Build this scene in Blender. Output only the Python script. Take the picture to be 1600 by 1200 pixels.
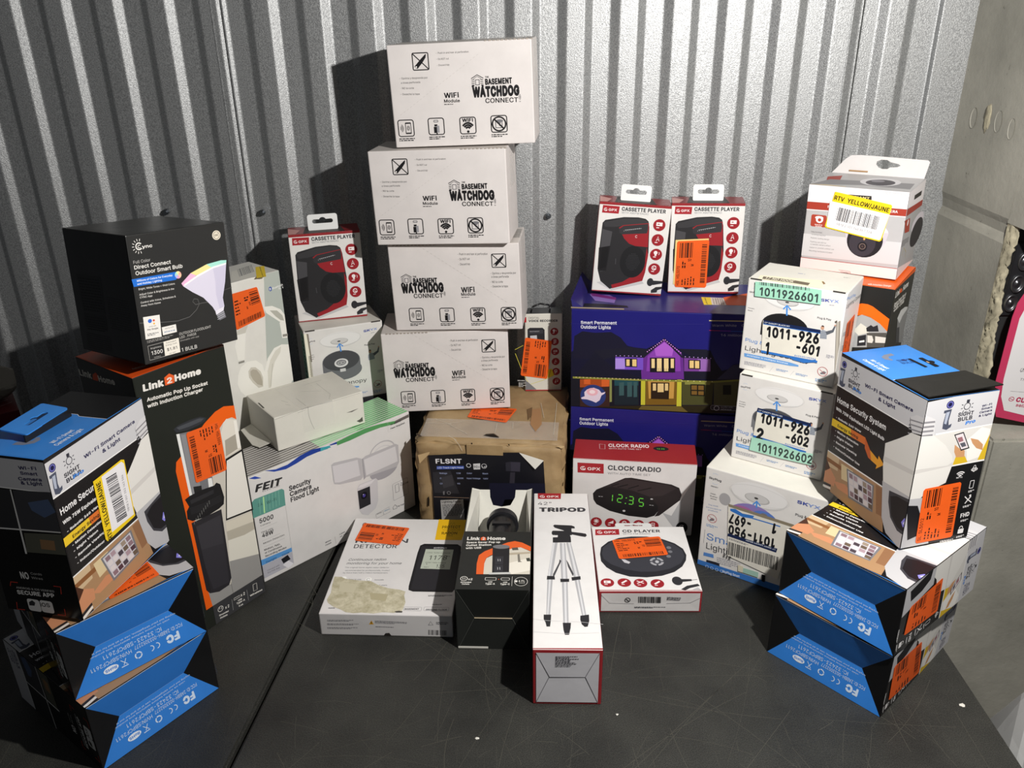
import bpy, bmesh, math, random
from mathutils import Vector, Matrix

# ------------------------------------------------------------------ camera, light, exposure
scene = bpy.context.scene
COL = scene.collection
for _o in list(bpy.data.objects):
    bpy.data.objects.remove(_o)
TABLE = 0.74                                    # height of the table top; everything is in metres

cam_data = bpy.data.cameras.new('camera')
cam_data.sensor_width = 36.0
cam_data.lens = 29.232
cam_data.clip_start = 0.02
cam = bpy.data.objects.new('camera', cam_data)
COL.objects.link(cam)
_r, _u, _f = [[0.999898, -0.005869, -0.012988], [0.014252, 0.411764, 0.911179], [0.0, 0.911272, -0.411806]]
cam.matrix_world = Matrix(((_r[0], _u[0], -_f[0], 0.0), (_r[1], _u[1], -_f[1], 0.0), (_r[2], _u[2], -_f[2], TABLE + 0.8), (0, 0, 0, 1)))
scene.camera = cam

scene.view_settings.view_transform = 'Standard'
scene.view_settings.look = 'None'
scene.view_settings.gamma = 1.0
scene.view_settings.exposure = 0.0
scene.view_settings.use_curve_mapping = False

world = bpy.data.worlds.new('dim_surroundings')
scene.world = world
world.use_nodes = True
_bg = world.node_tree.nodes['Background']
_bg.inputs['Color'].default_value = (0.92, 0.96, 1.0, 1)
_bg.inputs['Strength'].default_value = 0.06

work_light = bpy.data.lights.new('work_lamp', 'POINT')     # the one hard lamp to the right of the camera
work_light.energy = 51.0
work_light.color = (1.0, 0.972, 0.935)
work_light.shadow_soft_size = 0.012
lamp = bpy.data.objects.new('work_lamp', work_light)
lamp.location = (0.418, 0.452, 1.674)
COL.objects.link(lamp)

POSE = {  # carton: (base centre), (width, depth, height), (turn, lean, tip) in degrees
 'socket_box_left': ((-0.4673, 1.0015, 0.7402), (0.1324, 0.1256, 0.4026), (54.7, 0.0, 0.0)),
 'bulb_box': ((-0.4491, 0.9973, 1.1523), (0.1336, 0.1319, 0.152), (55.9, -3.2, 5.0)),
 'camera_left_bottom': ((-0.5122, 0.8195, 0.74), (0.1582, 0.1968, 0.096), (53.3, 0.0, 0.0)),
 'camera_left_middle': ((-0.5104, 0.8336, 0.8368), (0.1582, 0.1968, 0.096), (45.3, 0.0, 0.0)),
 'camera_left_upright': ((-0.4999, 0.8105, 0.9358), (0.1582, 0.096, 0.1968), (77.0, 0.0, 1.7)),
 'camera_right_bottom': ((0.4666, 0.8838, 0.74), (0.1582, 0.1968, 0.096), (-48.1, 0.0, 0.0)),
 'camera_right_middle': ((0.4721, 0.8784, 0.8382), (0.1582, 0.1968, 0.096), (-52.0, 0.0, -1.2)),
 'camera_right_upright': ((0.4925, 0.9189, 0.9365), (0.1582, 0.096, 0.1968), (-75.6, 0.0, -1.6)),
 'flood_light': ((-0.3093, 1.1782, 0.7401), (0.2993, 0.0848, 0.185), (45.2, 0.0, 0.0)),
 'plain_white': ((-0.332, 1.2072, 0.9264), (0.1508, 0.1052, 0.057), (38.1, 0.0, 0.0)),
 'canopy_left': ((-0.3007, 1.3622, 0.9176), (0.134, 0.0906, 0.1375), (22.4, 0.0, 0.0)),
 'cassette_left': ((-0.3125, 1.3788, 1.0553), (0.1163, 0.0518, 0.1518), (14.3, 0.0, 0.0)),
 'brown_carton': ((-0.0276, 1.294, 0.7402), (0.2445, 0.23, 0.1639), (-5.8, 0.0, 0.0)),
 'module_lowest': ((-0.1105, 1.3497, 0.9061), (0.2119, 0.1054, 0.1449), (1.5, 0.0, -1.0)),
 'module_third': ((-0.0811, 1.347, 1.0549), (0.2119, 0.1054, 0.1449), (-5.9, 0.0, -2.0)),
 'module_second': ((-0.0977, 1.3328, 1.2035), (0.2119, 0.1054, 0.1449), (-7.9, 0.0, -1.9)),
 'module_top': ((-0.0603, 1.3446, 1.3522), (0.2119, 0.1054, 0.1449), (-5.9, 0.0, -2.0)),
 'voice_recorder': ((0.0567, 1.3901, 0.9044), (0.0657, 0.032, 0.149), (1.6, 0.0, 0.0)),
 'radon': ((-0.1739, 1.0364, 0.7403), (0.1866, 0.2372, 0.0369), (-3.0, 0.0, 0.0)),
 'outlet_box': ((-0.0242, 1.0176, 0.7402), (0.099, 0.2574, 0.0994), (-2.7, 0.0, 0.0)),
 'tripod': ((0.0696, 0.9671, 0.7401), (0.0856, 0.3582, 0.0877), (-2.0, 0.0, 0.0)),
 'clock_radio': ((0.1997, 1.1965, 0.74), (0.198, 0.0661, 0.135), (-8.0, 0.0, 0.0)),
 'disc_player': ((0.1964, 1.0416, 0.7401), (0.1472, 0.1623, 0.0376), (-1.3, 0.0, 0.0)),
 'outdoor_lights_lower': ((0.2742, 1.334, 0.74), (0.325, 0.16, 0.1761), (-10.1, 0.0, 0.0)),
 'outdoor_lights_upper': ((0.2742, 1.334, 0.918), (0.325, 0.16, 0.1761), (-10.1, 0.0, -0.6)),
 'cassette_middle': ((0.1972, 1.3678, 1.0983), (0.1163, 0.0518, 0.1518), (-5.8, 0.0, 3.6)),
 'cassette_right': ((0.3283, 1.3661, 1.0973), (0.1163, 0.0518, 0.1518), (-9.8, 0.0, -1.0)),
 'canopy_smart': ((0.4034, 1.0842, 0.7403), (0.1792, 0.15, 0.1762), (-34.4, 0.0, 0.0)),
 'canopy_nickel': ((0.4106, 1.1006, 0.9167), (0.134, 0.0906, 0.1375), (-34.0, 0.0, 0.0)),
 'canopy_black': ((0.414, 1.1195, 1.0545), (0.134, 0.0906, 0.1375), (-33.9, 0.0, 0.0)),
 'socket_box_right': ((0.5186, 1.1905, 0.7401), (0.128, 0.1323, 0.4381), (-35.7, 0.0, 0.0)),
 'dome_camera': ((0.5246, 1.2207, 1.1794), (0.1354, 0.1147, 0.1241), (-34.8, 0.0, -1.0)),
 'headphones': ((-0.465, 1.2345, 0.74), (0.2, 0.082, 0.4244), (50, 0, 0)),
}

# ------------------------------------------------------------------ materials
MATS = {}
def lin(c):
    return c / 12.92 if c <= 0.04045 else ((c + 0.055) / 1.055) ** 2.4
def rgb(h):
    if len(h) == 3:
        h = ''.join(k * 2 for k in h)
    return tuple(lin(int(h[i:i + 2], 16) / 255.0) for i in (0, 2, 4)) + (1.0,)
def node_mat(name):
    m = bpy.data.materials.new(name)
    m.use_nodes = True
    return m, m.node_tree, m.node_tree.nodes['Principled BSDF']
def add(nt, kind, **inp):
    n = nt.nodes.new(kind)
    for k, v in inp.items():
        k = k.replace('_', ' ')
        if k in n.inputs:
            n.inputs[k].default_value = v
        else:
            setattr(n, k.replace(' ', '_'), v)
    return n
def noise(nt, scale, detail=4.0, rough=0.6, stretch=None):
    tc = add(nt, 'ShaderNodeTexCoord')
    mp = add(nt, 'ShaderNodeMapping')
    nt.links.new(tc.outputs['Object'], mp.inputs['Vector'])
    if stretch:
        mp.inputs['Scale'].default_value = stretch
    n = add(nt, 'ShaderNodeTexNoise', Scale=scale, Detail=detail, Roughness=rough)
    nt.links.new(mp.outputs['Vector'], n.inputs['Vector'])
    return n
def ramp(nt, src, stops):
    r = nt.nodes.new('ShaderNodeValToRGB')
    el = r.color_ramp.elements
    while len(el) < len(stops):
        el.new(0.5)
    for e, (p, c) in zip(el, stops):
        e.position = p
        e.color = c
    nt.links.new(src, r.inputs['Fac'])
    return r
def bump(nt, b, src, strength, dist):
    n = add(nt, 'ShaderNodeBump', Strength=strength, Distance=dist)
    nt.links.new(src, n.inputs['Height'])
    nt.links.new(n.outputs['Normal'], b.inputs['Normal'])
    return n
def card(h, rough=0.5, wear=0.06):
    """coated carton board: one colour, faint scuffs, faint waviness"""
    key = ('card', h, rough)
    if key not in MATS:
        m, nt, b = node_mat('carton_board_' + h)
        c = rgb(h)
        n = noise(nt, 22.0, 6.0, 0.65)
        lo = tuple(k * (1 - wear) for k in c[:3]) + (1,)
        r = ramp(nt, n.outputs['Fac'], [(0.34, lo), (0.6, c)])
        nt.links.new(r.outputs['Color'], b.inputs['Base Color'])
        b.inputs['Roughness'].default_value = rough
        b.inputs['Specular IOR Level'].default_value = 0.35
        n2 = noise(nt, 34.0, 2.0, 0.5)
        bump(nt, b, n2.outputs['Fac'], 0.10, 0.004)
        MATS[key] = m
    return MATS[key]
def ink(h):
    key = ('ink', h)
    if key not in MATS:
        m, nt, b = node_mat('print_' + h)
        b.inputs['Base Color'].default_value = rgb(h)
        b.inputs['Roughness'].default_value = 0.5
        b.inputs['Specular IOR Level'].default_value = 0.3
        MATS[key] = m
    return MATS[key]
def foil(name, h, rough=0.25, metal=0.8):
    key = ('foil', name)
    if key not in MATS:
        m, nt, b = node_mat(name)
        b.inputs['Base Color'].default_value = rgb(h)
        b.inputs['Roughness'].default_value = rough
        b.inputs['Metallic'].default_value = metal
        MATS[key] = m
    return MATS[key]
def plastic(h, rough=0.4):
    key = ('plastic', h, rough)
    if key not in MATS:
        m, nt, b = node_mat('plastic_' + h)
        b.inputs['Base Color'].default_value = rgb(h)
        b.inputs['Roughness'].default_value = rough
        MATS[key] = m
    return MATS[key]
def any_mat(c):
    return ink(c) if isinstance(c, str) else c

def make_galvanised():
    m, nt, b = node_mat('embossed_galvanised_steel')
    b.inputs['Metallic'].default_value = 0.58
    n = noise(nt, 520.0, 3.0, 0.65)
    r = ramp(nt, n.outputs['Fac'], [(0.36, (0.27, 0.275, 0.28, 1)), (0.64, (0.52, 0.53, 0.53, 1))])
    nt.links.new(r.outputs['Color'], b.inputs['Base Color'])
    b.inputs['Roughness'].default_value = 0.44
    bump(nt, b, n.outputs['Fac'], 0.55, 0.0010)
    return m
def make_concrete(name, a, c, scale=5.0):
    m, nt, b = node_mat(name)
    n = noise(nt, scale, 9.0, 0.62)
    r = ramp(nt, n.outputs['Fac'], [(0.3, rgb(a)), (0.66, rgb(c))])
    v = noise(nt, 55.0, 5.0, 0.7)
    pit = ramp(nt, v.outputs['Fac'], [(0.27, (0.45, 0.44, 0.42, 1)), (0.34, (1, 1, 1, 1))])
    mx = add(nt, 'ShaderNodeMixRGB', blend_type='MULTIPLY')
    mx.inputs['Fac'].default_value = 1.0
    nt.links.new(r.outputs['Color'], mx.inputs['Color1'])
    nt.links.new(pit.outputs['Color'], mx.inputs['Color2'])
    nt.links.new(mx.outputs['Color'], b.inputs['Base Color'])
    b.inputs['Roughness'].default_value = 0.85
    bump(nt, b, v.outputs['Fac'], 0.22, 0.004)
    return m
def make_table():
    m, nt, b = node_mat('black_pebbled_plastic')
    fine = noise(nt, 420.0, 2.0, 0.5)
    cloud = noise(nt, 7.0, 6.0, 0.65)
    base = ramp(nt, cloud.outputs['Fac'], [(0.3, rgb('242423')), (0.72, rgb('383835'))])
    grain = noise(nt, 900.0, 2.0, 0.6)
    gr = ramp(nt, grain.outputs['Fac'], [(0.35, (0.5, 0.5, 0.5, 1)), (0.65, (1.6, 1.6, 1.52, 1))])
    gm = add(nt, 'ShaderNodeMixRGB', blend_type='MULTIPLY')
    gm.inputs['Fac'].default_value = 1.0
    nt.links.new(base.outputs['Color'], gm.inputs['Color1'])
    nt.links.new(gr.outputs['Color'], gm.inputs['Color2'])
    last = gm.outputs['Color']
    for rot, sc, amt in ((0.6, 1.3, 0.05), (2.3, 1.4, 0.05)):      # long hair scratches, gently curved
        tc = add(nt, 'ShaderNodeTexCoord')
        wob = add(nt, 'ShaderNodeTexNoise', Scale=3.0, Detail=2.0)
        nt.links.new(tc.outputs['Object'], wob.inputs['Vector'])
        off = add(nt, 'ShaderNodeMixRGB', blend_type='ADD')
        off.inputs['Fac'].default_value = 0.035
        nt.links.new(tc.outputs['Object'], off.inputs['Color1'])
        nt.links.new(wob.outputs['Color'], off.inputs['Color2'])
        mp = add(nt, 'ShaderNodeMapping')
        mp.inputs['Rotation'].default_value = (0, 0, rot)
        mp.inputs['Scale'].default_value = (520 * sc, 12.0 * sc, 1)
        nt.links.new(off.outputs['Color'], mp.inputs['Vector'])
        w = add(nt, 'ShaderNodeTexNoise', Scale=1.0, Detail=1.0, Roughness=0.5)
        nt.links.new(mp.outputs['Vector'], w.inputs['Vector'])
        k = ramp(nt, w.outputs['Fac'], [(0.71, (0, 0, 0, 1)), (0.77, (amt, amt, amt, 1))])
        mx = add(nt, 'ShaderNodeMixRGB', blend_type='MIX')
        nt.links.new(k.outputs['Color'], mx.inputs['Fac'])
        nt.links.new(last, mx.inputs['Color1'])
        mx.inputs['Color2'].default_value = rgb('96917c')
        last = mx.outputs['Color']
    nt.links.new(last, b.inputs['Base Color'])
    b.inputs['Roughness'].default_value = 0.5
    b.inputs['Specular IOR Level'].default_value = 0.35
    bump(nt, b, fine.outputs['Fac'], 0.4, 0.0012)
    return m
def make_kraft():
    m, nt, b = node_mat('worn_brown_cardboard')
    n = noise(nt, 9.0, 8.0, 0.68)
    r = ramp(nt, n.outputs['Fac'], [(0.28, rgb('8a6f4c')), (0.5, rgb('a58a62')), (0.74, rgb('b89e76'))])
    nt.links.new(r.outputs['Color'], b.inputs['Base Color'])
    b.inputs['Roughness'].default_value = 0.62
    f = noise(nt, 45.0, 5.0, 0.6)
    bump(nt, b, f.outputs['Fac'], 0.25, 0.004)
    return m
def make_scuffed():
    m, nt, b = node_mat('torn_paper_fibre')
    n = noise(nt, 90.0, 6.0, 0.7)
    r = ramp(nt, n.outputs['Fac'], [(0.3, rgb('a79f80')), (0.68, rgb('d8d1b8'))])
    nt.links.new(r.outputs['Color'], b.inputs['Base Color'])
    b.inputs['Roughness'].default_value = 0.9
    return m
def make_tape():
    m, nt, b = node_mat('clear_packing_tape')
    b.inputs['Base Color'].default_value = (0.9, 0.89, 0.86, 1)
    b.inputs['Roughness'].default_value = 0.16
    b.inputs['Alpha'].default_value = 0.13
    n = noise(nt, 40.0, 3.0, 0.6)
    bump(nt, b, n.outputs['Fac'], 0.5, 0.004)
    return m
GALV = make_galvanised()
CONCRETE = make_concrete('smooth_grey_concrete', '8b897f', 'b0ada1')
ROUGH_CONCRETE = make_concrete('broken_concrete_edge', '857f6c', 'b9b197', 40.0)
FLOOR_MAT = make_concrete('concrete_floor', '5f5d58', '7d7a74')
TABLE_MAT = make_table()
KRAFT = make_kraft()
FIBRE = make_scuffed()
TAPE = make_tape()
SCRATCH = plastic('4b4940', 0.6)
STEEL_DARK = plastic('2b2c2d', 0.45)
SCREW = foil('zinc_screw', '8d9196', 0.3, 1.0)
HOLO_GREEN = foil('green_foil', '7fdc8a', 0.28, 0.6)
HOLO_BLUE = foil('blue_foil', '3f62d8', 0.28, 0.6)
HOLO_GREY = foil('silver_foil', '85817e', 0.35, 0.5)

# ------------------------------------------------------------------ mesh helpers
def link(o, parent=None):
    COL.objects.link(o)
    if parent is not None:
        o.parent = parent
    return o
def mesh_obj(name, verts, faces, mats, idx=None, parent=None, smooth=False):
    me = bpy.data.meshes.new(name)
    me.from_pydata(verts, [], faces)
    for m in mats:
        me.materials.append(m)
    if idx:
        me.polygons.foreach_set('material_index', idx)
    if smooth:
        me.polygons.foreach_set('use_smooth', [True] * len(me.polygons))
    me.update()
    return link(bpy.data.objects.new(name, me), parent)
def bm_obj(name, bm, mats, parent=None, smooth=False):
    me = bpy.data.meshes.new(name)
    if smooth:
        for f in bm.faces:
            f.smooth = True
    bm.to_mesh(me)
    bm.free()
    for m in (mats if isinstance(mats, (list, tuple)) else [mats]):
        me.materials.append(m)
    return link(bpy.data.objects.new(name, me), parent)
def tag(o, label, cat, group=None):
    o['label'] = label
    o['category'] = cat
    if group:
        o['group'] = group
    return o
def structure(o):
    o['kind'] = 'structure'
    return o
def turn(yaw, lean, tip):
    a, b, c = (math.radians(k) for k in (yaw, lean, tip))
    return (Matrix.Rotation(a, 4, 'Z') @ Matrix.Rotation(b, 4, 'X') @ Matrix.Rotation(c, 4, 'Y'))
def thing(name, label, cat, key, group=None):
    """an Empty at the carton's base that carries its parts; returns it with its size"""
    loc, dim, rot = POSE[key]
    o = bpy.data.objects.new(name, None)
    o.empty_display_size = 0.03
    COL.objects.link(o)
    o.matrix_world = Matrix.Translation(loc) @ turn(*rot)
    tag(o, label, cat, group)
    return o, dim
def add_box(bm, x0, x1, y0, y1, z0, z1, mat=0):
    v = [bm.verts.new(p) for p in ((x0, y0, z0), (x1, y0, z0), (x1, y1, z0), (x0, y1, z0), (x0, y0, z1), (x1, y0, z1), (x1, y1, z1), (x0, y1, z1))]
    for q in ((3, 2, 1, 0), (4, 5, 6, 7), (0, 1, 5, 4), (1, 2, 6, 5), (2, 3, 7, 6), (3, 0, 4, 7)):
        bm.faces.new([v[i] for i in q]).material_index = mat
    return v
def add_tube(bm, p0, p1, r0, r1=None, seg=24, mat=0):
    r1 = r0 if r1 is None else r1
    p0, p1 = Vector(p0), Vector(p1)
    d = (p1 - p0).normalized()
    q = d.to_track_quat('Z', 'Y')
    rings = []
    for p, r in ((p0, r0), (p1, r1)):
        rings.append([bm.verts.new(p + q @ Vector((r * math.cos(2 * math.pi * i / seg), r * math.sin(2 * math.pi * i / seg), 0))) for i in range(seg)])
    for i in range(seg):
        j = (i + 1) % seg
        bm.faces.new((rings[0][i], rings[0][j], rings[1][j], rings[1][i])).material_index = mat
    bm.faces.new(rings[0][::-1]).material_index = mat
    bm.faces.new(rings[1]).material_index = mat
FACES = ('front', 'right', 'back', 'left', 'top', 'bottom')
NORM = {'front': (0, -1, 0), 'right': (1, 0, 0), 'back': (0, 1, 0), 'left': (-1, 0, 0), 'top': (0, 0, 1), 'bottom': (0, 0, -1)}
def carton(root, dim, cols, fold=None, rough=0.5, name='carton', bevel=0.0013):
    """folded carton: bevelled box, one board colour per face; fold=(face, depth, colours of the four tucked flaps)"""
    w, d, h = dim
    bm = bmesh.new()
    add_box(bm, -w / 2, w / 2, -d / 2, d / 2, 0, h)
    bmesh.ops.bevel(bm, geom=list(bm.edges), offset=bevel, segments=2, affect='EDGES', profile=0.6)
    bm.normal_update()
    base = cols if isinstance(cols, dict) else {'all': cols}
    mats, slot = [], {}
    for f in FACES:
        c = base.get(f, base.get('all'))
        mats.append(c if not isinstance(c, str) else card(c, rough))
        slot[f] = len(mats) - 1
    for f in bm.faces:
        best = max(FACES, key=lambda k: f.normal.dot(Vector(NORM[k])) + (0.01 if k in ('front', 'right', 'left') else 0))
        f.material_index = slot[best]
    if fold:
        face, depth, fc = fold
        n = Vector(NORM[face])
        big = max((f for f in bm.faces if f.normal.dot(n) > 0.99), key=lambda f: f.calc_area())
        vs = list(big.verts)
        bmesh.ops.delete(bm, geom=[big], context='FACES_ONLY')
        ctr = sum((v.co for v in vs), Vector()) / 4
        up = 1 if face == 'bottom' else 2                     # coordinate that runs between the two wide flaps
        half = w * 0.27
        a = bm.verts.new(ctr - n * depth - Vector((half, 0, 0)))
        b = bm.verts.new(ctr - n * depth + Vector((half, 0, 0)))
        sg = -1 if face == 'bottom' else 1                    # which end shows at the upper side
        tl = [v for v in vs if v.co.x < 0 and (v.co[up] - ctr[up]) * sg > 0][0]
        tr = [v for v in vs if v.co.x > 0 and (v.co[up] - ctr[up]) * sg > 0][0]
        bl = [v for v in vs if v.co.x < 0 and (v.co[up] - ctr[up]) * sg < 0][0]
        br = [v for v in vs if v.co.x > 0 and (v.co[up] - ctr[up]) * sg < 0][0]
        for q, c in (((tl, a, b, tr), fc[0]), ((bl, br, b, a), fc[1]), ((tl, bl, a), fc[2]), ((tr, b, br), fc[3])):
            f = bm.faces.new(q)
            f.normal_update()
            if f.normal.dot(n) < 0:
                f.normal_flip()
            mats.append(card(c, rough) if isinstance(c, str) else c)
            f.material_index = len(mats) - 1
    return bm_obj(name, bm, mats, root)

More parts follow.
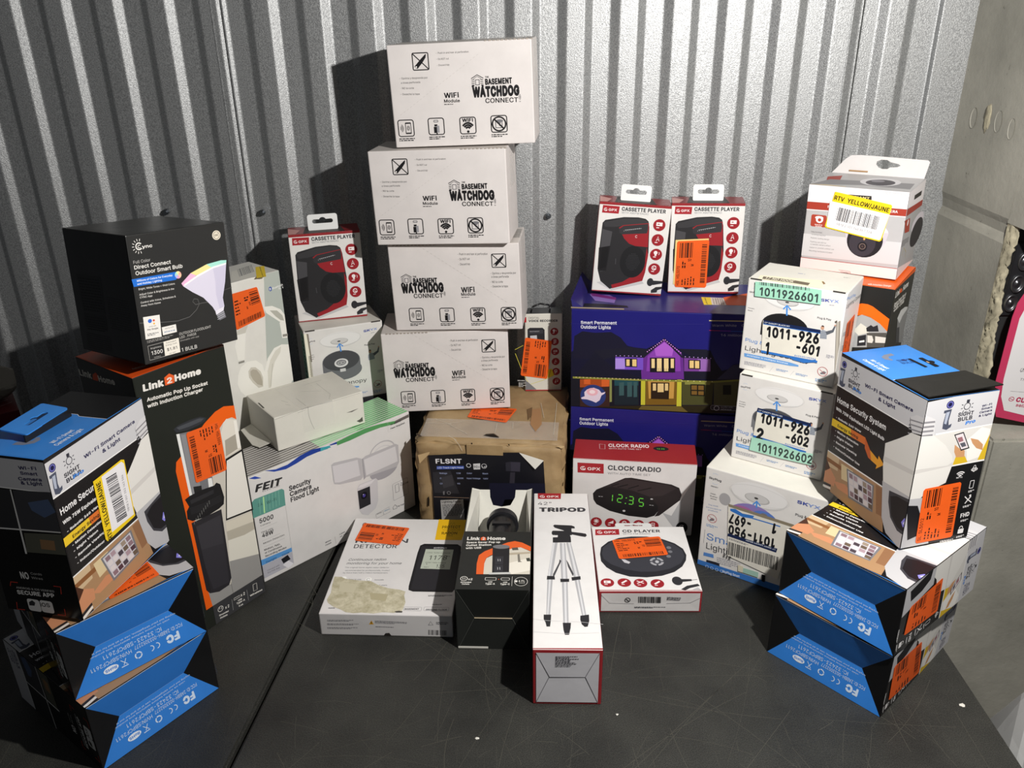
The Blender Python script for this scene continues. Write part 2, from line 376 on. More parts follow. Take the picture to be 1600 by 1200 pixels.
# ------------------------------------------------------------------ lettering
# outlines of a plain grotesque alphabet: character: (advance, contours as x y pairs), capitals are 509 units high
FONT = {
 '!': (196, '67 160 63 509 132 509 128 160|98 -4 81 -1 66 9 56 24 52 41 56 58 66 73 81 83 98 86 116 83 130 73 140 58 143 41 140 24 130 9 116 -1'),
 '"': (321, '78 318 70 509 136 509 128 318|193 318 185 509 250 509 243 318'),
 '$': (446, '202 -74 202 583 244 583 244 -74|224 -9 172 -4 128 9 91 31 64 60 46 96 38 137 104 137 110 110 123 88 142 71 166 59 194 52 224 49 257 52 286 60 311 74 329 92 341 114 346 139 342 161 332 179 316 193 296 205 245 222 184 239 128 260 86 289 67 313 56 341 52 372 58 413 75 448 102 476 138 498 180 511 227 516 275 511 316 498 351 476 377 449 394 415 401 378 337 378 326 412 302 437 267 453 225 459 194 456 167 448 145 435 129 418 118 398 115 376 119 352 131 334 148 319 169 308 212 293 264 279 312 264 359 238 379 220 395 198 405 171 408 139 403 99 386 64 360 34 323 11 278 -4'),
 '&': (447, '197 -7 150 -2 110 12 78 34 54 62 39 96 34 133 37 163 47 189 63 213 85 235 140 279 216 335 237 352 255 375 262 405 258 427 245 445 226 457 201 461 168 453 145 431 139 416 137 399 145 363 169 327 204 284 438 0 364 0 171 231 121 293 87 344 78 370 75 398 79 430 91 458 109 481 134 499 165 510 200 513 235 510 266 499 290 482 308 459 320 433 324 404 315 362 291 325 256 293 154 217 128 195 110 174 100 154 97 131 100 108 109 87 124 70 143 57 166 49 193 46 223 50 251 59 278 75 301 95 321 121 336 151 346 186 349 224 408 224 405 180 397 144 371 92 345 62 333 47 305 23 271 7 234 -3'),
 '+': (453, '198 34 198 364 255 364 255 34|61 172 61 226 391 226 391 172'),
 ',': (187, '38 -119 68 71 137 71 84 -119'),
 '-': (453, '337 244 337 188 114 188 114 244'),
 '.': (187, '95 -4 78 -1 63 9 53 24 50 41 53 59 63 73 78 83 95 87 113 83 128 73 138 59 141 41 138 24 128 9 113 -1'),
 '/': (249, '235 533 71 -76 14 -76 178 533'),
 '0': (453, '227 -7 174 1 130 24 95 62 69 113 53 178 48 254 53 330 69 395 95 447 130 484 174 508 227 516 279 508 323 484 358 447 384 395 400 330 405 254 400 178 384 113 359 62 323 24 279 1|227 50 261 56 290 74 313 103 330 144 340 194 344 254 340 314 330 365 313 405 290 435 261 453 227 460 192 453 163 435 140 405 123 365 113 314 109 254 113 194 123 144 140 103 163 74 192 56'),
 '1': (400, '276 509 276 0 212 0 212 448 209 448 86 358 86 427 198 509'),
 '2': (453, '64 0 64 47 234 229 282 282 311 327 318 348 320 371 317 397 308 419 293 436 273 449 250 457 224 460 196 457 172 447 153 433 139 413 130 390 127 362 66 362 71 405 86 442 111 473 143 496 182 511 225 516 268 511 306 497 337 474 361 445 376 411 381 372 378 345 371 318 357 290 336 259 267 180 153 60 153 57 389 57 389 0'),
 '3': (453, '218 -7 173 -3 133 10 98 30 70 57 52 91 44 132 109 132 115 107 126 87 144 71 165 59 191 52 219 50 248 53 275 61 297 74 315 93 325 116 329 145 326 172 316 196 299 217 275 234 242 244 201 248 157 248 157 299 288 448 288 452 70 452 70 509 372 509 372 461 211 278 211 289 264 288 308 276 344 253 371 222 387 186 393 145 387 103 370 66 344 36 309 12 266 -2'),
 '4': (453, '40 105 40 158 247 509 311 509 109 166 109 163 413 163 413 105|282 0 282 121 282 146 282 318 343 318 343 0'),
 '5': (453, '221 -7 178 -2 140 11 108 32 83 60 66 93 60 130 122 130 127 108 138 89 154 73 173 60 196 52 221 50 250 53 276 64 298 82 314 104 324 131 328 162 324 193 314 221 297 244 275 262 248 273 218 277 167 268 145 258 128 246 67 253 96 509 366 509 366 452 151 452 134 301 136 301 155 315 178 325 203 331 229 334 263 330 294 321 321 306 345 285 364 260 379 231 388 199 391 163 385 117 369 76 343 41 309 15 268 -1'),
 '6': (453, '226 -7 182 -1 142 15 109 40 84 74 69 115 64 162 68 199 80 239 102 285 137 340 252 509 322 509 151 261 145 261 165 288 196 307 235 314 278 309 316 295 346 271 370 240 384 201 389 157 384 112 368 73 343 39 310 14 271 -2|226 48 254 52 279 63 299 79 314 101 324 128 327 157 324 187 314 213 299 235 279 251 254 262 226 265 198 262 174 252 153 235 138 214 128 188 125 158 128 128 138 102 153 79 174 63 198 52'),
 '7': (453, '97 0 323 448 323 452 62 452 62 509 391 509 391 449 165 0'),
 '8': (453, '226 -7 178 -2 136 11 101 33 74 62 57 96 52 135 55 166 65 195 81 220 101 241 125 256 153 265 153 267 119 282 93 308 76 342 70 380 75 417 90 450 114 477 146 498 184 511 226 516 269 511 306 498 337 477 361 450 377 417 382 380 376 342 359 308 333 282 300 267 300 265 327 256 351 241 372 220 387 195 397 166 401 135 395 96 378 62 352 33 317 11 275 -2|226 49 258 52 285 60 307 74 323 91 333 113 337 139 333 165 322 189 305 208 283 223 256 232 226 235 196 232 169 223 147 208 130 189 119 165 115 139 119 113 129 91 145 74 167 60 195 52|226 290 252 292 274 300 293 313 307 330 316 351 319 376 316 399 308 420 294 437 275 449 252 457 226 460 200 457 177 449 159 437 145 420 136 399 133 376 136 351 145 330 159 313 178 300 201 292'),
 '9': (453, '226 516 271 510 310 494 343 468 368 434 384 393 389 347 385 309 373 270 350 224 315 168 200 0 130 0 301 248 307 248 287 221 257 202 218 195 175 199 137 214 106 237 83 269 68 307 64 352 69 397 85 436 110 469 143 494 182 510|226 460 199 457 174 446 154 429 138 407 129 381 125 352 129 322 138 295 154 274 174 257 199 247 226 243 254 247 279 257 299 273 314 295 324 321 327 350 324 381 314 407 299 429 279 446 254 457'),
 ':': (187, '95 -4 78 -1 63 9 53 24 50 41 53 59 63 73 78 83 95 87 113 83 128 73 138 59 141 41 138 24 128 9 113 -1|95 271 78 274 63 284 53 299 50 316 53 334 63 349 78 359 95 362 113 359 128 349 138 334 141 316 138 299 128 284 113 274'),
 '=': (453, '72 245 72 301 381 301 381 245|72 97 72 153 381 153 381 97'),
 'A': (479, '16 0 201 509 276 509 463 0 395 0 287 302 264 372 232 478 245 478 213 371 191 302 85 0|110 142 110 199 370 199 370 142'),
 'B': (456, '60 0 60 509 241 509 289 504 329 491 359 469 381 442 394 410 398 374 395 344 387 320 373 301 356 286 315 267 315 262 339 257 363 245 385 227 402 203 414 173 418 136 413 100 400 67 377 39 344 18 301 4 247 0|125 57 245 57 296 63 330 80 349 105 355 137 352 161 342 184 327 203 306 218 279 228 248 231 125 231|125 285 238 285 265 288 288 296 308 309 323 326 333 348 336 372 330 403 313 429 283 446 240 452 125 452'),
 'C': (510, '267 -7 205 1 150 25 104 63 70 115 48 179 40 254 48 329 70 393 104 445 150 484 205 508 267 516 305 513 340 504 373 490 402 471 427 447 448 418 463 385 473 348 408 348 401 373 389 395 357 428 315 449 267 456 223 450 184 432 150 403 125 364 109 314 103 254 109 194 125 145 151 105 184 76 223 59 267 53 315 60 357 81 389 114 408 160 473 160 463 124 448 91 428 62 402 38 373 19 341 5 305 -4'),
 'D': (502, '219 0 96 0 96 57 215 57 272 63 318 81 354 110 379 149 394 198 399 255 394 312 379 361 354 399 320 428 275 446 221 452 93 452 93 509 225 509 294 501 353 478 385 455 412 426 433 391 455 329 462 255 455 181 433 119 411 83 384 54 351 31 291 8|125 509 125 0 60 0 60 509'),
 'E': (418, '60 0 60 509 372 509 372 452 125 452 125 286 355 286 355 229 125 229 125 57 375 57 375 0'),
 'F': (410, '60 0 60 509 369 509 369 452 125 452 125 278 346 278 346 221 125 221 125 0'),
 'G': (520, '269 -7 205 1 149 25 104 64 69 116 47 179 40 254 47 329 69 393 103 445 149 484 203 508 265 516 304 513 340 504 374 489 403 469 429 445 449 416 465 384 474 349 408 349 387 393 356 427 315 448 265 456 222 450 183 432 150 404 125 364 109 314 103 254 109 194 125 145 151 105 184 76 224 59 269 53 309 57 345 71 374 93 396 123 410 160 415 202 434 199 283 199 283 256 478 256 478 200 471 141 451 91 419 50 377 19 326 0'),
 'H': (517, '60 0 60 509 125 509 125 289 392 289 392 509 457 509 457 0 392 0 392 232 125 232 125 0'),
 'I': (185, '60 0 60 509 125 509 125 0'),
 'J': (396, '185 -7 143 -2 106 11 75 33 52 63 38 100 33 145 33 173 98 173 98 145 104 104 122 74 149 56 185 50 220 56 248 74 266 104 272 145 272 509 336 509 336 145 332 100 318 63 294 33 263 11 227 -2'),
 'K': (466, '104 145 104 216 139 261 174 303 212 344 364 509 448 509 231 276 228 276|60 0 60 509 125 509 125 334 124 225 125 193 125 0|372 0 188 259 228 309 449 0'),
 'L': (393, '60 0 60 509 125 509 125 57 361 57 361 0'),
 'M': (628, '60 0 60 509 152 509 277 187 287 159 299 123 311 84 322 49 307 49 318 83 330 121 342 158 352 187 476 509 568 509 568 0 504 0 504 291 504 327 505 369 506 413 507 457 513 457 498 409 482 363 467 322 456 291 342 0 286 0 170 291 159 321 145 361 129 408 112 457 119 457 120 416 121 372 122 328 122 291 122 0'),
 'N': (523, '60 0 60 509 136 509 343 183 363 151 388 107 414 55 405 54 401 108 399 157 399 195 399 509 463 509 463 0 387 0 202 290 177 331 148 381 108 452 119 454 122 384 124 328 125 291 125 0'),
 'O': (533, '267 -7 205 1 150 25 105 63 70 115 48 179 40 254 48 329 70 393 105 445 150 484 205 508 267 516 329 508 384 484 429 445 464 393 486 329 493 254 486 179 464 115 429 63 384 25 329 1|267 53 310 59 349 76 383 105 408 144 425 194 430 254 425 314 408 365 383 404 349 433 310 450 267 456 223 450 184 433 151 404 125 364 109 314 103 254 109 194 125 144 151 105 184 76 223 59'),
 'P': (444, '60 0 60 509 235 509 289 503 332 487 366 462 390 430 404 391 409 348 404 304 390 265 366 233 332 207 289 191 235 186 109 186 109 242 233 242 269 246 297 256 318 272 333 294 342 319 344 348 342 376 333 402 318 423 297 439 268 449 232 452 125 452 125 0'),
 'Q': (533, '245 159 313 159 369 85 384 65 468 -48 401 -48 346 27 331 46|267 -7 205 1 150 25 105 63 70 115 48 179 40 254 48 329 70 393 105 445 150 484 205 508 267 516 329 508 384 484 429 445 464 393 486 329 493 254 486 179 464 115 429 63 384 25 329 1|267 53 310 59 349 76 383 105 408 144 425 194 430 254 425 314 408 365 383 404 349 433 310 450 267 456 223 450 184 433 151 404 125 364 109 314 103 254 109 194 125 144 151 105 184 76 223 59'),
 'R': (449, '60 0 60 509 236 509 290 504 333 489 367 465 390 433 405 395 409 352 405 309 390 271 367 240 333 217 289 203 236 198 96 198 96 255 234 255 269 258 298 267 319 281 334 300 342 324 345 352 342 380 334 405 319 425 298 440 269 449 233 452 125 452 125 0|353 0 230 229 303 229 428 0'),
 'S': (446, '224 -9 172 -4 128 9 91 31 64 60 46 96 38 137 104 137 110 110 123 88 142 71 166 59 194 52 224 49 257 52 286 60 311 74 329 92 341 114 346 139 342 161 332 179 316 193 296 205 245 222 184 239 128 260 86 289 67 313 56 341 52 372 58 413 75 448 102 476 138 498 180 511 227 516 275 511 316 498 351 476 377 449 394 415 401 378 337 378 326 412 302 437 267 453 225 459 194 456 167 448 145 435 129 418 118 398 115 376 119 352 131 334 148 319 169 308 212 293 264 279 312 264 359 238 379 220 395 198 405 171 408 139 403 99 386 64 360 34 323 11 278 -4'),
 'T': (448, '32 452 32 509 417 509 417 452 257 452 257 0 193 0 193 452'),
 'U': (517, '259 -8 203 -2 154 15 114 43 85 80 66 124 60 173 60 509 124 509 124 178 128 144 141 113 160 87 187 68 220 56 259 52 298 56 331 68 357 87 377 113 389 144 393 178 393 509 457 509 457 173 451 124 433 80 403 43 363 15 315 -2'),
 'V': (479, '204 0 16 509 84 509 192 206 215 137 248 31 235 31 267 138 290 206 395 509 463 509 278 0'),
 'W': (686, '155 0 16 509 82 509 163 196 175 145 187 94 197 40 189 40 200 94 211 145 224 196 306 509 380 509 462 196 474 145 486 94 497 40 488 40 499 94 510 145 523 196 603 509 670 509 530 0 455 0 368 323 351 391 336 475 350 475 335 395 318 323 230 0'),
 'X': (474, '18 0 217 284 217 236 29 509 104 509 178 400 204 361 223 329 243 292 232 292 252 329 272 361 298 400 374 509 446 509 259 239 259 287 456 0 382 0 292 129 268 165 250 195 230 231 244 231 225 196 206 166 182 129 91 0'),
 'Y': (472, '203 0 203 208 16 509 91 509 192 344 222 292 250 230 224 230 251 293 280 344 381 509 455 509 268 208 268 0'),
 'Z': (438, '42 0 42 46 273 385 306 431 341 476 348 454 285 452 223 452 40 452 40 509 397 509 397 462 169 129 134 81 97 33 90 54 152 57 214 57 399 57 399 0'),
 'a': (389, '160 -9 126 -5 94 5 68 22 48 45 35 73 30 108 34 138 43 161 58 179 78 193 125 211 178 220 234 227 265 235 273 243 276 255 276 257 273 279 267 297 256 311 240 322 220 329 196 331 171 329 149 322 118 301 100 274 41 291 57 322 79 346 104 364 133 375 163 382 194 384 239 379 286 360 306 343 322 320 333 290 337 251 337 0 277 0 277 52 272 52 252 25 215 1 190 -6|170 45 202 49 228 59 248 74 263 93 272 115 276 138 276 190 259 182 231 176 200 171 175 168 134 159 117 150 103 139 95 124 92 105 94 87 102 72 114 61 130 52'),
 'b': (424, '229 -8 198 -5 172 4 138 31 118 59 112 59 112 0 53 0 53 509 114 509 114 319 118 319 137 346 171 373 197 381 229 384 274 378 313 361 345 332 370 293 385 245 390 189 385 133 370 84 346 45 313 16 274 -2|220 47 253 51 279 66 301 88 316 117 325 151 328 189 325 227 316 261 301 290 280 311 253 325 220 330 188 325 161 312 140 291 125 263 116 229 113 189 116 150 125 115 140 86 162 65 188 51'),
 'c': (395, '207 -8 159 -2 117 16 82 46 56 85 40 133 34 187 40 243 56 291 82 330 117 360 159 378 207 384 260 377 305 356 340 322 362 277 303 262 290 289 270 311 242 325 207 330 173 325 145 310 124 287 108 258 99 224 96 187 99 151 108 117 124 89 145 66 173 51 207 46 243 52 271 66 292 89 304 117 363 102 354 78 341 56 306 21 261 -1'),
 'd': (424, '195 -8 151 -2 111 16 79 45 55 84 39 133 34 189 39 245 55 293 79 332 112 361 151 378 196 384 228 381 253 373 287 346 306 319 311 319 311 509 372 509 372 0 313 0 313 59 307 59 287 31 252 4 227 -5|205 47 236 51 263 65 284 86 299 115 309 150 312 189 309 229 300 263 284 291 263 312 237 325 205 330 172 325 145 311 124 290 108 261 99 227 96 189 99 151 109 117 124 88 145 66 172 51'),
 'e': (404, '212 -8 161 -2 117 16 82 46 56 85 40 132 34 187 39 242 55 290 81 329 115 359 157 378 205 384 236 382 266 374 294 361 319 341 341 315 357 282 368 242 371 194 371 169 75 169 75 221 338 221 310 202 307 237 298 269 283 294 263 314 237 326 205 330 173 326 146 313 125 294 109 270 99 241 96 211 96 178 100 139 110 106 128 80 151 61 179 50 212 46 254 53 285 73 306 105 365 91 353 63 335 39 311 19 283 4 249 -5'),
 'f': (253, '228 379 228 327 6 327 6 379|81 0 81 432 84 461 96 486 113 505 135 519 161 527 187 530 222 527 243 521 227 468 215 472 195 474 171 470 154 460 145 443 142 419 142 0'),
 'g': (425, '207 -151 168 -148 134 -140 105 -127 82 -110 64 -91 51 -69 101 -41 122 -66 154 -88 178 -95 207 -97 249 -92 282 -75 298 -58 308 -34 311 -6 311 68 306 68 287 41 252 16 227 8 195 5 152 10 113 27 80 53 55 90 39 136 34 191 39 246 55 293 80 332 112 361 152 378 196 384 228 382 253 373 288 346 308 319 313 319 313 379 372 379 372 -9 367 -54 350 -90 324 -117 291 -136 251 -147|205 59 237 63 264 75 285 95 300 121 309 154 312 193 309 231 300 264 285 291 264 312 237 325 205 330 172 325 145 312 124 290 109 262 99 229 96 193 99 155 109 123 124 96 145 76 172 63'),
 'h': (410, '114 227 114 0 53 0 53 509 114 509 114 287 102 287 124 332 152 362 187 379 227 384 264 380 295 369 321 349 341 321 353 285 357 240 357 0 296 0 296 235 290 275 273 304 246 323 210 329 184 326 161 317 141 303 126 283 117 257'),
 'i': (166, '53 0 53 379 114 379 114 0|84 443 67 446 54 455 44 468 41 483 44 499 54 512 67 521 84 524 100 521 114 512 123 499 126 483 123 468 114 455 100 446'),
 'j': (166, '53 379 114 379 114 -30 111 -63 102 -90 86 -113 65 -129 37 -139 4 -143 -10 -143 -10 -87 2 -87 25 -83 40 -72 50 -54 53 -29|83 443 67 446 53 455 44 468 41 483 44 499 53 512 67 521 83 524 100 521 114 512 123 499 126 483 123 468 114 455 100 446'),
 'k': (380, '110 137 110 212 121 212 284 379 360 379 184 199 177 199|53 0 53 509 114 509 114 0|294 0 148 186 191 229 372 0'),
 'l': (189, '139 -2 101 3 74 20 58 47 53 84 53 509 114 509 114 99 115 77 120 62 130 54 146 52 160 53 170 54 181 3 162 -1'),
 'm': (609, '53 0 53 379 112 379 112 295 108 295 118 323 132 346 151 363 172 376 195 384 219 386 257 380 287 361 309 331 321 295 312 295 322 321 337 343 357 361 381 375 407 383 437 386 468 383 497 372 522 354 541 328 553 296 557 255 557 0 496 0 496 254 490 289 473 313 447 326 419 330 395 328 374 320 358 307 345 290 338 270 335 247 335 0 274 0 274 260 269 288 253 311 229 326 199 330 178 328 158 320 140 307 126 289 117 266 114 238 114 0'),
 'n': (409, '114 227 114 0 53 0 53 379 112 379 112 287 102 287 124 332 152 362 187 379 227 384 264 380 295 369 321 349 341 321 353 285 357 240 357 0 296 0 296 235 290 275 273 304 246 323 210 329 184 326 161 317 141 303 126 283 117 257'),
 'o': (415, '207 -8 159 -2 117 16 82 46 56 85 40 133 34 187 40 243 56 291 82 330 117 360 159 378 207 384 256 378 299 360 333 330 359 291 376 243 381 187 376 133 359 85 333 46 299 16 256 -2|207 46 242 51 270 66 292 89 307 117 316 151 319 187 316 224 307 258 292 287 270 310 242 325 207 330 173 325 145 310 124 287 108 258 99 224 96 187 99 151 108 117 124 89 145 66 173 51'),
 'p': (424, '53 -143 53 379 112 379 112 319 118 319 137 346 171 373 197 381 229 384 274 378 313 361 345 332 370 293 385 245 390 189 385 133 370 84 346 45 313 16 274 -2 229 -8 198 -5 173 4 138 31 118 59 114 59 114 -143|220 47 253 51 279 66 301 88 316 117 325 151 328 189 325 227 316 261 301 290 280 311 253 325 220 330 188 325 161 312 140 291 125 263 116 229 113 189 116 150 125 115 140 86 162 65 188 51'),
 'q': (424, '372 -143 311 -143 311 59 306 59 287 31 252 4 227 -5 195 -8 151 -2 111 16 79 45 55 84 39 133 34 189 39 245 55 293 79 332 112 361 151 378 196 384 228 381 253 373 287 346 307 319 313 319 313 379 372 379|205 47 236 51 263 65 284 86 299 115 309 150 312 189 309 229 300 263 284 291 263 312 237 325 205 330 172 325 145 311 124 290 108 261 99 227 96 189 99 151 109 117 124 88 145 66 172 51'),
 'r': (259, '53 0 53 379 112 379 112 321 115 321 130 347 152 367 181 380 213 385 229 384 243 384 243 322 230 324 207 326 182 323 159 315 140 301 126 284 117 262 114 237 114 0'),
 's': (365, '182 -8 145 -5 112 3 84 18 62 38 45 63 36 94 94 107 105 79 124 60 150 49 181 45 217 50 244 62 262 81 268 103 265 121 254 136 237 147 212 155 149 170 104 186 72 208 53 237 47 274 51 305 65 332 87 354 115 370 149 381 187 384 223 381 254 372 279 358 299 339 314 316 324 290 268 277 258 298 243 316 219 328 187 333 156 329 131 317 114 299 109 277 112 258 124 243 144 232 172 223 229 209 275 194 306 171 325 142 331 107 326 75 312 47 290 24 260 6 223 -5'),
 't': (227, '204 379 204 327 6 327 6 379|65 471 126 471 126 98 128 76 136 61 150 53 170 50 185 51 202 54 213 2 192 -3 168 -4 125 2 92 21 72 52 65 93'),
 'u': (410, '182 -5 146 -1 115 11 89 31 69 59 57 95 53 139 53 379 114 379 114 144 119 105 137 75 164 56 200 50 226 53 249 62 268 77 283 97 293 122 296 153 296 379 357 379 357 0 298 0 298 92 307 92 286 47 257 17 222 0'),
 'v': (389, '163 0 17 379 84 379 165 155 187 87 206 21 184 21 203 87 224 155 305 379 371 379 226 0'),
 'w': (567, '138 0 23 379 87 379 133 214 154 137 175 41 165 41 186 135 206 214 252 379 316 379 362 214 382 136 402 41 391 41 413 135 434 214 480 379 545 379 429 0 368 0 319 172 305 225 291 280 277 338 291 338 277 280 263 225 248 172 199 0'),
 'x': (378, '21 0 171 218 171 171 29 379 100 379 147 306 179 253 207 206 175 206 202 253 233 306 282 379 352 379 209 169 209 214 358 0 287 0 231 85 200 136 173 182 205 182 178 136 148 85 91 0'),
 'y': (389, '47 -139 61 -86 71 -87 104 -89 118 -84 130 -74 141 -58 151 -36 163 -1 17 379 84 379 165 155 187 87 206 21 184 21 202 87 224 155 305 379 371 379 204 -58 177 -107 159 -124 139 -136 117 -143 91 -145 65 -143'),
 ' ': (187, ''),
}

_GLYPH = {}
def ink_spans(loops, y):
    """stretches of ink on one scan line (non-zero winding)"""
    hit = []
    for p in loops:
        for k in range(len(p)):
            (x0, y0), (x1, y1) = p[k - 1], p[k]
            if (y0 <= y) != (y1 <= y):
                hit.append((x0 + (x1 - x0) * (y - y0) / (y1 - y0), 1 if y1 > y0 else -1))
    hit.sort()
    out, w = [], 0
    for x, s in hit:
        if w == 0:
            a = x
        w += s
        if w == 0 and x - a > 0.2:
            out.append((a, x))
    return out
def heavy_spans(loops, y, b):
    """the same with the stroke thickened by b all round"""
    if b <= 0:
        return ink_spans(loops, y)
    raw = []
    for k in (-0.98, -0.8, -0.4, 0.0, 0.4, 0.8, 0.98):
        dx = b * math.sqrt(1 - k * k)
        raw += [(a - dx, c + dx) for a, c in ink_spans(loops, y + k * b)]
    raw.sort()
    out = []
    for a, c in raw:
        if out and a <= out[-1][1]:
            out[-1] = (out[-1][0], max(out[-1][1], c))
        else:
            out.append((a, c))
    return out
def one_glyph(ch, bold):
    key = (ch, bold)
    if key not in _GLYPH:
        adv, txt = FONT[ch]
        loops = []
        for part in txt.split('|'):
            n = [int(k) for k in part.split()]
            if len(n) > 5:
                loops.append(list(zip(n[0::2], n[1::2])))
        b = bold * 1000
        marks = sorted({y + s for p in loops for _, y in p for s in ((0.0,) if b <= 0 else (-b, b))})
        keep = []
        for y in marks:
            if not keep or y - keep[-1] > 3.0:
                keep.append(y)
        rows = []
        for y0, y1 in zip(keep, keep[1:]):
            n = max(1, int(math.ceil((y1 - y0) / 40.0)))
            for k in range(n):
                rows.append((y0 + (y1 - y0) * k / n, y0 + (y1 - y0) * (k + 1) / n))
        vs, fs = [], []
        for y0, y1 in rows:
            lo, hi = heavy_spans(loops, y0 + 0.3, b), heavy_spans(loops, y1 - 0.3, b)
            if len(lo) != len(hi) or any(p[1] < q[0] or q[1] < p[0] for p, q in zip(lo, hi)):
                lo = hi = heavy_spans(loops, (y0 + y1) / 2, b)
            for p, q in zip(lo, hi):
                k = len(vs)
                vs += [(p[0] / 1000, y0 / 1000), (p[1] / 1000, y0 / 1000), (q[1] / 1000, y1 / 1000), (q[0] / 1000, y1 / 1000)]
                fs.append((k, k + 1, k + 2, k + 3))
        _GLYPH[key] = (adv / 1000, vs, fs)
    return _GLYPH[key]
def glyphs(s, bold):
    x, V, F = 0.0, [], []
    for ch in s:
        adv, vs, fs = one_glyph(ch if ch in FONT else ' ', bold)
        k = len(V)
        V += [(a + x, b) for a, b in vs]
        F += [tuple(k + i for i in f) for f in fs]
        x += adv + bold * 0.9
    return V, F
def cap_height():
    return 0.509

class Art:
    """flat printed matter on one face; coordinates are millimetres right and down from that face's upper left corner"""
    def __init__(s, root, face, dim, name, lift=0.25, thick=0.0):
        w, d, h = dim
        X, Y, Z = Vector((1, 0, 0)), Vector((0, 1, 0)), Vector((0, 0, 1))
        s.O, s.U, s.V = {'front': (Vector((-w / 2, -d / 2, h)), X, -Z), 'right': (Vector((w / 2, -d / 2, h)), Y, -Z),
                         'left': (Vector((-w / 2, d / 2, h)), -Y, -Z), 'top': (Vector((-w / 2, d / 2, h)), X, -Y),
                         'bottom': (Vector((-w / 2, -d / 2, 0)), X, Y)}[face]
        s.N = Vector(NORM[face])
        s.root, s.name, s.lift, s.dim, s.dip = root, name, lift, dim, 0.0
        s.W = {'front': w, 'right': d, 'left': d, 'top': w, 'bottom': w}[face] * 1000
        s.H = {'front': h, 'right': h, 'left': h, 'top': d, 'bottom': d}[face] * 1000
        s.v, s.f, s.i, s.mats, s.slot = [], [], [], [], {}
        body = next((c for c in root.children if c.name.split('.')[0] == 'carton'), None)
        if body is not None and lift < 0.3 and face != 'bottom':      # the printed sheet itself, same board as the carton
            s.lift = 0.15
            s.mats.append(body.data.materials[FACES.index(face)])
            s.slot['board'] = 0
            s.v += [s.pt(1.4, 1.4), s.pt(s.W - 1.4, 1.4), s.pt(s.W - 1.4, s.H - 1.4), s.pt(1.4, s.H - 1.4)]
            s.f.append((0, 1, 2, 3))
            s.i.append(0)
            s.lift = lift
    def pt(s, u, v, dz=0.0):
        if s.dip:                                            # tucked flaps slope inward to the middle of the face
            dz -= s.dip * (1 - abs(v - s.H / 2) / (s.H / 2))
        return s.O + s.U * (u / 1000) + s.V * (v / 1000) + s.N * ((s.lift + dz) / 1000)
    def m(s, c):
        k = c if isinstance(c, str) else c.name
        if k not in s.slot:
            s.slot[k] = len(s.mats)
            s.mats.append(any_mat(c))
        return s.slot[k]
    def up(s):
        s.lift += 0.005
    def raw(s, c, pts, faces):
        k, mi = len(s.v), s.m(c)
        s.v += [s.pt(*p) for p in pts]
        for f in faces:
            s.f.append(tuple(k + i for i in f))
            s.i.append(mi)
        s.up()
    def p(s, c, pts):                                        # filled outline
        ar = sum(pts[i - 1][0] * pts[i][1] - pts[i][0] * pts[i - 1][1] for i in range(len(pts)))
        s.raw(c, pts if ar < 0 else pts[::-1], [tuple(range(len(pts)))])
    def clipped(s, c, pts):                                  # filled outline kept on the face
        def cut(ps, ax, lim, sgn):
            o = []
            for i in range(len(ps)):
                a, b = ps[i - 1], ps[i]
                ia, ib = (lim - a[ax]) * sgn >= 0, (lim - b[ax]) * sgn >= 0
                if ia != ib:
                    t = (lim - a[ax]) / (b[ax] - a[ax])
                    o.append((a[0] + t * (b[0] - a[0]), a[1] + t * (b[1] - a[1])))
                if ib:
                    o.append(b)
            return o
        for ax, lim, sg in ((0, s.W - 0.25, 1), (0, 0.25, -1), (1, s.H - 0.9, 1), (1, 0.4, -1)):
            pts = cut(pts, ax, lim, sg)
            if len(pts) < 3:
                return
        s.p(c, pts)
    def r(s, c, u0, v0, u1, v1):                             # rectangle
        s.p(c, [(u0, v0), (u1, v0), (u1, v1), (u0, v1)])
    def rr(s, c, u0, v0, u1, v1, q):                         # rounded rectangle
        o = []
        for cx, cy, a in ((u1 - q, v0 + q, -90), (u1 - q, v1 - q, 0), (u0 + q, v1 - q, 90), (u0 + q, v0 + q, 180)):
            for k in range(5):
                t = math.radians(a + k * 22.5)
                o.append((cx + q * math.cos(t), cy + q * math.sin(t)))
        s.p(c, o)
    def fr(s, c, u0, v0, u1, v1, q, w):                      # rounded frame
        def ring(g):
            o = []
            for cx, cy, a in ((u1 - q, v0 + q, -90), (u1 - q, v1 - q, 0), (u0 + q, v1 - q, 90), (u0 + q, v0 + q, 180)):
                for k in range(5):
                    t = math.radians(a + k * 22.5)
                    o.append((cx + (q - g) * math.cos(t), cy + (q - g) * math.sin(t)))
            return o
        a, b = ring(0), ring(w)
        n = len(a)
        s.raw(c, a + b, [(i, n + i, n + (i + 1) % n, (i + 1) % n) for i in range(n)])
    def e(s, c, ctr, ru, rv=None, a0=0, a1=360):             # ellipse or pie
        rv = ru if rv is None else rv
        n = 28
        pts = [(ctr[0] + ru * math.cos(math.radians(a0 + (a1 - a0) * k / n)), ctr[1] + rv * math.sin(math.radians(a0 + (a1 - a0) * k / n))) for k in range(n if a1 - a0 == 360 else n + 1)]
        if a1 - a0 != 360:
            pts.append(ctr)
        s.p(c, pts)
    def o(s, c, ctr, ru, rv, w, a0=0, a1=360):               # ring or arc
        n = 28
        A, B = [], []
        for k in range(n + 1):
            t = math.radians(a0 + (a1 - a0) * k / n)
            A.append((ctr[0] + ru * math.cos(t), ctr[1] + rv * math.sin(t)))
            B.append((ctr[0] + (ru - w) * math.cos(t), ctr[1] + (rv - w) * math.sin(t)))
        s.raw(c, A + B, [(k, n + 1 + k, n + 2 + k, k + 1) for k in range(n)])
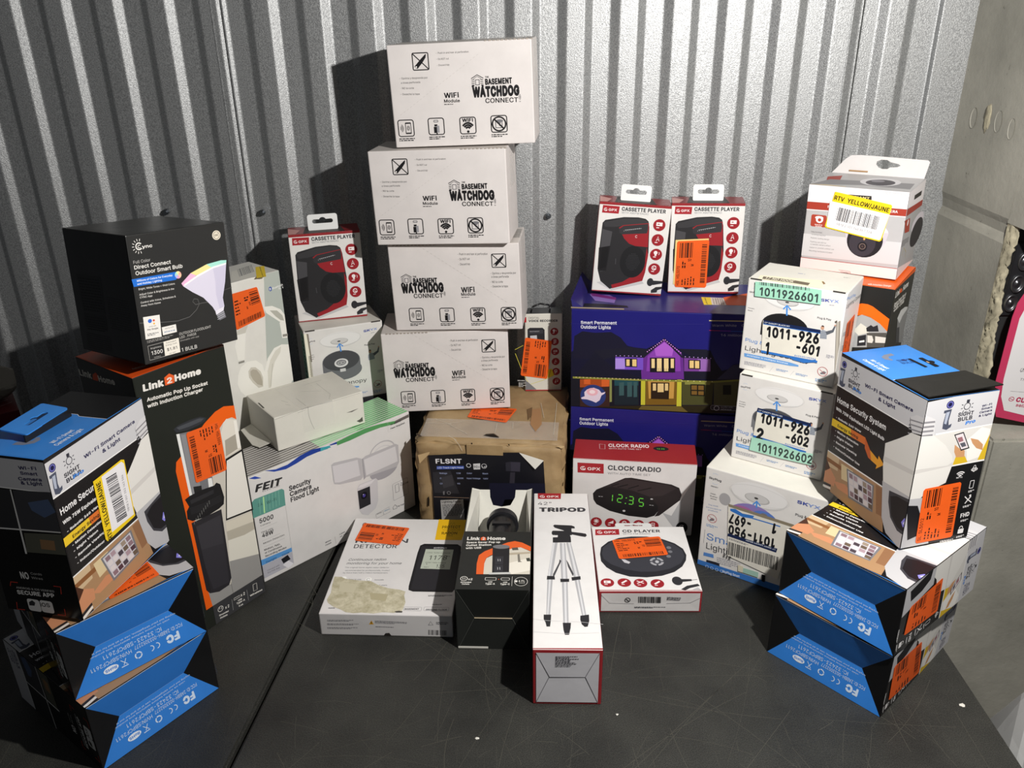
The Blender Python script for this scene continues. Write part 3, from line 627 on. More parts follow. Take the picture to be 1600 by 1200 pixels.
    def l(s, c, pts, w):                                     # stroke
        A, B = [], []
        for i, q in enumerate(pts):
            a, b = pts[max(i - 1, 0)], pts[min(i + 1, len(pts) - 1)]
            dx, dy = b[0] - a[0], b[1] - a[1]
            k = math.hypot(dx, dy) or 1
            nx, ny = -dy / k * w / 2, dx / k * w / 2
            A.append((q[0] - nx, q[1] - ny))
            B.append((q[0] + nx, q[1] + ny))
        n = len(pts)
        s.raw(c, A + B, [(i, n + i, n + i + 1, i + 1) for i in range(n - 1)])
    def t(s, c, txt, a, b, h, bold=0.0, slant=0.0):          # lettering from a to b along the baseline, cap height h
        vs, fs = glyphs(txt, bold)
        if not vs:
            return
        x0, x1 = min(v[0] for v in vs), max(v[0] for v in vs)
        L = math.hypot(b[0] - a[0], b[1] - a[1])
        ex, ey = (b[0] - a[0]) / L, (b[1] - a[1]) / L
        k, q = L / (x1 - x0), h / cap_height()
        pts = [(a[0] + ex * ((x - x0) * k + slant * y * q) + ey * y * q, a[1] + ey * ((x - x0) * k + slant * y * q) - ex * y * q) for x, y in vs]
        s.raw(c, pts, fs)
    def g(s, c, a, b, h, rows=1, gap=1.7, seed=1):           # rows of type too small to read
        rnd = random.Random(seed)
        L = math.hypot(b[0] - a[0], b[1] - a[1])
        ex, ey = (b[0] - a[0]) / L, (b[1] - a[1]) / L
        P, F = [], []
        for row in range(rows):
            x, end = 0.0, L * (1 if row < rows - 1 else rnd.uniform(0.5, 0.95))
            oy = row * h * gap
            while x < end:
                w = min(rnd.uniform(1.0, 4.0) * h, end - x)
                k = len(P)
                for xx, yy in ((x, oy), (x + w, oy), (x + w, oy - h), (x, oy - h)):
                    P.append((a[0] + ex * xx - ey * yy, a[1] + ey * xx + ex * yy))
                F.append((k, k + 1, k + 2, k + 3))
                x += w + h * 0.7
        s.raw(c, P, F)
    def b(s, c, tl, tr, bl, n=30, seed=1):                   # bar code
        rnd = random.Random(seed)
        ux, uy, vx, vy = tr[0] - tl[0], tr[1] - tl[1], bl[0] - tl[0], bl[1] - tl[1]
        P, F, x = [], [], 0.0
        ws = [rnd.choice((1, 1, 2, 3)) for _ in range(2 * n)]
        tot = float(sum(ws))
        for i, w in enumerate(ws):
            if i % 2 == 0:
                k = len(P)
                for q, z in ((x, 0), (x, 1), (x + w / tot, 1), (x + w / tot, 0)):
                    P.append((tl[0] + ux * q + vx * z, tl[1] + uy * q + vy * z))
                F.append((k, k + 1, k + 2, k + 3))
            x += w / tot
        s.raw(c, P, F)
    def pieces(s, name):                                     # every mark as a small part of its own
        s.name = name
        groups, cur, last = [], [], None
        for fi, f in enumerate(s.f):
            lo = min(f)
            if last is not None and lo > last:
                groups.append(cur)
                cur = []
            cur.append(fi)
            last = max(last or 0, max(f))
        groups.append(cur)
        for g in groups:
            ids = sorted({i for fi in g for i in s.f[fi]})
            k = {i: n for n, i in enumerate(ids)}
            mesh_obj(name, [s.v[i] for i in ids], [tuple(k[i] for i in s.f[fi]) for fi in g], [s.mats[s.i[g[0]]]], None, s.root)
    def done(s, label=None):
        o = mesh_obj(s.name, s.v, s.f, s.mats, s.i, s.root)
        o.data.update()
        # every printed facet looks outward
        bm = bmesh.new()
        bm.from_mesh(o.data)
        bm.normal_update()
        bad = [f for f in bm.faces if f.normal.dot(s.N) < 0]
        if bad:
            bmesh.ops.reverse_faces(bm, faces=bad)
        bm.to_mesh(o.data)
        bm.free()
        if label:
            o['label'] = label
        return o

ORANGE = 'f2621c'
def price_sticker(root, face, dim, q, code='', seed=1, lift=1.0, under=None):
    """orange clearance sticker; q = its corners tl, tr, br, bl as the sticker itself reads"""
    a = Art(root, face, dim, 'price_sticker', lift)
    tl, tr, br, bl = q
    def at(x, y):
        return (tl[0] * (1 - x) * (1 - y) + tr[0] * x * (1 - y) + br[0] * x * y + bl[0] * (1 - x) * y,
                tl[1] * (1 - x) * (1 - y) + tr[1] * x * (1 - y) + br[1] * x * y + bl[1] * (1 - x) * y)
    def mix(p0, p1, k):
        return (p0[0] + (p1[0] - p0[0]) * k, p0[1] + (p1[1] - p0[1]) * k)
    if under:
        a.p(under, [at(0.06, -0.05), at(1.03, -0.05), at(1.03, 0.98), at(0.06, 0.98)])
    c = [at(0.03, 0), at(0.97, 0), at(1, 0.04), at(1, 0.96), at(0.97, 1), at(0.03, 1), at(0, 0.96), at(0, 0.04)]
    a.p(card(ORANGE, 0.55), c)
    H = math.hypot(bl[0] - tl[0], bl[1] - tl[1])
    dk = '2a1208'
    if code:
        a.t(dk, code, at(0.04, 0.13), at(0.46, 0.13), H * 0.085, 0.01)
    for k in range(6):
        if k < 5:
            a.g(dk, at(0.05, 0.25 + k * 0.09), at(0.26 + 0.05 * (k % 2), 0.25 + k * 0.09), H * 0.035, 1, seed=seed + k)
    for k, wd in enumerate((0.02, 0.035, 0.015, 0.03, 0.045, 0.02, 0.03, 0.015)):
        y = 0.10 + k * 0.055
        a.p(dk, [at(0.64, y), at(0.96, y), at(0.96, y + wd), at(0.64, y + wd)])
    a.t(dk, 'M', at(0.46, 0.56), at(0.50, 0.56), H * 0.08, 0.02)
    a.t(dk, '10', at(0.56, 0.48), at(0.615, 0.48), H * 0.10, 0.02)
    a.g(dk, at(0.42, 0.24), at(0.58, 0.24), H * 0.04, 2, seed=seed + 9)
    a.b(dk, at(0.10, 0.79), at(0.93, 0.79), at(0.10, 0.94), 34, seed)
    o = a.done()
    o['label'] = 'orange clearance sticker with bar codes'
    return o
def plate(name, outer, holes, thick, mat, parent, mtx):
    """flat sheet with holes, outline in metres in its own plane"""
    cu = bpy.data.curves.new(name, 'CURVE')
    cu.dimensions = '2D'
    cu.fill_mode = 'BOTH'
    cu.extrude = thick / 2
    for ring in [outer] + holes:
        sp = cu.splines.new('POLY')
        sp.points.add(len(ring) - 1)
        for q, (x, y) in zip(sp.points, ring):
            q.co = (x, y, 0, 1)
        sp.use_cyclic_u = True
    ob = bpy.data.objects.new(name, cu)
    COL.objects.link(ob)
    dg = bpy.context.evaluated_depsgraph_get()
    me = bpy.data.meshes.new_from_object(ob.evaluated_get(dg))
    bpy.data.objects.remove(ob)
    bpy.data.curves.remove(cu)
    me.transform(mtx)
    me.materials.clear()
    me.materials.append(mat)
    return link(bpy.data.objects.new(name, me), parent)
def euro_hole(cx, cy, w, h):
    """the wide slot with a round bump that a shop hook goes through"""
    o = []
    r = h * 0.32
    for k in range(9):
        t = math.radians(90 + k * 22.5)
        o.append((cx - w / 2 + r + r * math.cos(t), cy + r * math.sin(t)))
    for k in range(9):
        t = math.radians(-90 + k * 22.5)
        o.append((cx + w / 2 - r + r * math.cos(t), cy + r * math.sin(t)))
    q = h * 0.55
    for k in range(7):
        t = math.radians(20 + k * 23.3)
        o.append((cx + q * math.cos(t), cy + q * 0.9 * math.sin(t) + h * 0.12))
    return o
def rounded(x0, y0, x1, y1, r):
    o = []
    for cx, cy, a in ((x1 - r, y0 + r, -90), (x1 - r, y1 - r, 0), (x0 + r, y1 - r, 90), (x0 + r, y0 + r, 180)):
        for k in range(5):
            t = math.radians(a + k * 22.5)
            o.append((cx + r * math.cos(t), cy + r * math.sin(t)))
    return o

# ------------------------------------------------------------------ the storage unit
WALL_Y, WALL_M = 1.4607, -0.0392                # the steel partition: y = WALL_Y + WALL_M * x
SIDE_X = 0.739                                  # face of the concrete side wall

def steel_wall():
    step, half, dep = 0.0846, 0.0068, 0.0046
    prof = []
    k = -9
    while True:
        c = -0.7993 + k * step                  # facet that turns to the right, then the one that turns left
        for x, o in ((c - half, -dep), (c + half, dep), (c + step / 2 - half, dep), (c + step / 2 + half, -dep)):
            if x < 0.672:
                prof.append((x, o))
        if c > 0.7:
            break
        k += 1
    prof += [(0.672, prof[-1][1]), (0.684, 0.0046), (0.6845, -0.0066), (SIDE_X + 0.02, -0.0066)]
    soft = [prof[0]]                            # every bend is rolled to a small radius
    for (xa, oa), (xb, ob), (xc, oc) in zip(prof, prof[1:], prof[2:]):
        la, lc = math.hypot(xb - xa, ob - oa), math.hypot(xc - xb, oc - ob)
        q = min(0.0022, la * 0.3, lc * 0.3)
        pa = (xb + (xa - xb) / la * q, ob + (oa - ob) / la * q)
        pc = (xb + (xc - xb) / lc * q, ob + (oc - ob) / lc * q)
        for t in (0.0, 0.25, 0.5, 0.75, 1.0):
            soft.append(((1 - t) ** 2 * pa[0] + 2 * t * (1 - t) * xb + t * t * pc[0], (1 - t) ** 2 * pa[1] + 2 * t * (1 - t) * ob + t * t * pc[1]))
    prof = soft + [prof[-1]]
    v, f = [], []
    for x, o in prof:
        y = WALL_Y + WALL_M * x + o
        v += [(x, y, 0.0), (x, y, 2.7)]
    for i in range(len(prof) - 1):
        f.append((2 * i, 2 * i + 2, 2 * i + 3, 2 * i + 1))
    o = structure(mesh_obj('wall_back', v, f, [GALV]))
    for x in (-0.468, 0.556):                   # lapped sheet edges
        bm = bmesh.new()
        y = WALL_Y + WALL_M * x
        for dx in (-0.010, 0.008):
            add_box(bm, x + dx, x + dx + 0.0018, y - 0.0052, y - 0.0035, 0.0, 2.7)
        bm_obj('seam', bm, GALV, o)
    for x, z in ((-0.612, 1.217), (-0.439, 1.215), (0.068, 1.206), (-0.26, 1.22)):
        bm = bmesh.new()
        y = WALL_Y + WALL_M * x - 0.0046
        if x == -0.26:
            continue
        add_tube(bm, (x, y + 0.006, z), (x, y - 0.001, z), 0.0050, seg=20)
        add_tube(bm, (x, y - 0.001, z), (x, y - 0.0055, z), 0.0032, seg=6)
        bm_obj('screw', bm, SCREW, o)
    return o
steel_wall()

def side_wall():
    rnd = random.Random(4)
    bm = bmesh.new()
    y1 = WALL_Y + WALL_M * SIDE_X - 0.004
    ya = 1.218                                  # where the broken arris starts
    zs = (0.0, 1.208, 1.216, 1.222, 1.236, 1.246, 2.7)
    xs = (0.0, 0.0, 0.003, 0.005, 0.003, 0.0, 0.0)       # the shallow groove at a formwork joint
    col = []
    for y in (y1, 1.36, 1.30, ya):
        col.append([bm.verts.new((SIDE_X + x + (0.0 if y == y1 else rnd.uniform(-0.0006, 0.0006)), y, z)) for z, x in zip(zs, xs)])
    for i in range(3):
        for j in range(len(zs) - 1):
            bm.faces.new((col[i][j], col[i][j + 1], col[i + 1][j + 1], col[i + 1][j]))
    o = structure(bm_obj('wall_right', bm, CONCRETE))
    # rough broken corner
    bm = bmesh.new()
    n, mth = 70, 9
    rows = []
    for i in range(n + 1):
        z = 0.925 + 0.315 * i / n
        rag = 0.003 * math.sin(z * 31) + 0.003 * math.sin(z * 57 + 1) + 0.012 * max(0.0, 1 - abs(z - 1.01) / 0.08)
        row = []
        for j in range(mth):
            t = j / (mth - 1)
            x = SIDE_X + 0.007 * t * t + (rnd.uniform(-0.0022, 0.0022) if 0 < j else 0)
            y = ya - (0.020 + rag * t) * t ** 0.8 + (rnd.uniform(-0.0022, 0.0022) if 0 < j else 0)
            row.append(bm.verts.new((x, y, z)))
        row.append(bm.verts.new((SIDE_X + 0.05, 1.30, z)))
        rows.append(row)
    for i in range(n):
        for j in range(mth):
            bm.faces.new((rows[i][j], rows[i + 1][j], rows[i + 1][j + 1], rows[i][j + 1]))
    bm_obj('broken_edge', bm, ROUGH_CONCRETE, o, True)
    # pour marks on the smooth face
    for (y, z, ru, rv) in ((1.372, 1.372, 0.010, 0.016), (1.300, 1.375, 0.010, 0.016), (1.262, 1.369, 0.009, 0.015)):
        bm = bmesh.new()
        N = 26
        a = [bm.verts.new((SIDE_X - 0.0012, y + ru * math.cos(2 * math.pi * k / N), z + rv * math.sin(2 * math.pi * k / N))) for k in range(N)]
        b = [bm.verts.new((SIDE_X + 0.0006, y + (ru - 0.003) * math.cos(2 * math.pi * k / N), z + (rv - 0.003) * math.sin(2 * math.pi * k / N))) for k in range(N)]
        for k in range(N):
            bm.faces.new((a[k], a[(k + 1) % N], b[(k + 1) % N], b[k]))
        bm_obj('formwork_ring', bm, CONCRETE, o, True)
    bm = bmesh.new()                            # honeycombed patch
    bmesh.ops.create_icosphere(bm, subdivisions=3, radius=1.0)
    for v in bm.verts:
        q = 1 + rnd.uniform(-0.25, 0.25)
        v.co = Vector((SIDE_X + v.co.x * 0.003 * q, 1.332 + v.co.y * 0.0085 * q, 1.377 + v.co.z * 0.022 * q))
    bm_obj('honeycomb_patch', bm, ROUGH_CONCRETE, o, True)
    # the low block the side wall stands on, beside the table
    bm = bmesh.new()
    add_box(bm, SIDE_X - 0.002, 1.6, 1.125, 1.30, 0.0, 0.925)
    bmesh.ops.bevel(bm, geom=list(bm.edges), offset=0.004, segments=2, affect='EDGES')
    bm_obj('plinth', bm, CONCRETE, o)
    bm = bmesh.new()                            # the wall runs on above the broken corner
    add_box(bm, SIDE_X + 0.0002, 1.6, 1.10, ya + 0.002, 1.240, 2.7)
    bm_obj('upper_wall', bm, CONCRETE, o)
    bm = bmesh.new()                            # dark steel door jamb behind the corner
    add_box(bm, SIDE_X + 0.020, 1.6, 1.225, 1.29, 0.925, 1.239)
    bm_obj('door_jamb', bm, STEEL_DARK, o)
    return o
side_wall()

bm = bmesh.new()
add_box(bm, -3.0, 3.0, -2.0, 1.7, -0.05, 0.0)
structure(bm_obj('floor', bm, FLOOR_MAT))

# ------------------------------------------------------------------ folding tables
def folding_table(name, label, xa, xb, x0, x1):
    """black plastic table top; xa..xb at the wall end, x0..x1 at the near end"""
    o = bpy.data.objects.new(name, None)
    COL.objects.link(o)
    cx = (x0 + x1) / 2
    o.location = (cx, 0.86, 0.0)
    tag(o, label, 'table', 'black folding tables pushed together')
    yn, yf = 0.32, 1.43
    def slab(z0, z1, inset):
        def corner(x, y, sx, sy, r=0.022):
            return [(x - sx * r + sx * r * math.cos(t), y - sy * r + sy * r * math.sin(t)) for t in [math.radians(a) for a in (0, 22.5, 45, 67.5, 90)]]
        c = corner(x1 - inset, yn + inset, 1, -1)[::-1] + corner(xb - inset, yf - inset, 1, 1) + corner(xa + inset, yf - inset, -1, 1)[::-1] + corner(x0 + inset, yn + inset, -1, -1)
        b = bmesh.new()
        lo = [b.verts.new((x - cx, y - 0.86, z0)) for x, y in c]
        hi = [b.verts.new((x - cx, y - 0.86, z1)) for x, y in c]
        n = len(c)
        for k in range(n):
            b.faces.new((lo[k], lo[(k + 1) % n], hi[(k + 1) % n], hi[k]))
        top = b.faces.new(hi)
        b.faces.new(lo[::-1])
        bmesh.ops.recalc_face_normals(b, faces=list(b.faces))
        ed = [e for e in top.edges]
        bmesh.ops.bevel(b, geom=ed, offset=0.003, segments=2, affect='EDGES')
        return b
    bm_obj('table_top', slab(TABLE - 0.036, TABLE, 0.0), TABLE_MAT, o)
    rnd = random.Random(int(abs(x0) * 1000))      # knife and box scratches in the plastic
    V, F = [], []
    for k in range(420):
        px, py = rnd.uniform(x0 + 0.02, x1 - 0.02), rnd.uniform(yn + 0.02, yf - 0.05)
        an, L, bend = rnd.uniform(0, math.pi), rnd.choice((0.02, 0.03, 0.05, 0.08, 0.14, 0.22)) * rnd.uniform(0.6, 1.3), rnd.uniform(-0.5, 0.5)
        wd = rnd.uniform(0.00010, 0.00024)
        n, q = 6, []
        for j in range(n + 1):
            a_ = an + bend * j / n
            if j:
                px, py = px + L / n * math.cos(a_), py + L / n * math.sin(a_)
            if not (x0 + 0.03 < px < x1 - 0.03 and yn + 0.01 < py < yf - 0.02):
                break
            q.append((px, py, -math.sin(a_) * wd, math.cos(a_) * wd))
        if len(q) < 3:
            continue
        b0 = len(V)
        for u, v_, nx, ny in q:
            V += [(u - nx - cx, v_ - ny - 0.86, TABLE + 0.00006), (u + nx - cx, v_ + ny - 0.86, TABLE + 0.00006)]
        F += [(b0 + 2 * j, b0 + 2 * j + 2, b0 + 2 * j + 3, b0 + 2 * j + 1) for j in range(len(q) - 1)]
    sc = mesh_obj('scratches', V, F, [SCRATCH], None, o)
    sc['kind'] = 'stuff'
    bm_obj('rim', slab(TABLE - 0.046, TABLE - 0.036, 0.010), plastic('151515', 0.5), o)
    m = plastic('3a3b3d', 0.35)
    for sy in (-0.40, 0.42):
        for sx in (-1, 1):
            b = bmesh.new()
            x = sx * ((x1 - x0) / 2 - 0.12)
            add_tube(b, (x, sy, 0.0), (x, sy, TABLE - 0.046), 0.013, seg=16)
            bm_obj('leg', b, m, o)
        b = bmesh.new()
        add_tube(b, (-((x1 - x0) / 2 - 0.12), sy, 0.16), ((x1 - x0) / 2 - 0.12, sy, 0.16), 0.009, seg=12)
        bm_obj('brace', b, m, o)
    return o
folding_table('folding_table', 'black pebbled plastic folding table, the right one of two, under most of the boxes', -0.258, 0.592, -0.372, 0.574)
folding_table('folding_table', 'black folding table left of the seam, mostly hidden under the dark stack of blue-ended boxes', -1.10, -0.263, -1.10, -0.378)

# ------------------------------------------------------------------ flood bulb box on the tall socket box, left
def bulb_box():
    t, dim = thing('light_bulb_box', 'charcoal bulb box showing a white cone floodlight, on the tall orange-topped box at left', 'box', 'bulb_box')
    carton(t, dim, {'all': '161616', 'front': '2d2d2c', 'top': '2b2b29'}, rough=0.32)
    a = Art(t, 'front', dim, 'front_print')
    W = 'e9e6e0'
    for k in range(9):
        an = math.radians(75 + k * 26)
        c = (14.6,13.8)
        a.l(W, [(c[0] + 6.0 * math.cos(an), c[1] - 6.0 * math.sin(an)), (c[0] + 8.6 * math.cos(an), c[1] - 8.6 * math.sin(an))], 0.7)
    a.o(W, (14.6,13.8), 4.4, 4.4, 1.3, 40, 320)
    a.o(W, (14.9,14.2), 2.0, 2.0, 0.7, 40, 320)
    a.t(W, 'ync', (18.2,16.5),(31.2,16.7),3.4, 0.02)
    a.e('e6dcc8', (119.9,14.4),6.1,5.8)
    a.o('57534c', (119.9,14.4), 4.6, 4.6, 0.6)
    a.t('4a463f', 'GE', (116.9,15.6),(122.6,15.5),2.7, 0.02, 0.2)
    a.t('b9b6b2', 'Full Color', (4.7,32.5),(26.1,32.5),3.4)
    a.t(W, 'Direct Connect', (4.8,38.9),(52,39.2),4.2, 0.015)
    a.t(W, 'Outdoor Smart Bulb', (5.3,45.7),(66.8,46.4),4.3, 0.015)
    a.p('1d6fd2', [(-0.6,49.5),(57.2,50),(61.3,55.2),(55.3,59.4),(0.7,58.4)])
    a.t('e8eefc', 'Millions of Colors for Everyday', (5.6,53.3),(51.8,54.2),2.1, 0.02)
    a.t('e8eefc', 'and Holiday Lighting', (5.4,57),(37.1,57.6),2.1, 0.02)
    for k, c in enumerate(('f7c9a0', 'e8a0c8', 'b0b8f0', 'a8e0d0', 'f0eaa0', 'f0b0a0')):
        a.e(c, (59.4,54.1), 4.4, 4.4, k * 60, k * 60 + 60)
    for s_, q in (('Bright, White Tones + Vivid Colors', ((6,63.1),(53.2,64.6),2.1)), ('Adjust Color & Brightness in the', ((5.9,69.4),(51.4,70.4),2.1)), ('CYNC App', ((6,72.8),(21.9,73.4),2.1)),
                  ('Control with Voice, Schedules &', ((6,78.9),(52.1,79.9),2.1)), ('Away from Home', ((5.8,82.6),(31.2,83.4),2.1))):
        a.t('d8d5d0', s_, q[0], q[1], q[2], 0.01)
    a.l('5c5b5a', [(0.9,101),(26.8,105.8),(50.2,108.9),(67.3,107.3),(78.1,100.5),(83,94.3),(81.6,88),(76.6,86.7),(74.1,89.6),(77.7,94.1),(87,93.9),(95.8,94.4)], 0.8)
    a.l('4c4b4a', [(120.2,84),(133.2,82.4)], 0.8)
    a.p('d9d4e4', [(64.2,68.9),(84.6,60.6),(109,53.6),(129,51.7),(124.4,73.5),(118.1,92.9),(118.9,104.5),(104.6,107.8),(101.4,101.6),(89.8,87.6),(75.2,77.8)])
    a.p('cbc6da', [(109,53.6),(129,51.7),(124.4,73.5),(118.1,92.9),(118.9,104.5),(111.4,105.7),(108.8,87.1),(110,71)])
    a.p('f0b8d8', [(62.1,65),(76.4,54.9),(83.8,58.9),(64.2,68.9)])
    a.p('f2e49a', [(76.4,54.9),(100.4,47.7),(108,52.5),(83.8,58.9)])
    a.p('a8e4d4', [(100.4,47.7),(122,46),(130.1,47),(129,51.7),(107.8,53.7)])
    a.p('f6f2f2', [(65.6,66.8),(84.9,58.7),(109.2,51.9),(129.2,50.1),(128.9,52.1),(108.9,54.2),(85,61.3),(65.3,69.1)])
    a.p('e6e2ec', [(104.6,107.8),(118.4,104.4),(116.8,109.3),(105.5,113.2)])
    a.p('77767c', [(105.5,112.8),(117.3,109),(119.4,118.6),(109.2,120.7)])
    for k in range(3):
        a.l('b8b8c0', [(q[0], q[1] + k * 2.6) for q in [(106.4,113.8),(117.5,111.1)]], 0.7)
    a.p('efebe4', [(6.1,95.1),(27.4,96.4),(26.1,123),(5.2,121.7)])
    a.e('3a6fd0', (14,101.2),2.6,2.4)
    a.e('d8553c', (19,101.5),1.4,1.3)
    a.e('f0b23c', (18.8,105.3),1.2,1.1)
    a.t('444', 'works with', (11.6,108.4),(21,108.9),1.3)
    a.t('333', 'Hey Google', (9,111.7),(23.1,112.5),1.8, 0.02)
    a.g('777', (8.2,116.5), (22.7,117.5), 1.0, 2)
    a.p('efebe4', [(27.9,112),(47,112.2),(47,121.8),(28,121.8)])
    a.t('444', 'works with', (31.7,115.2),(43.6,115.4),1.5)
    a.t('3a6a9a', 'alexa', (30,119.1),(44.5,119.6),1.7, 0.01)
    a.g('8f8c88', (6.4,124.7), (41.5,124.9), 1.0, 2)
    a.t('cfccc6', 'OUTDOOR FLOODLIGHT', (49.6,126.8),(95.3,127.2),3.1)
    a.t('cfccc6', 'LED . PAR38', (49.8,131.1),(72.8,131.3),2.9)
    a.t('b0ada8', 'Dimmable with app', (49.7,134.7),(76.4,134.8),1.9)
    a.l('bdbab4', [(6.4,130.1),(27.2,130)], 0.4)
    a.l('bdbab4', [(6.4,130.1),(6.4,147.5),(27,147.3)], 0.4)
    a.t('cfccc6', 'Brightness', (9.6,134.8),(23.8,135.1),2)
    a.t(W, '1300', (9.7,141.8),(24.5,142.3),4.3, 0.01)
    a.t('bdbab4', 'lumens', (12.4,146),(21.1,146.4),1.5)
    a.p('efe9dc', [(27.2,129.6),(48.1,129.3),(47.7,147.4),(26.7,147.4)])
    a.t('333', 'Estimated', (30.6,132.8),(43.8,132.7),1.7)
    a.t('333', 'Energy Cost', (29.7,135.7),(44.6,135.7),1.7)
    a.t('222', '$1.81', (30.4,142.1),(44.1,142),3.3, 0.01)
    a.t('333', 'per year', (32.8,146.3),(41.7,146.1),1.3)
    a.t(W, '1 BULB', (49.9,147.5),(71.6,148.1),4.4)
    a.done()
    a = Art(t, 'left', dim, 'side_print')
    a.p('2d2d2c', [(15.1,54.6),(67.2,53.3),(65.1,99.8),(16.8,100.9)])
    a.p('2a2a29', [(17.1,102.3),(64.7,101.1),(63.3,119.9),(15.2,120.1)])
    a.g('0e0e0e', (17.7,59.9), (63,58.4), 1.6, 12, 2.2)
    a.g('0e0e0e', (18.6,107.8), (60.8,106.3), 1.4, 6, 2.2, 3)
    a.g('2f2e2d', (71.5,77.5), (116.5,78), 1.2, 14, 2.4, 5)
    a.g('2f2e2d', (13.9,128.9), (66.3,128.5), 1.2, 8, 2.3, 6)
    a.done()
    a = Art(t, 'top', dim, 'top_print')
    a.g('4d525c', (30.4,56.4), (61.7,83), 2.2, 1)
    a.l('1a1a19', [(7.5,7.6),(10.7,120.5),(125.4,139.3)], 0.5)
    a.done()
    return t
bulb_box()

# ------------------------------------------------------------------ tall pop-up socket box
def house_two(a, pts, c, A, B, H):
    a.p('e8622a', pts)
    a.t(c, '2', A, B, H, 0.03)
def socket_box_left():
    t, dim = thing('pop_up_socket_box', 'tall dark box picturing a black pop-up tube, under the charcoal bulb box', 'box', 'socket_box_left')
    carton(t, dim, {'all': '1d1e1c', 'front': '22251f', 'top': 'e0541c', 'left': '1c1b1a'}, rough=0.38)
    a = Art(t, 'front', dim, 'front_print')
    W = 'ece8e0'
    a.t(W, 'Link', (10.3,21),(38.3,23.7),7.7, 0.05)
    house_two(a, [(40.7,14.2),(48.1,11.2),(54,16),(52.9,25.7),(39.9,24.7)], W, (42.9,23),(50.1,23.8),6.7)
    a.t(W, 'Home', (53.7,23.8),(91.8,27.2),7.6, 0.05)
    a.t(W, 'Automatic Pop Up Socket', (12.3,35.8),(98.5,45.2),4.5, 0.03)
    a.t(W, 'with Induction Charger', (11.4,44.1),(90,51.1),4.5, 0.03)
    a.clipped('ee6112', [(33.3,369.5),(33.1,251.4),(30.7,143),(33.7,131),(41.7,126.2),(83.6,95.8),(101.9,86.5),(116,84.2),(135.7,90.5),(134.8,113.4),(134.9,369.2),(43.9,369.4)])
    a.clipped('cfc9bd', [(111.6,106.3),(117.4,103.8),(125.6,104.5),(134.9,112.8),(134.6,370.7),(43.9,369.4),(44.9,264.2),(41.9,192.9),(55.6,152.4)])
    a.clipped('e3ddd0', [(111.5,106.8),(116.9,103.1),(133.9,111.9),(133.4,155.2),(106.2,157.4),(104.9,119.9)])
    a.clipped('a9a294', [(109,132.8),(135.5,129.9),(133.9,152.5),(106.4,156.4)])
    a.clipped('f0ece2', [(136,113.3),(133.6,154.1),(126.4,153.1),(127.5,110.3)])
    a.p('161616', [(105.1,159.8),(134.4,156.8),(134.9,257.7),(88.7,250.8)])
    a.p('e9e5dc', [(106.3,163.2),(131.9,160.2),(132.8,254.7),(91,248.5)])
    a.clipped('d8d1c0', [(88.2,253.5),(135.1,260.3),(135.6,276.1),(86.8,267.9)])
    a.clipped('b9b2a2', [(86.8,267.9),(135.5,276.7),(135.4,288.5),(113.8,288.8),(86.5,282.4)])
    a.clipped('e0dccf', [(86.4,283),(113.8,288.8),(135.7,290.3),(135.6,333.5),(82.8,316.2)])
    a.clipped('9a9895', [(82.8,316.2),(135.5,334.1),(134.6,370.7),(43.9,369.4),(41.7,341.8),(79.6,353.7)])
    a.l('6f6d6a', [(78.7,349.9),(79.2,369.7)], 0.7)
    a.p('77777a', [(41.8,93.9),(84,102.6),(79.4,195.2),(44.4,189.1)])
    a.p('8d8d90', [(47.5,97.4),(64.4,101.6),(59.9,190.9),(46.6,189.2)])
    a.p('ecece8', [(41.4,93.7),(45.7,94.8),(46.5,186.9),(42.6,187)])
    a.p('ecece8', [(73.4,175.1),(79.4,176.9),(79.1,195.1),(72,194.3)])
    a.p('303236', [(38.9,85.3),(46.5,82.8),(62.7,82.4),(78.9,83.9),(87.2,89),(85.3,93),(75.4,94.9),(58.8,95),(42,91.8)])
    a.p('4a4d52', [(43.4,85.1),(60.8,85.3),(77.2,85.8),(83.9,88.7),(79.5,91.1),(62.3,91.2),(46.5,89.6)])
    a.p('222', [(50.3,176.2),(62,180.1),(61.7,190.4),(50.3,187.7)])
    a.p('1c1b1d', [(35.1,188.2),(43.3,186.3),(63,186.8),(80.5,189.5),(84.8,187),(90.1,192),(92.6,213.7),(90.1,224.1),(81.7,227),(60.6,228.8),(39.6,224.2),(33,217.7),(34.3,205.9),(38.9,201.2)])
    a.p('2d2c2f', [(41.9,192.9),(61.6,194.1),(78.9,194.9),(77.8,200.7),(60.4,200.3),(42.4,198.8)])
    for k in range(5):
        a.l('38373a', [(p[0], p[1] + k * 2.2) for p in [(39.6,204.5),(58.9,207.6),(88.7,208.7)]], 0.5)
    a.p('2c2a2e', [(37.5,226.2),(84.8,229.6),(80.9,343.3),(75.4,352.6),(58.4,353.4),(43.7,346.9),(39.3,338.4)])
    a.p('3a383d', [(40.8,235.3),(81.5,237.3),(79.1,282.7),(41,272.3)])
    a.p('343237', [(41,272.3),(79.1,282.7),(76.2,348.3),(50.3,344.3)])
    a.p('262428', [(37.5,226.2),(42.9,233.6),(46.2,346.6),(41.5,342.9),(39.3,338.4)])
    for k in range(9):
        a.l('8a8a88', [(p[0] + k * 3.4, p[1] - k * 2.2) for p in [(41.8,224.8),(41.5,230.5)]], 0.5)
    a.clipped('3a3a3c', [(43.9,369.4),(134.6,370.7),(134.6,403.3),(43.4,404.7)])
    a.o(W, (54.9,381.7), 4.6, 4.6, 0.7)
    a.l(W, [(53.7,377.9),(53.3,381.6)], 0.7)
    a.l(W, [(56.9,379.4),(56.5,383.1)], 0.7)
    a.t(W, 'x 2', (62.1,386.9),(68.9,387.6),4.3, 0.02)
    a.t(W, 'Grounded', (50.7,392.2),(66.4,394.4),2.3, 0.03)
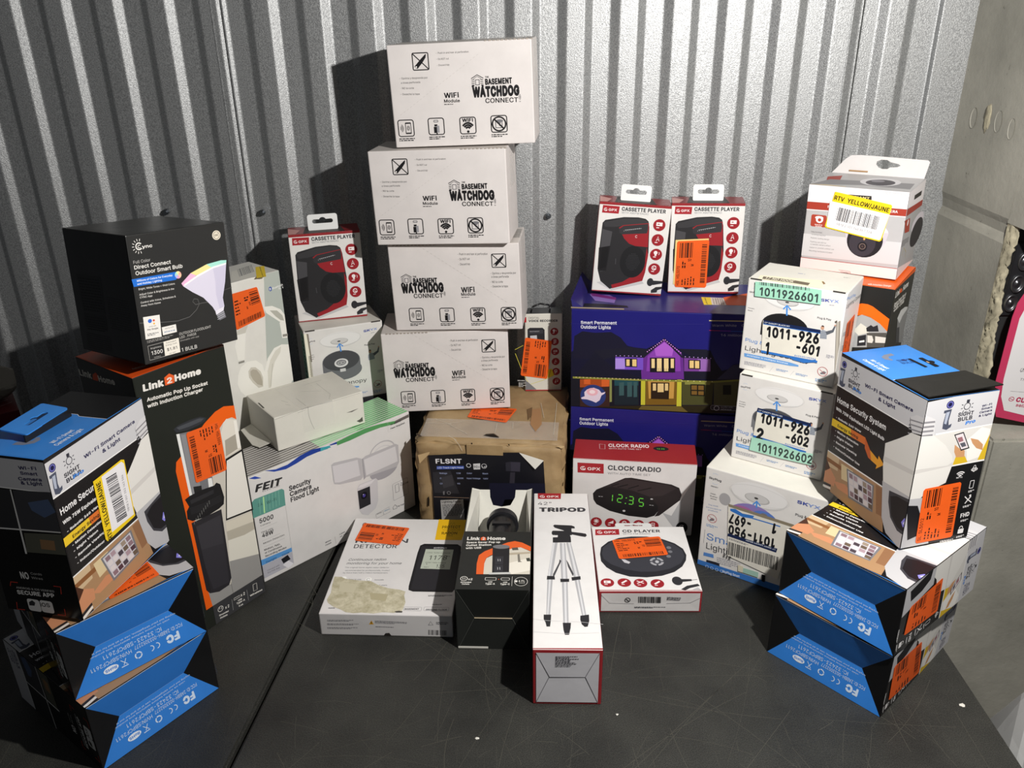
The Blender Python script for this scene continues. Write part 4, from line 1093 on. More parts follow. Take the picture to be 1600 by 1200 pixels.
    a.t(W, 'Outlets', (51.3,397.2),(63.6,399.1),2.3, 0.03)
    a.l('aaa', [(75.1,378.3),(74.2,397.1)], 0.4)
    a.l(W, [(78.8,379.1),(89,380),(88.4,382.9),(78.2,382.1),(78.8,379.1)], 0.6)
    a.t(W, 'x 2', (90,383.3),(97.4,384.2),4.4, 0.02)
    a.t(W, 'USB', (84.2,388.1),(91.2,389.1),2.3, 0.03)
    a.t(W, 'Type-A', (81,391.8),(95.7,393.7),2.8, 0.03)
    a.t(W, '3.4A', (83.8,397.7),(91.4,398.9),2.3, 0.03)
    a.l('aaa', [(101.7,378.5),(101.6,397.7)], 0.4)
    a.l(W, [(113.3,376.7),(119.8,377.6),(119.2,389.2),(112.6,388.3),(113.3,376.7)], 0.6)
    a.t(W, 'Wireless', (105,393.3),(127.6,396),2.6, 0.03)
    a.done()
    price_sticker(t, 'front', dim, ((104.1,100.9), (103.9,175.8), (54.9,172.9), (54.6,97.3)), 'HSL  HSL5004', 3)
    a = Art(t, 'left', dim, 'side_print')
    a.t('d8d2c8', 'Link', (1.7,25.1),(31.4,23.3),7.8, 0.04)
    a.p('d8532a', [(34.8,16.7),(43.1,12.1),(49,15.5),(44.3,23.7),(32.4,24.4)])
    a.t('d8d2c8', 'Home', (46.7,23.1),(84.4,18.8),7.4, 0.04)
    a.done()
    a = Art(t, 'top', dim, 'top_print')
    a.t('f2e6dc', 'Automatic Pop Up Socket with Induction Charger', (15.5,103.2),(95.2,122.9),6.4, 0.02)
    a.l('a83a10', [(8.6,117.5),(128.4,131.2)], 0.5)
    a.done()
    return t
socket_box_left()

# ------------------------------------------------------------------ headphone box behind the socket box
def headphone_box():
    t, dim = thing('headphone_box', 'tall white headphone box between the charcoal bulb box and the leftmost cassette player', 'box', 'headphones')
    carton(t, dim, {'all': 'dcdad2', 'front': 'e6e4dc'}, rough=0.45)
    a = Art(t, 'front', dim, 'front_print')
    a.clipped('b7beb6', [(172.2,-3.5),(243.6,-2.7),(217.1,252.5),(144.9,224.8)])
    a.p('3a56a8', [(177.3,23.3),(180.5,22.1),(183,24.7),(182.3,28.9),(179.2,30.1),(176.7,27.5)])
    a.t('f2f2ee', 'B', (178.2,27.9),(181.1,27.8),3.3, 0.02)
    a.t('f2f2ee', 'Bluetooth', (183.4,28),(203.9,26.4),3.3, 0.01)
    a.t('f2f2ee', '5.1', (195.1,31),(203.7,30.8),2.7, 0.01)
    I = 'f1efe6'
    S = 'cfccc0'
    a.clipped(I, [(163.3,51.5),(178.8,54.2),(193.5,63.9),(201.9,78.6),(202.5,90.3),(198.3,94.3),(192.3,87.3),(184.1,79.7),(175,71),(166.1,62.4)])
    a.clipped('b9b8ac', [(173.3,60.3),(186.5,64),(195.4,74.7),(197.4,84.6),(190.8,81.7),(182.8,73.2)])
    a.clipped(I, [(188.4,85.1),(202.4,86),(203.4,115.8),(189.6,112.7)])
    a.p('8f8d84', [(191.2,106.8),(201,108.1),(200.8,112.3),(191,111)])
    a.clipped(S, [(110.8,76.5),(122,73.9),(131,72.5),(115.8,98.1),(112.7,103.3),(104.5,100.7)])
    a.clipped(I, [(108.9,83.5),(125,84.1),(115.4,126.8),(104.2,124.1),(102.4,100.8)])
    a.p('8f8d84', [(104.2,127),(114.9,127.4),(114.7,130.9),(104.1,130.4)])
    a.clipped(I, [(100.1,148.1),(106.7,137),(119.4,131.4),(135.6,134.5),(145.9,145.8),(148,160.1),(146.3,189.3),(136.5,204.3),(113.4,195.6),(99.9,177),(96.5,162.3)])
    a.p('cfcabd', [(119,147.9),(124.6,143.1),(132.6,145.4),(140.7,155.3),(143.6,167.7),(141.2,182.8),(132.7,182.1),(123.8,169.8),(118.4,158.9)])
    a.p('b3ac9c', [(122.4,149),(127.5,147.4),(134.1,150.8),(139.7,161.7),(141.4,173.7),(140.3,180.7),(131.8,175.4),(124.6,164.4),(121.8,155.6)])
    a.clipped(I, [(145.5,163.8),(157,138.2),(171.5,124.8),(186.8,122.9),(201.4,127.5),(209.1,146),(212,165.6),(207.3,185.2),(196.8,193.3),(186.4,210.9),(163.7,223.9),(144.5,216.6),(143.6,190.7)])
    a.clipped('dcd9cd', [(153.5,159.7),(161.8,142),(173.2,129.9),(185.1,125.8),(182.4,135.1),(168.9,148.9),(160.1,168.8),(155,190.1),(150.9,188.7)])
    a.l('c4c1b4', [(164.6,149.8),(160.1,168.8),(155.3,187.9)], 1.2)
    a.done()
    price_sticker(t, 'front', dim, ((111,16.4), (156.1,16.3), (163.6,66.8), (109.3,75.1)), '', 5)
    a = Art(t, 'top', dim, 'lid_label')
    a.p('e2dfd4', [(147.5,29.9),(187.1,20.6),(184.9,40.4),(156.6,84.5),(118,75)])
    a.b('77787c', (161.1,25.8), (191.5,20.8), (140.5,63.4), 18, 4)
    a.p('f0cf2a', [(187.1,37.8),(199.9,43.3),(166,96.9),(152.3,91.4)])
    a.t('333018', 'JAUNE', (161.2,96.8),(194.1,40.2),1.2, 0.03)
    a.done()
    return t
headphone_box()

# ------------------------------------------------------------------ cassette player boxes
def gpx_logo(a, p, A, B, H):
    """red brand flash with its ringed swoosh"""
    a.p('a8272f', p)
    L = math.hypot(B[0] - A[0], B[1] - A[1])
    ex, ey = (B[0] - A[0]) / L, (B[1] - A[1]) / L
    c = (A[0] + ex * L * 0.15 + ey * H / 2, A[1] + ey * L * 0.15 - ex * H / 2)
    a.o('f4e8e6', c, L * 0.15, H * 0.62, L * 0.04, 30, 300)
    a.o('f4e8e6', (c[0] + L * 0.03, c[1]), L * 0.08, H * 0.36, L * 0.035, -30, 240)
    a.t('f4e8e6', 'GPX', (A[0] + ex * L * 0.36, A[1] + ey * L * 0.36), B, H * 0.85, 0.02)
def red_badge(a, c, r, kind, rv=None):
    rv = rv or r
    a.e('9c2129', c, r, rv)
    W = 'f6ecea'
    x, y = c
    k = r / 10.0
    q = rv / 10.0
    if kind == 'card':
        a.r(W, x - 5 * k, y - 4.5 * q, x + 5 * k, y + 1.5 * q)
        a.g('9c2129', (x - 3 * k, y - 0.8 * q), (x + 3 * k, y - 0.8 * q), 1.4 * q)
    elif kind == 'mast':
        a.l(W, [(x - 2.4 * k, y + 2 * q), (x, y - 6 * q), (x + 2.4 * k, y + 2 * q)], 1.0 * k)
        a.l(W, [(x - 1.6 * k, y - 0.6 * q), (x + 1.6 * k, y - 0.6 * q)], 0.8 * k)
    elif kind == 'head':
        a.e(W, (x - 1 * k, y - 3 * q), 3.2 * k, 3.2 * q)
        a.r(W, x - 2.4 * k, y - 1 * q, x + 0.8 * k, y + 2.6 * q)
        a.o(W, (x + 1.5 * k, y - 2 * q), 4 * k, 4 * q, 0.8 * k, -40, 40)
    elif kind == 'ring':
        a.o(W, (x - 0.5 * k, y - 2 * q), 4.2 * k, 4.2 * q, 1.4 * k, 20, 330)
        a.o(W, (x + 0.6 * k, y - 2 * q), 2.4 * k, 2.4 * q, 1.0 * k, -60, 220)
    elif kind == 'sun':
        for j in range(8):
            t = j * math.pi / 4
            a.l(W, [(x, y - 2 * q), (x + 4.6 * k * math.cos(t), y - 2 * q + 4.6 * q * math.sin(t))], 1.2 * k)
    elif kind == 'wedge':
        a.p(W, [(x - 5 * k, y + 1 * q), (x + 5 * k, y + 1 * q), (x + 5 * k, y - 5.5 * q)])
    elif kind == 'cross':
        a.l(W, [(x - 5 * k, y - 5 * q), (x + 5 * k, y + 1 * q)], 1.6 * k)
        a.l(W, [(x - 5 * k, y + 1 * q), (x + 5 * k, y - 5 * q)], 1.6 * k)
    elif kind == 'pen':
        a.l(W, [(x - 4 * k, y + 1.5 * q), (x + 4 * k, y - 5 * q)], 3.0 * k)
    elif kind == 'phone':
        a.fr(W, x - 3 * k, y - 6 * q, x + 3 * k, y + 3 * q, 1 * k, 1.0 * k)
        a.e(W, (x, y - 1.4 * q), 1.3 * k, 1.3 * q)
    elif kind == 'note':
        a.e(W, (x - 2.5 * k, y + 1 * q), 1.6 * k, 1.4 * q)
        a.e(W, (x + 3 * k, y), 1.6 * k, 1.4 * q)
        a.l(W, [(x - 1.2 * k, y + 1 * q), (x - 1.2 * k, y - 5 * q), (x + 4.3 * k, y - 6 * q), (x + 4.3 * k, y)], 0.9 * k)
    else:
        a.t(W, kind, (x - 5 * k, y + 1 * q), (x + 5 * k, y + 1 * q), 5 * q, 0.02)
    a.g(W, (x - 4.5 * k, y + 5 * q), (x + 4.5 * k, y + 5 * q), 1.3 * q)
def cassette_box(key, label, sticker=False):
    t, dim = thing('cassette_player_box', label, 'box', key, 'cassette player boxes')
    w, d, h = dim
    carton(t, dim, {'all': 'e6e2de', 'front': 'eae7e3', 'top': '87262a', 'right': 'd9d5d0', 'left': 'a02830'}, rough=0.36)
    a = Art(t, 'front', dim, 'front_print')
    a.r('97272c', 0.4, 0.2, w * 1000 - 0.4, 4.2)
    gpx_logo(a, [(5.8,5.4),(33,5.9),(32.1,17.9),(5.1,17.8)], (7.8,14.4),(29,14),4.4)
    a.t('45464a', 'CASSETTE PLAYER', (36.4,12.2),(107.3,12),5.5, 0.04)
    a.t('8e8f93', 'WITH AM/FM RADIO', (36.8,17.1),(80,16.8),3.3, 0.0)
    # the player: case, door side, red front sweep, speaker
    a.p('c9c8c8', [(7,135.7),(21.4,131.8),(32.1,144.8),(82.4,128.1),(86.1,131.8),(33.7,148.2)])
    a.p('2c2b2d', [(7.8,34.2),(11.8,29.4),(41.3,22.7),(64.8,21.5),(76.5,23.1),(81.6,26.9),(84,36.4),(87.5,78.3),(85.9,112.3),(82.9,127.1),(36.3,143),(30,145.7),(13.3,133.1),(7.4,115.4),(6.5,75.2)])
    a.p('3b3a3c', [(9,33.3),(41,25.1),(66.6,23.7),(78.1,26),(82.6,30.5),(55.7,34),(27.7,39.9),(12.1,40.7)])
    a.p('4a494c', [(8.5,44.4),(24.9,47.9),(21.7,93.4),(20.4,114.5),(11.2,116.8),(7.8,111.2)])
    a.p('201f21', [(5.6,76.2),(24.2,71.6),(21,114.6),(9.3,116),(6.8,113.2)])
    a.p('19181a', [(10.4,75.6),(22,72.9),(20.1,108.1),(9.6,113.5),(8.9,109.1)])
    a.p('9a242b', [(35,40.5),(41.8,36),(82.7,29.7),(83.9,44.6),(85.5,69.7),(75.9,69.3),(64.9,69.2),(54.4,66),(45.3,57.9),(39.5,48.1)])
    a.p('363437', [(35.6,42.6),(42.6,37.1),(81.6,31),(82.3,40.3),(81.1,46.8),(41.1,51.3),(36.5,48.9)])
    for k in range(9):
        u = k * 16
        a.l('b9b9bb', [(p[0] + k * 3.05, p[1] - k * 0.75) for p in [(43.8,44.5),(44,46.6)]], 0.4)
    a.l('cfcfd1', [(44.9,43.8),(71.9,39.1)], 0.4)
    a.o('e8d8d8', (64.8,53.3), 1.8, 2.2, 0.6, 30, 320)
    a.p('9a242b', [(83.8,70.6),(87.5,82.6),(85.9,112.3),(82.8,127.5),(34.1,144.4),(32,138.3),(49.6,132),(64.8,121),(77.3,107.2),(83.5,90.7)])
    a.e('1f1f21', (63.2,96.2),20.9,27.2)
    for r_ in range(11):
        for c_ in range(9):
            u, v = (c_ - 4) * 2.55 + (r_ % 2) * 1.2, (r_ - 5) * 2.7
            if (u / 12.0) ** 2 + (v / 15.2) ** 2 < 0.95:
                q = (63.2,96.2)
                a.l('4b4b4f', [(q[0] + u - 0.8, q[1] + v + 0.35), (q[0] + u, q[1] + v - 0.35), (q[0] + u + 0.8, q[1] + v + 0.35)], 0.45)
    a.l('4a494c', [(34.9,92.5),(35.5,102.1)], 1.2)
    for c, kd in (((99.6,31.7), 'card'), ((99.9,56.3), 'mast'), ((100.1,80.7), 'head'), ((100.1,105.5), 'ring')):
        red_badge(a, c, 9.8, kd, 9.8)
    a.e('2f2f33', (96.2,128.4),5.3,6.9)
    a.p('2f2f33', [(100,125.5),(116.4,125.2),(116.7,129.1),(100.7,133.2)])
    a.clipped('2f2f33', [(99.1,142.2),(106.2,136.4),(116.2,134.8),(116.1,141.3),(107.4,145.9),(99.5,147.1)])
    a.clipped('d9d7d6', [(109.4,141.7),(116.8,138.3),(116,147.5),(109.3,147.7)])
    a.clipped('98262c', [(-4.5,149.5),(120.7,147.9),(119.8,159.4),(-5.7,159.4)])
    a.done()
    a = Art(t, 'top', dim, 'top_print')
    a.p('3a3634', [(30, 3), (86, 3), (92, d * 1000 - 1), (24, d * 1000 - 1)])
    a.p('d9a29c', [(0.5, 10), (20, 25), (12, d * 1000 - 1), (0.5, d * 1000 - 1)])
    a.done()
    a = Art(t, 'right', dim, 'side_print')
    a.r('98262c', 0.4, h * 1000 - 4, d * 1000 - 0.4, h * 1000 - 0.4)
    a.g('8f8c8a', (6, 30), (44, 30), 1.2, 20, 2.6)
    a.done()
    # moulded hang tab standing up from the back of the lid
    tab = plate('hang_tab', rounded(-0.0245, 0, 0.0245, 0.027, 0.004), [euro_hole(0, 0.0155, 0.034, 0.0105)], 0.0010, plastic('e8e8e6', 0.35), t,
                Matrix.Translation((0, -d * 0.12, h - 0.001)) @ Matrix.Rotation(math.radians(80), 4, 'X'))
    tab['label'] = 'white plastic hang tab with a hook slot'
    return t, dim
cassette_box('cassette_left', 'red and white cassette player box left of the white stack, on a ceiling canopy box')
cassette_box('cassette_middle', 'red and white cassette player box without an orange sticker, on the blue house-lights box')
_t, _d = cassette_box('cassette_right', 'red and white cassette player box with an orange sticker over the player')
price_sticker(_t, 'front', _d, ((11,141.6), (11.5,62.8), (63.4,59.9), (63.3,141.6)), 'HSL  HSL5070', 7, 1.0, card('f0d48a'))

# ------------------------------------------------------------------ small white module cartons, four in a stack
def rounded_icon(a, tl, tr, bl, kind):
    u0, v0 = tl
    u1, v1 = tr[0], bl[1]
    w, h = u1 - u0, v1 - v0
    K = '1b1a1c'
    a.fr(K, u0, v0, u1, v1, w * 0.16, w * 0.055)
    cx, cy = (u0 + u1) / 2, (v0 + v1) / 2
    if kind == 'phone':
        for k in range(3):
            a.o(K, (u0 + w * 0.12, cy), w * (0.09 + 0.07 * k), h * (0.11 + 0.08 * k), w * 0.03, -55, 55)
        a.fr(K, u0 + w * 0.46, v0 + h * 0.17, u0 + w * 0.82, v0 + h * 0.84, w * 0.05, w * 0.035)
        a.r(K, u0 + w * 0.48, v0 + h * 0.18, u0 + w * 0.80, v0 + h * 0.25)
        a.r(K, u0 + w * 0.48, v0 + h * 0.76, u0 + w * 0.80, v0 + h * 0.83)
        for k in range(2):
            a.o(K, (u0 + w * 0.64, cy), w * (0.05 + 0.04 * k), h * (0.09 + 0.05 * k), w * 0.02)
    elif kind == 'plug':
        a.fr('77767a', cx - w * 0.14, v0 + h * 0.13, cx + w * 0.14, v0 + h * 0.27, w * 0.04, w * 0.04)
        a.r(K, cx - w * 0.11, v0 + h * 0.38, cx + w * 0.07, v0 + h * 0.50)
        a.r(K, cx - w * 0.15, v0 + h * 0.52, cx + w * 0.03, v0 + h * 0.88)
        a.r('9c9ba0', cx + w * 0.03, v0 + h * 0.46, cx + w * 0.18, v0 + h * 0.86)
        a.r(K, cx - w * 0.02, v0 + h * 0.88, cx + w * 0.06, v0 + h * 0.94)
    elif kind == 'wifi':
        a.t(K, 'WiFi', (cx - w * 0.33, v0 + h * 0.28), (cx + w * 0.33, v0 + h * 0.28), h * 0.19, 0.03)
        for k, rr in enumerate((0.44, 0.32, 0.20)):
            a.o(K, (cx, v0 + h * 0.80), w * rr, h * (rr + 0.06), w * 0.105, 218, 322)
        a.e(K, (cx, v0 + h * 0.85), w * 0.075, h * 0.075)
    else:
        a.fr('6a696d', cx - w * 0.22, cy - h * 0.18, cx + w * 0.20, cy + h * 0.24, w * 0.04, w * 0.04)
        a.e('7a797d', (cx + w * 0.03, cy - h * 0.17), w * 0.22, h * 0.09)
        a.l('6a696d', [(cx - w * 0.02, cy - h * 0.05), (cx + w * 0.08, cy - h * 0.08), (cx + w * 0.02, cy + h * 0.12)], w * 0.05)
        a.o(K, (cx, cy), w * 0.44, h * 0.44, w * 0.085)
        a.l(K, [(cx - w * 0.29, cy - h * 0.29), (cx + w * 0.29, cy + h * 0.29)], w * 0.085)
    a.g(K, (u0 + w * 0.02, v1 + h * 0.14), (u1 - w * 0.02, v1 + h * 0.14), h * 0.055, 2, 1.9, int(u0))
def no_knife(a, tl, br):
    K = '1b1a1c'
    u0, v0, u1, v1 = tl[0], tl[1], br[0], br[1]
    w, h = u1 - u0, v1 - v0
    a.fr(K, u0, v0, u1, v1, w * 0.10, w * 0.06)
    a.l(K, [(u0 + w * 0.05, v0 + h * 0.06), (u1 - w * 0.05, v1 - h * 0.06)], w * 0.06)
    a.p(K, [(u0 + w * 0.18, v0 + h * 0.86), (u0 + w * 0.12, v0 + h * 0.76), (u0 + w * 0.55, v0 + h * 0.34), (u0 + w * 0.80, v0 + h * 0.12), (u0 + w * 0.86, v0 + h * 0.10),
            (u0 + w * 0.82, v0 + h * 0.30), (u0 + w * 0.62, v0 + h * 0.56), (u0 + w * 0.30, v0 + h * 0.90)])
    a.e('e8e4e0', (u0 + w * 0.22, v0 + h * 0.80), w * 0.05, h * 0.05)
def house_mark(a, u, v, s):
    """little house with siding stripes"""
    K = '2a282b'
    a.l(K, [(u, v + s * 0.34), (u + s * 0.5, v + s * 0.06), (u + s, v + s * 0.34)], s * 0.06)
    a.l(K, [(u + s * 0.16, v + s * 0.38), (u + s * 0.5, v + s * 0.18), (u + s * 0.84, v + s * 0.38)], s * 0.035)
    for k in range(3):
        a.r(K, u + s * 0.02, v + s * (0.42 + 0.14 * k), u + s * 0.26, v + s * (0.47 + 0.14 * k))
        a.r(K, u + s * 0.74, v + s * (0.42 + 0.14 * k), u + s * 0.98, v + s * (0.47 + 0.14 * k))
    a.fr('55535a', u + s * 0.32, v + s * 0.42, u + s * 0.68, v + s * 0.86, s * 0.03, s * 0.05)
    a.p(K, [(u + s * 0.04, v + s * 0.82), (u + s * 0.26, v + s * 0.82), (u + s * 0.18, v + s), (u, v + s)])
    a.p(K, [(u + s * 0.78, v + s * 0.82), (u + s * 0.98, v + s * 0.82), (u + s, v + s), (u + s * 0.86, v + s)])
def module_box(key, label, right_logo):
    t, dim = thing('wifi_module_box', label, 'box', key, 'white WiFi module cartons')
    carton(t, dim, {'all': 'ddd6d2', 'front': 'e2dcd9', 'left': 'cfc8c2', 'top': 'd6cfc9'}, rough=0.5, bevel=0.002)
    K = '1b1a1c'
    a = Art(t, 'front', dim, 'front_print')
    if right_logo:
        no_knife(a, (36.5,11.7), (61.3,36.3))
        for s_, q in (('- Push in and tear at perforation', ((72.7,14.9),(120.4,15),2.5)), ('- Do NOT cut', ((72.7,23.1),(90.8,23.1),2.5)), ('- Discard top', ((72.7,31.5),(91.2,31.3),2.5)),
                      ('- Oprima y desprenda por', ((15.3,47.3),(57.4,47.7),2.6)), ('a linea perforada', ((17,53.5),(45.7,53.5),2.6)), ('- NO la corte', ((15.2,61),(35.6,61.3),2.6)), ('- Deseche la tapa', ((14.8,69.4),(43.3,69.9),2.6))):
            a.t(K, s_, q[0], q[1], q[2], 0.0)
        a.t(K, 'WiFi', (79.8,75.6),(101.9,75.5),6.6, 0.03)
        a.t(K, 'Module', (79.2,82.1),(102.8,82.3),4.1, 0.02)
        a.g(K, (79,85.4), (102.9,85.7), 1.1)
        q = (121.7,44.5)
        house_mark(a, q[0], q[1], 18.0)
        a.t(K, 'THE', (142.4,50.4),(147.9,50.3),2.3, 0.03)
        a.t(K, 'BASEMENT', (142,59.4),(181.6,58.9),7.1, 0.05)
        a.t(K, 'WATCHDOG', (122.5,75.6),(191.8,75.3),12.3, 0.065)
        a.t(K, 'CONNECT', (140.8,85.1),(189.2,85.5),6.3, 0.015)
        c = (189.5,78.7)
        for k in range(3):
            a.o('4a484c', c, 1.6 + 1.2 * k, 2.6 + 1.5 * k, 0.5, -50, 50)
        a.t(K, 'TM', (190.3,85.6),(193.1,85.5),1.2)
        for tl, tr, bl, kd in (((5.7,104.2), (32.9,104.3), (5.2,130.2), 'phone'), ((52,103.2), (78.6,103.5), (51,130.7), 'plug'), ((100,103.6), (126.3,103.9), (99.5,130.2), 'wifi'), ((146.9,102.9), (173.1,103.2), (146.1,130.1), 'none')):
            rounded_icon(a, tl, (tl[0] + 25.0, tr[1]), (bl[0], tl[1] + 25.0), kd)
        for k in range(24):
            p0, p1 = (11.9,97.5), (137,15.8)
            x = (k + 0.0) / 24
            y = (k + 0.5) / 24
            a.l('b9b2ae', [(p0[0] + (p1[0] - p0[0]) * x, p0[1] + (p1[1] - p0[1]) * x), (p0[0] + (p1[0] - p0[0]) * y, p0[1] + (p1[1] - p0[1]) * y)], 0.25)
    else:
        no_knife(a, (166.8,16.6), (190.5,39.9))
        for s_, q in (('- Push in and tear at perforation', ((113.1,17.9),(161.2,18.4),3.5)), ('- Do NOT cut', ((113.3,26.3),(132.1,25.9),3.5)), ('- Discard top', ((113.4,34.7),(132,34.3),3.5)),
                      ('- Oprima y desprenda por', ((164,50.6),(205.4,50.4),3.5)), ('a linea perforada', ((165.2,56.3),(193.2,56.3),3.5)), ('- NO la corte', ((163.1,65),(183.5,64.9),3.6)), ('- Deseche la tapa', ((163.7,72.6),(191.1,72.3),3.6))):
            a.t(K, s_, q[0], q[1], q[2], 0.0)
        a.t(K, 'WiFi', (114.6,79.9),(136.7,79.5),8.3, 0.03)
        a.t(K, 'Module', (114.1,85.7),(137.6,85.3),4.7, 0.02)
        a.g(K, (114.1,89.1), (137.4,88.7), 1.1)
        q = (16.9,46.7)
        house_mark(a, q[0], q[1], 18.0)
        a.t(K, 'THE', (36.9,53.6),(42.8,53.5),2.7, 0.03)
        a.t(K, 'BASEMENT', (36.8,63),(76.4,62.7),7.6, 0.05)
        a.t(K, 'WATCHDOG', (16.1,78.7),(86.2,77.5),13.5, 0.065)
        a.t(K, 'CONNECT', (35.3,88.3),(84,88.1),7, 0.015)
        c = (84.3,81.5)
        for k in range(3):
            a.o('4a484c', c, 1.6 + 1.2 * k, 2.6 + 1.5 * k, 0.5, -50, 50)
        for tl, kd in (((24.3,105.5), 'phone'), ((75.6,105.8), 'plug'), ((127,106), 'wifi'), ((177.5,106), 'none')):
            rounded_icon(a, tl, (tl[0] + 25.0, 0), (0, tl[1] + 25.0), kd)
        for k in range(24):
            p0, p1 = (51.9,1.4), (191,99.6)
            x = (k + 0.0) / 24
            y = (k + 0.5) / 24
            a.l('b9b2ae', [(p0[0] + (p1[0] - p0[0]) * x, p0[1] + (p1[1] - p0[1]) * x), (p0[0] + (p1[0] - p0[0]) * y, p0[1] + (p1[1] - p0[1]) * y)], 0.25)
    a.done()
    w, d, h = dim
    bm = bmesh.new()                            # clear tape wrapped over the right edge of the lid
    add_box(bm, w / 2 + 0.0001, w / 2 + 0.0006, -d * 0.2, d * 0.35, h * 0.55, h)
    add_box(bm, w / 2 - 0.05, w / 2 + 0.0006, -d * 0.2, d * 0.35, h, h + 0.0004)
    bm_obj('packing_tape', bm, TAPE, t)
    bm = bmesh.new()                            # torn perforation along the lid edge
    rnd = random.Random(len(label))
    for k in range(12):
        x = (w * 0.18 if right_logo else -w * 0.46) + k * 0.006
        add_box(bm, x, x + 0.0035, -d / 2 - 0.0005, -d / 2 + 0.001, h - 0.0008, h + rnd.uniform(0.0002, 0.0010))
    bm_obj('torn_edge', bm, card('a99f94'), t)
    return t
module_box('module_top', 'topmost white carton of the stack of four, its black house logo on the right', True)
module_box('module_second', 'second carton from the top of the white stack, jutting left, house logo on the right', True)
module_box('module_third', 'third carton down in the white stack, house logo on the left', False)
module_box('module_lowest', 'lowest of the four white stacked cartons, standing on the worn brown carton', False)

# ------------------------------------------------------------------ flood light box and the plain white carton on it
def flood_light_box():
    t, dim = thing('flood_light_box', 'long white flood light box with green foil stripes on top, behind the radon detector box', 'box', 'flood_light')
    w, d, h = dim
    carton(t, dim, {'all': 'dcd9d4', 'front': 'e2dfdc'}, rough=0.4)
    a = Art(t, 'front', dim, 'front_print')
    for k in range(9):                          # silver wave lines over the upper left
        q = [(1.7,-48.2),(18.4,-43.3),(44.6,-40.2),(69.5,-40.4),(95,-39.4),(128.6,-34.2),(166.6,-30.4),(212.1,-27.4)]
        q = [(u, v + k * 4.6 * (1 - 0.10 * k) * max(0.0, 1 - i * 0.105)) for i, (u, v) in enumerate(q)]
        q = [p for p in q if p[1] > 0.8 and p[0] > 0.8]
        if len(q) > 1:
            a.l(HOLO_GREY, q, 1.3)
    a.p(HOLO_BLUE, [(1.9,1),(11.5,1.2),(21.3,8.5),(10.7,5.9)])
    a.p(HOLO_BLUE, [(27.7,-1.4),(45.5,4.1),(65.7,4.4),(87.2,-1.6),(108.6,-3.8),(132.4,0.5),(137.2,6.1),(118.3,4.5),(99.5,4.7),(80.6,8.6),(62.2,10.7),(42.6,6.9)])
    a.p(foil('cyan_foil', '5fd8e8', 0.28, 0.5), [(124.4,-0.6),(140.5,1.6),(142.8,5.7),(123.6,5.4)])
    a.p(HOLO_BLUE, [(140.1,0.4),(160.2,0.4),(161,5),(142.6,2.5)])
    a.p(HOLO_GREEN, [(154,0.3),(180.2,-1.4),(209.4,-2.3),(239,0.7),(269.3,6.4),(268.9,11.8),(238.4,7.3),(208.5,6.3),(179.2,7.6),(154.3,7.1)])
    a.clipped(HOLO_GREY, [(269.3,6.4),(298.1,4.4),(298.2,10.1),(268.9,11.8)])
    K = '2e2d2f'
    a.t(K, 'FEIT', (8,26.5),(50.5,32),10.5, 0.045, 0.22)
    a.t('55545a', 'ELECTRIC', (19.5,31.6),(47.9,34.5),2.3, 0.0)
    a.p('5f9a8e', [(0.4,40.9),(5.3,37.5),(50.4,39.8),(54,43.5),(52.8,70),(-1.3,67.6)])
    for k in range(7):
        a.l('7fb8a4', [(p[0] + k * 5.4, p[1] - k * 0.15) for p in [(12.6,40.9),(10.7,66)]], 0.8)
    a.p('b8e8a0', [(18.7,39.8),(20.7,39.9),(18.5,67.1),(16.5,67.2)])
    a.t('2f4a48', '2.4', (8.9,52.1),(16.3,52.4),4.6, 0.0)
    a.t('2f4a48', 'Wi-Fi', (23,54.5),(39.5,55.3),5.1, 0.0)
    a.t(K, 'Security', (62,48.9),(100.4,50.8),7.8, 0.03)
    a.t(K, 'Camera', (62.1,58.8),(100.2,60.7),7.4, 0.03)
    a.t(K, 'Flood Light', (62.3,69),(112.8,70.4),7.5, 0.03)
    a.t(K, '5000', (7,80.6),(30.1,82.7),7.3, 0.02)
    a.t(K, 'Lumens', (8.1,86.4),(24.2,87.9),2.6, 0.0)
    a.l('b5b2b0', [(7.4,90.9),(35.2,91.6)], 0.4)
    a.t(K, 'Uses only', (7.3,98.3),(26.8,99.9),3, 0.0)
    a.t(K, '48W', (7.5,106.4),(26.6,107.9),7, 0.02)
    a.l('b5b2b0', [(6.7,112),(37.2,113.2)], 0.4)
    a.t(K, 'Motion Detection', (7.7,118.4),(43.5,120.2),2.9, 0.0)
    a.l('b5b2b0', [(8,123.5),(43.3,125.1)], 0.4)
    a.t(K, 'Motion, App,', (7.4,130.3),(34.4,132.1),3.1, 0.01)
    a.t(K, 'or Continuous', (7.6,135.8),(36.8,137.8),3.1, 0.01)
    a.t(K, 'Recording Modes', (7.7,141.9),(43.8,143.6),3.1, 0.01)
    a.p('5b9bd8', [(-0.1,143.3),(52.9,147.2),(52.9,154.6),(-0.2,153.5)])
    a.t('1f4a78', 'Daylight', (7.1,152.7),(25.1,153.4),3.3, 0.01)
    a.t('1f4a78', '5000K', (34.4,154.4),(47.5,155.1),2.9, 0.01)
    a.clipped('b9b8c0', [(0.3,154),(52.9,155.1),(52.4,177.6),(0.5,177.5)])
    a.l('c9c6c4', [(52.5,69.8),(52.4,177.6)], 0.5)
    a.p('e8e6ea', [(33.7,170.3),(43.9,167.3),(52,176.8),(42,181.1)])
    a.p('1e1e22', [(32.1,158.8),(44.1,156.7),(48,166.7),(35,168.2)])
    a.t('55545a', 'Connect with', (6.9,167.6),(28.1,168.5),2.5)
    a.t('55545a', 'the Feit App', (6.8,172),(28,172.9),2.5)
    # the lamp: two heads, ring mount, camera
    a.o('bcb9bb', (238.4,54.6), 27, 22, 2.2, 180, 360)
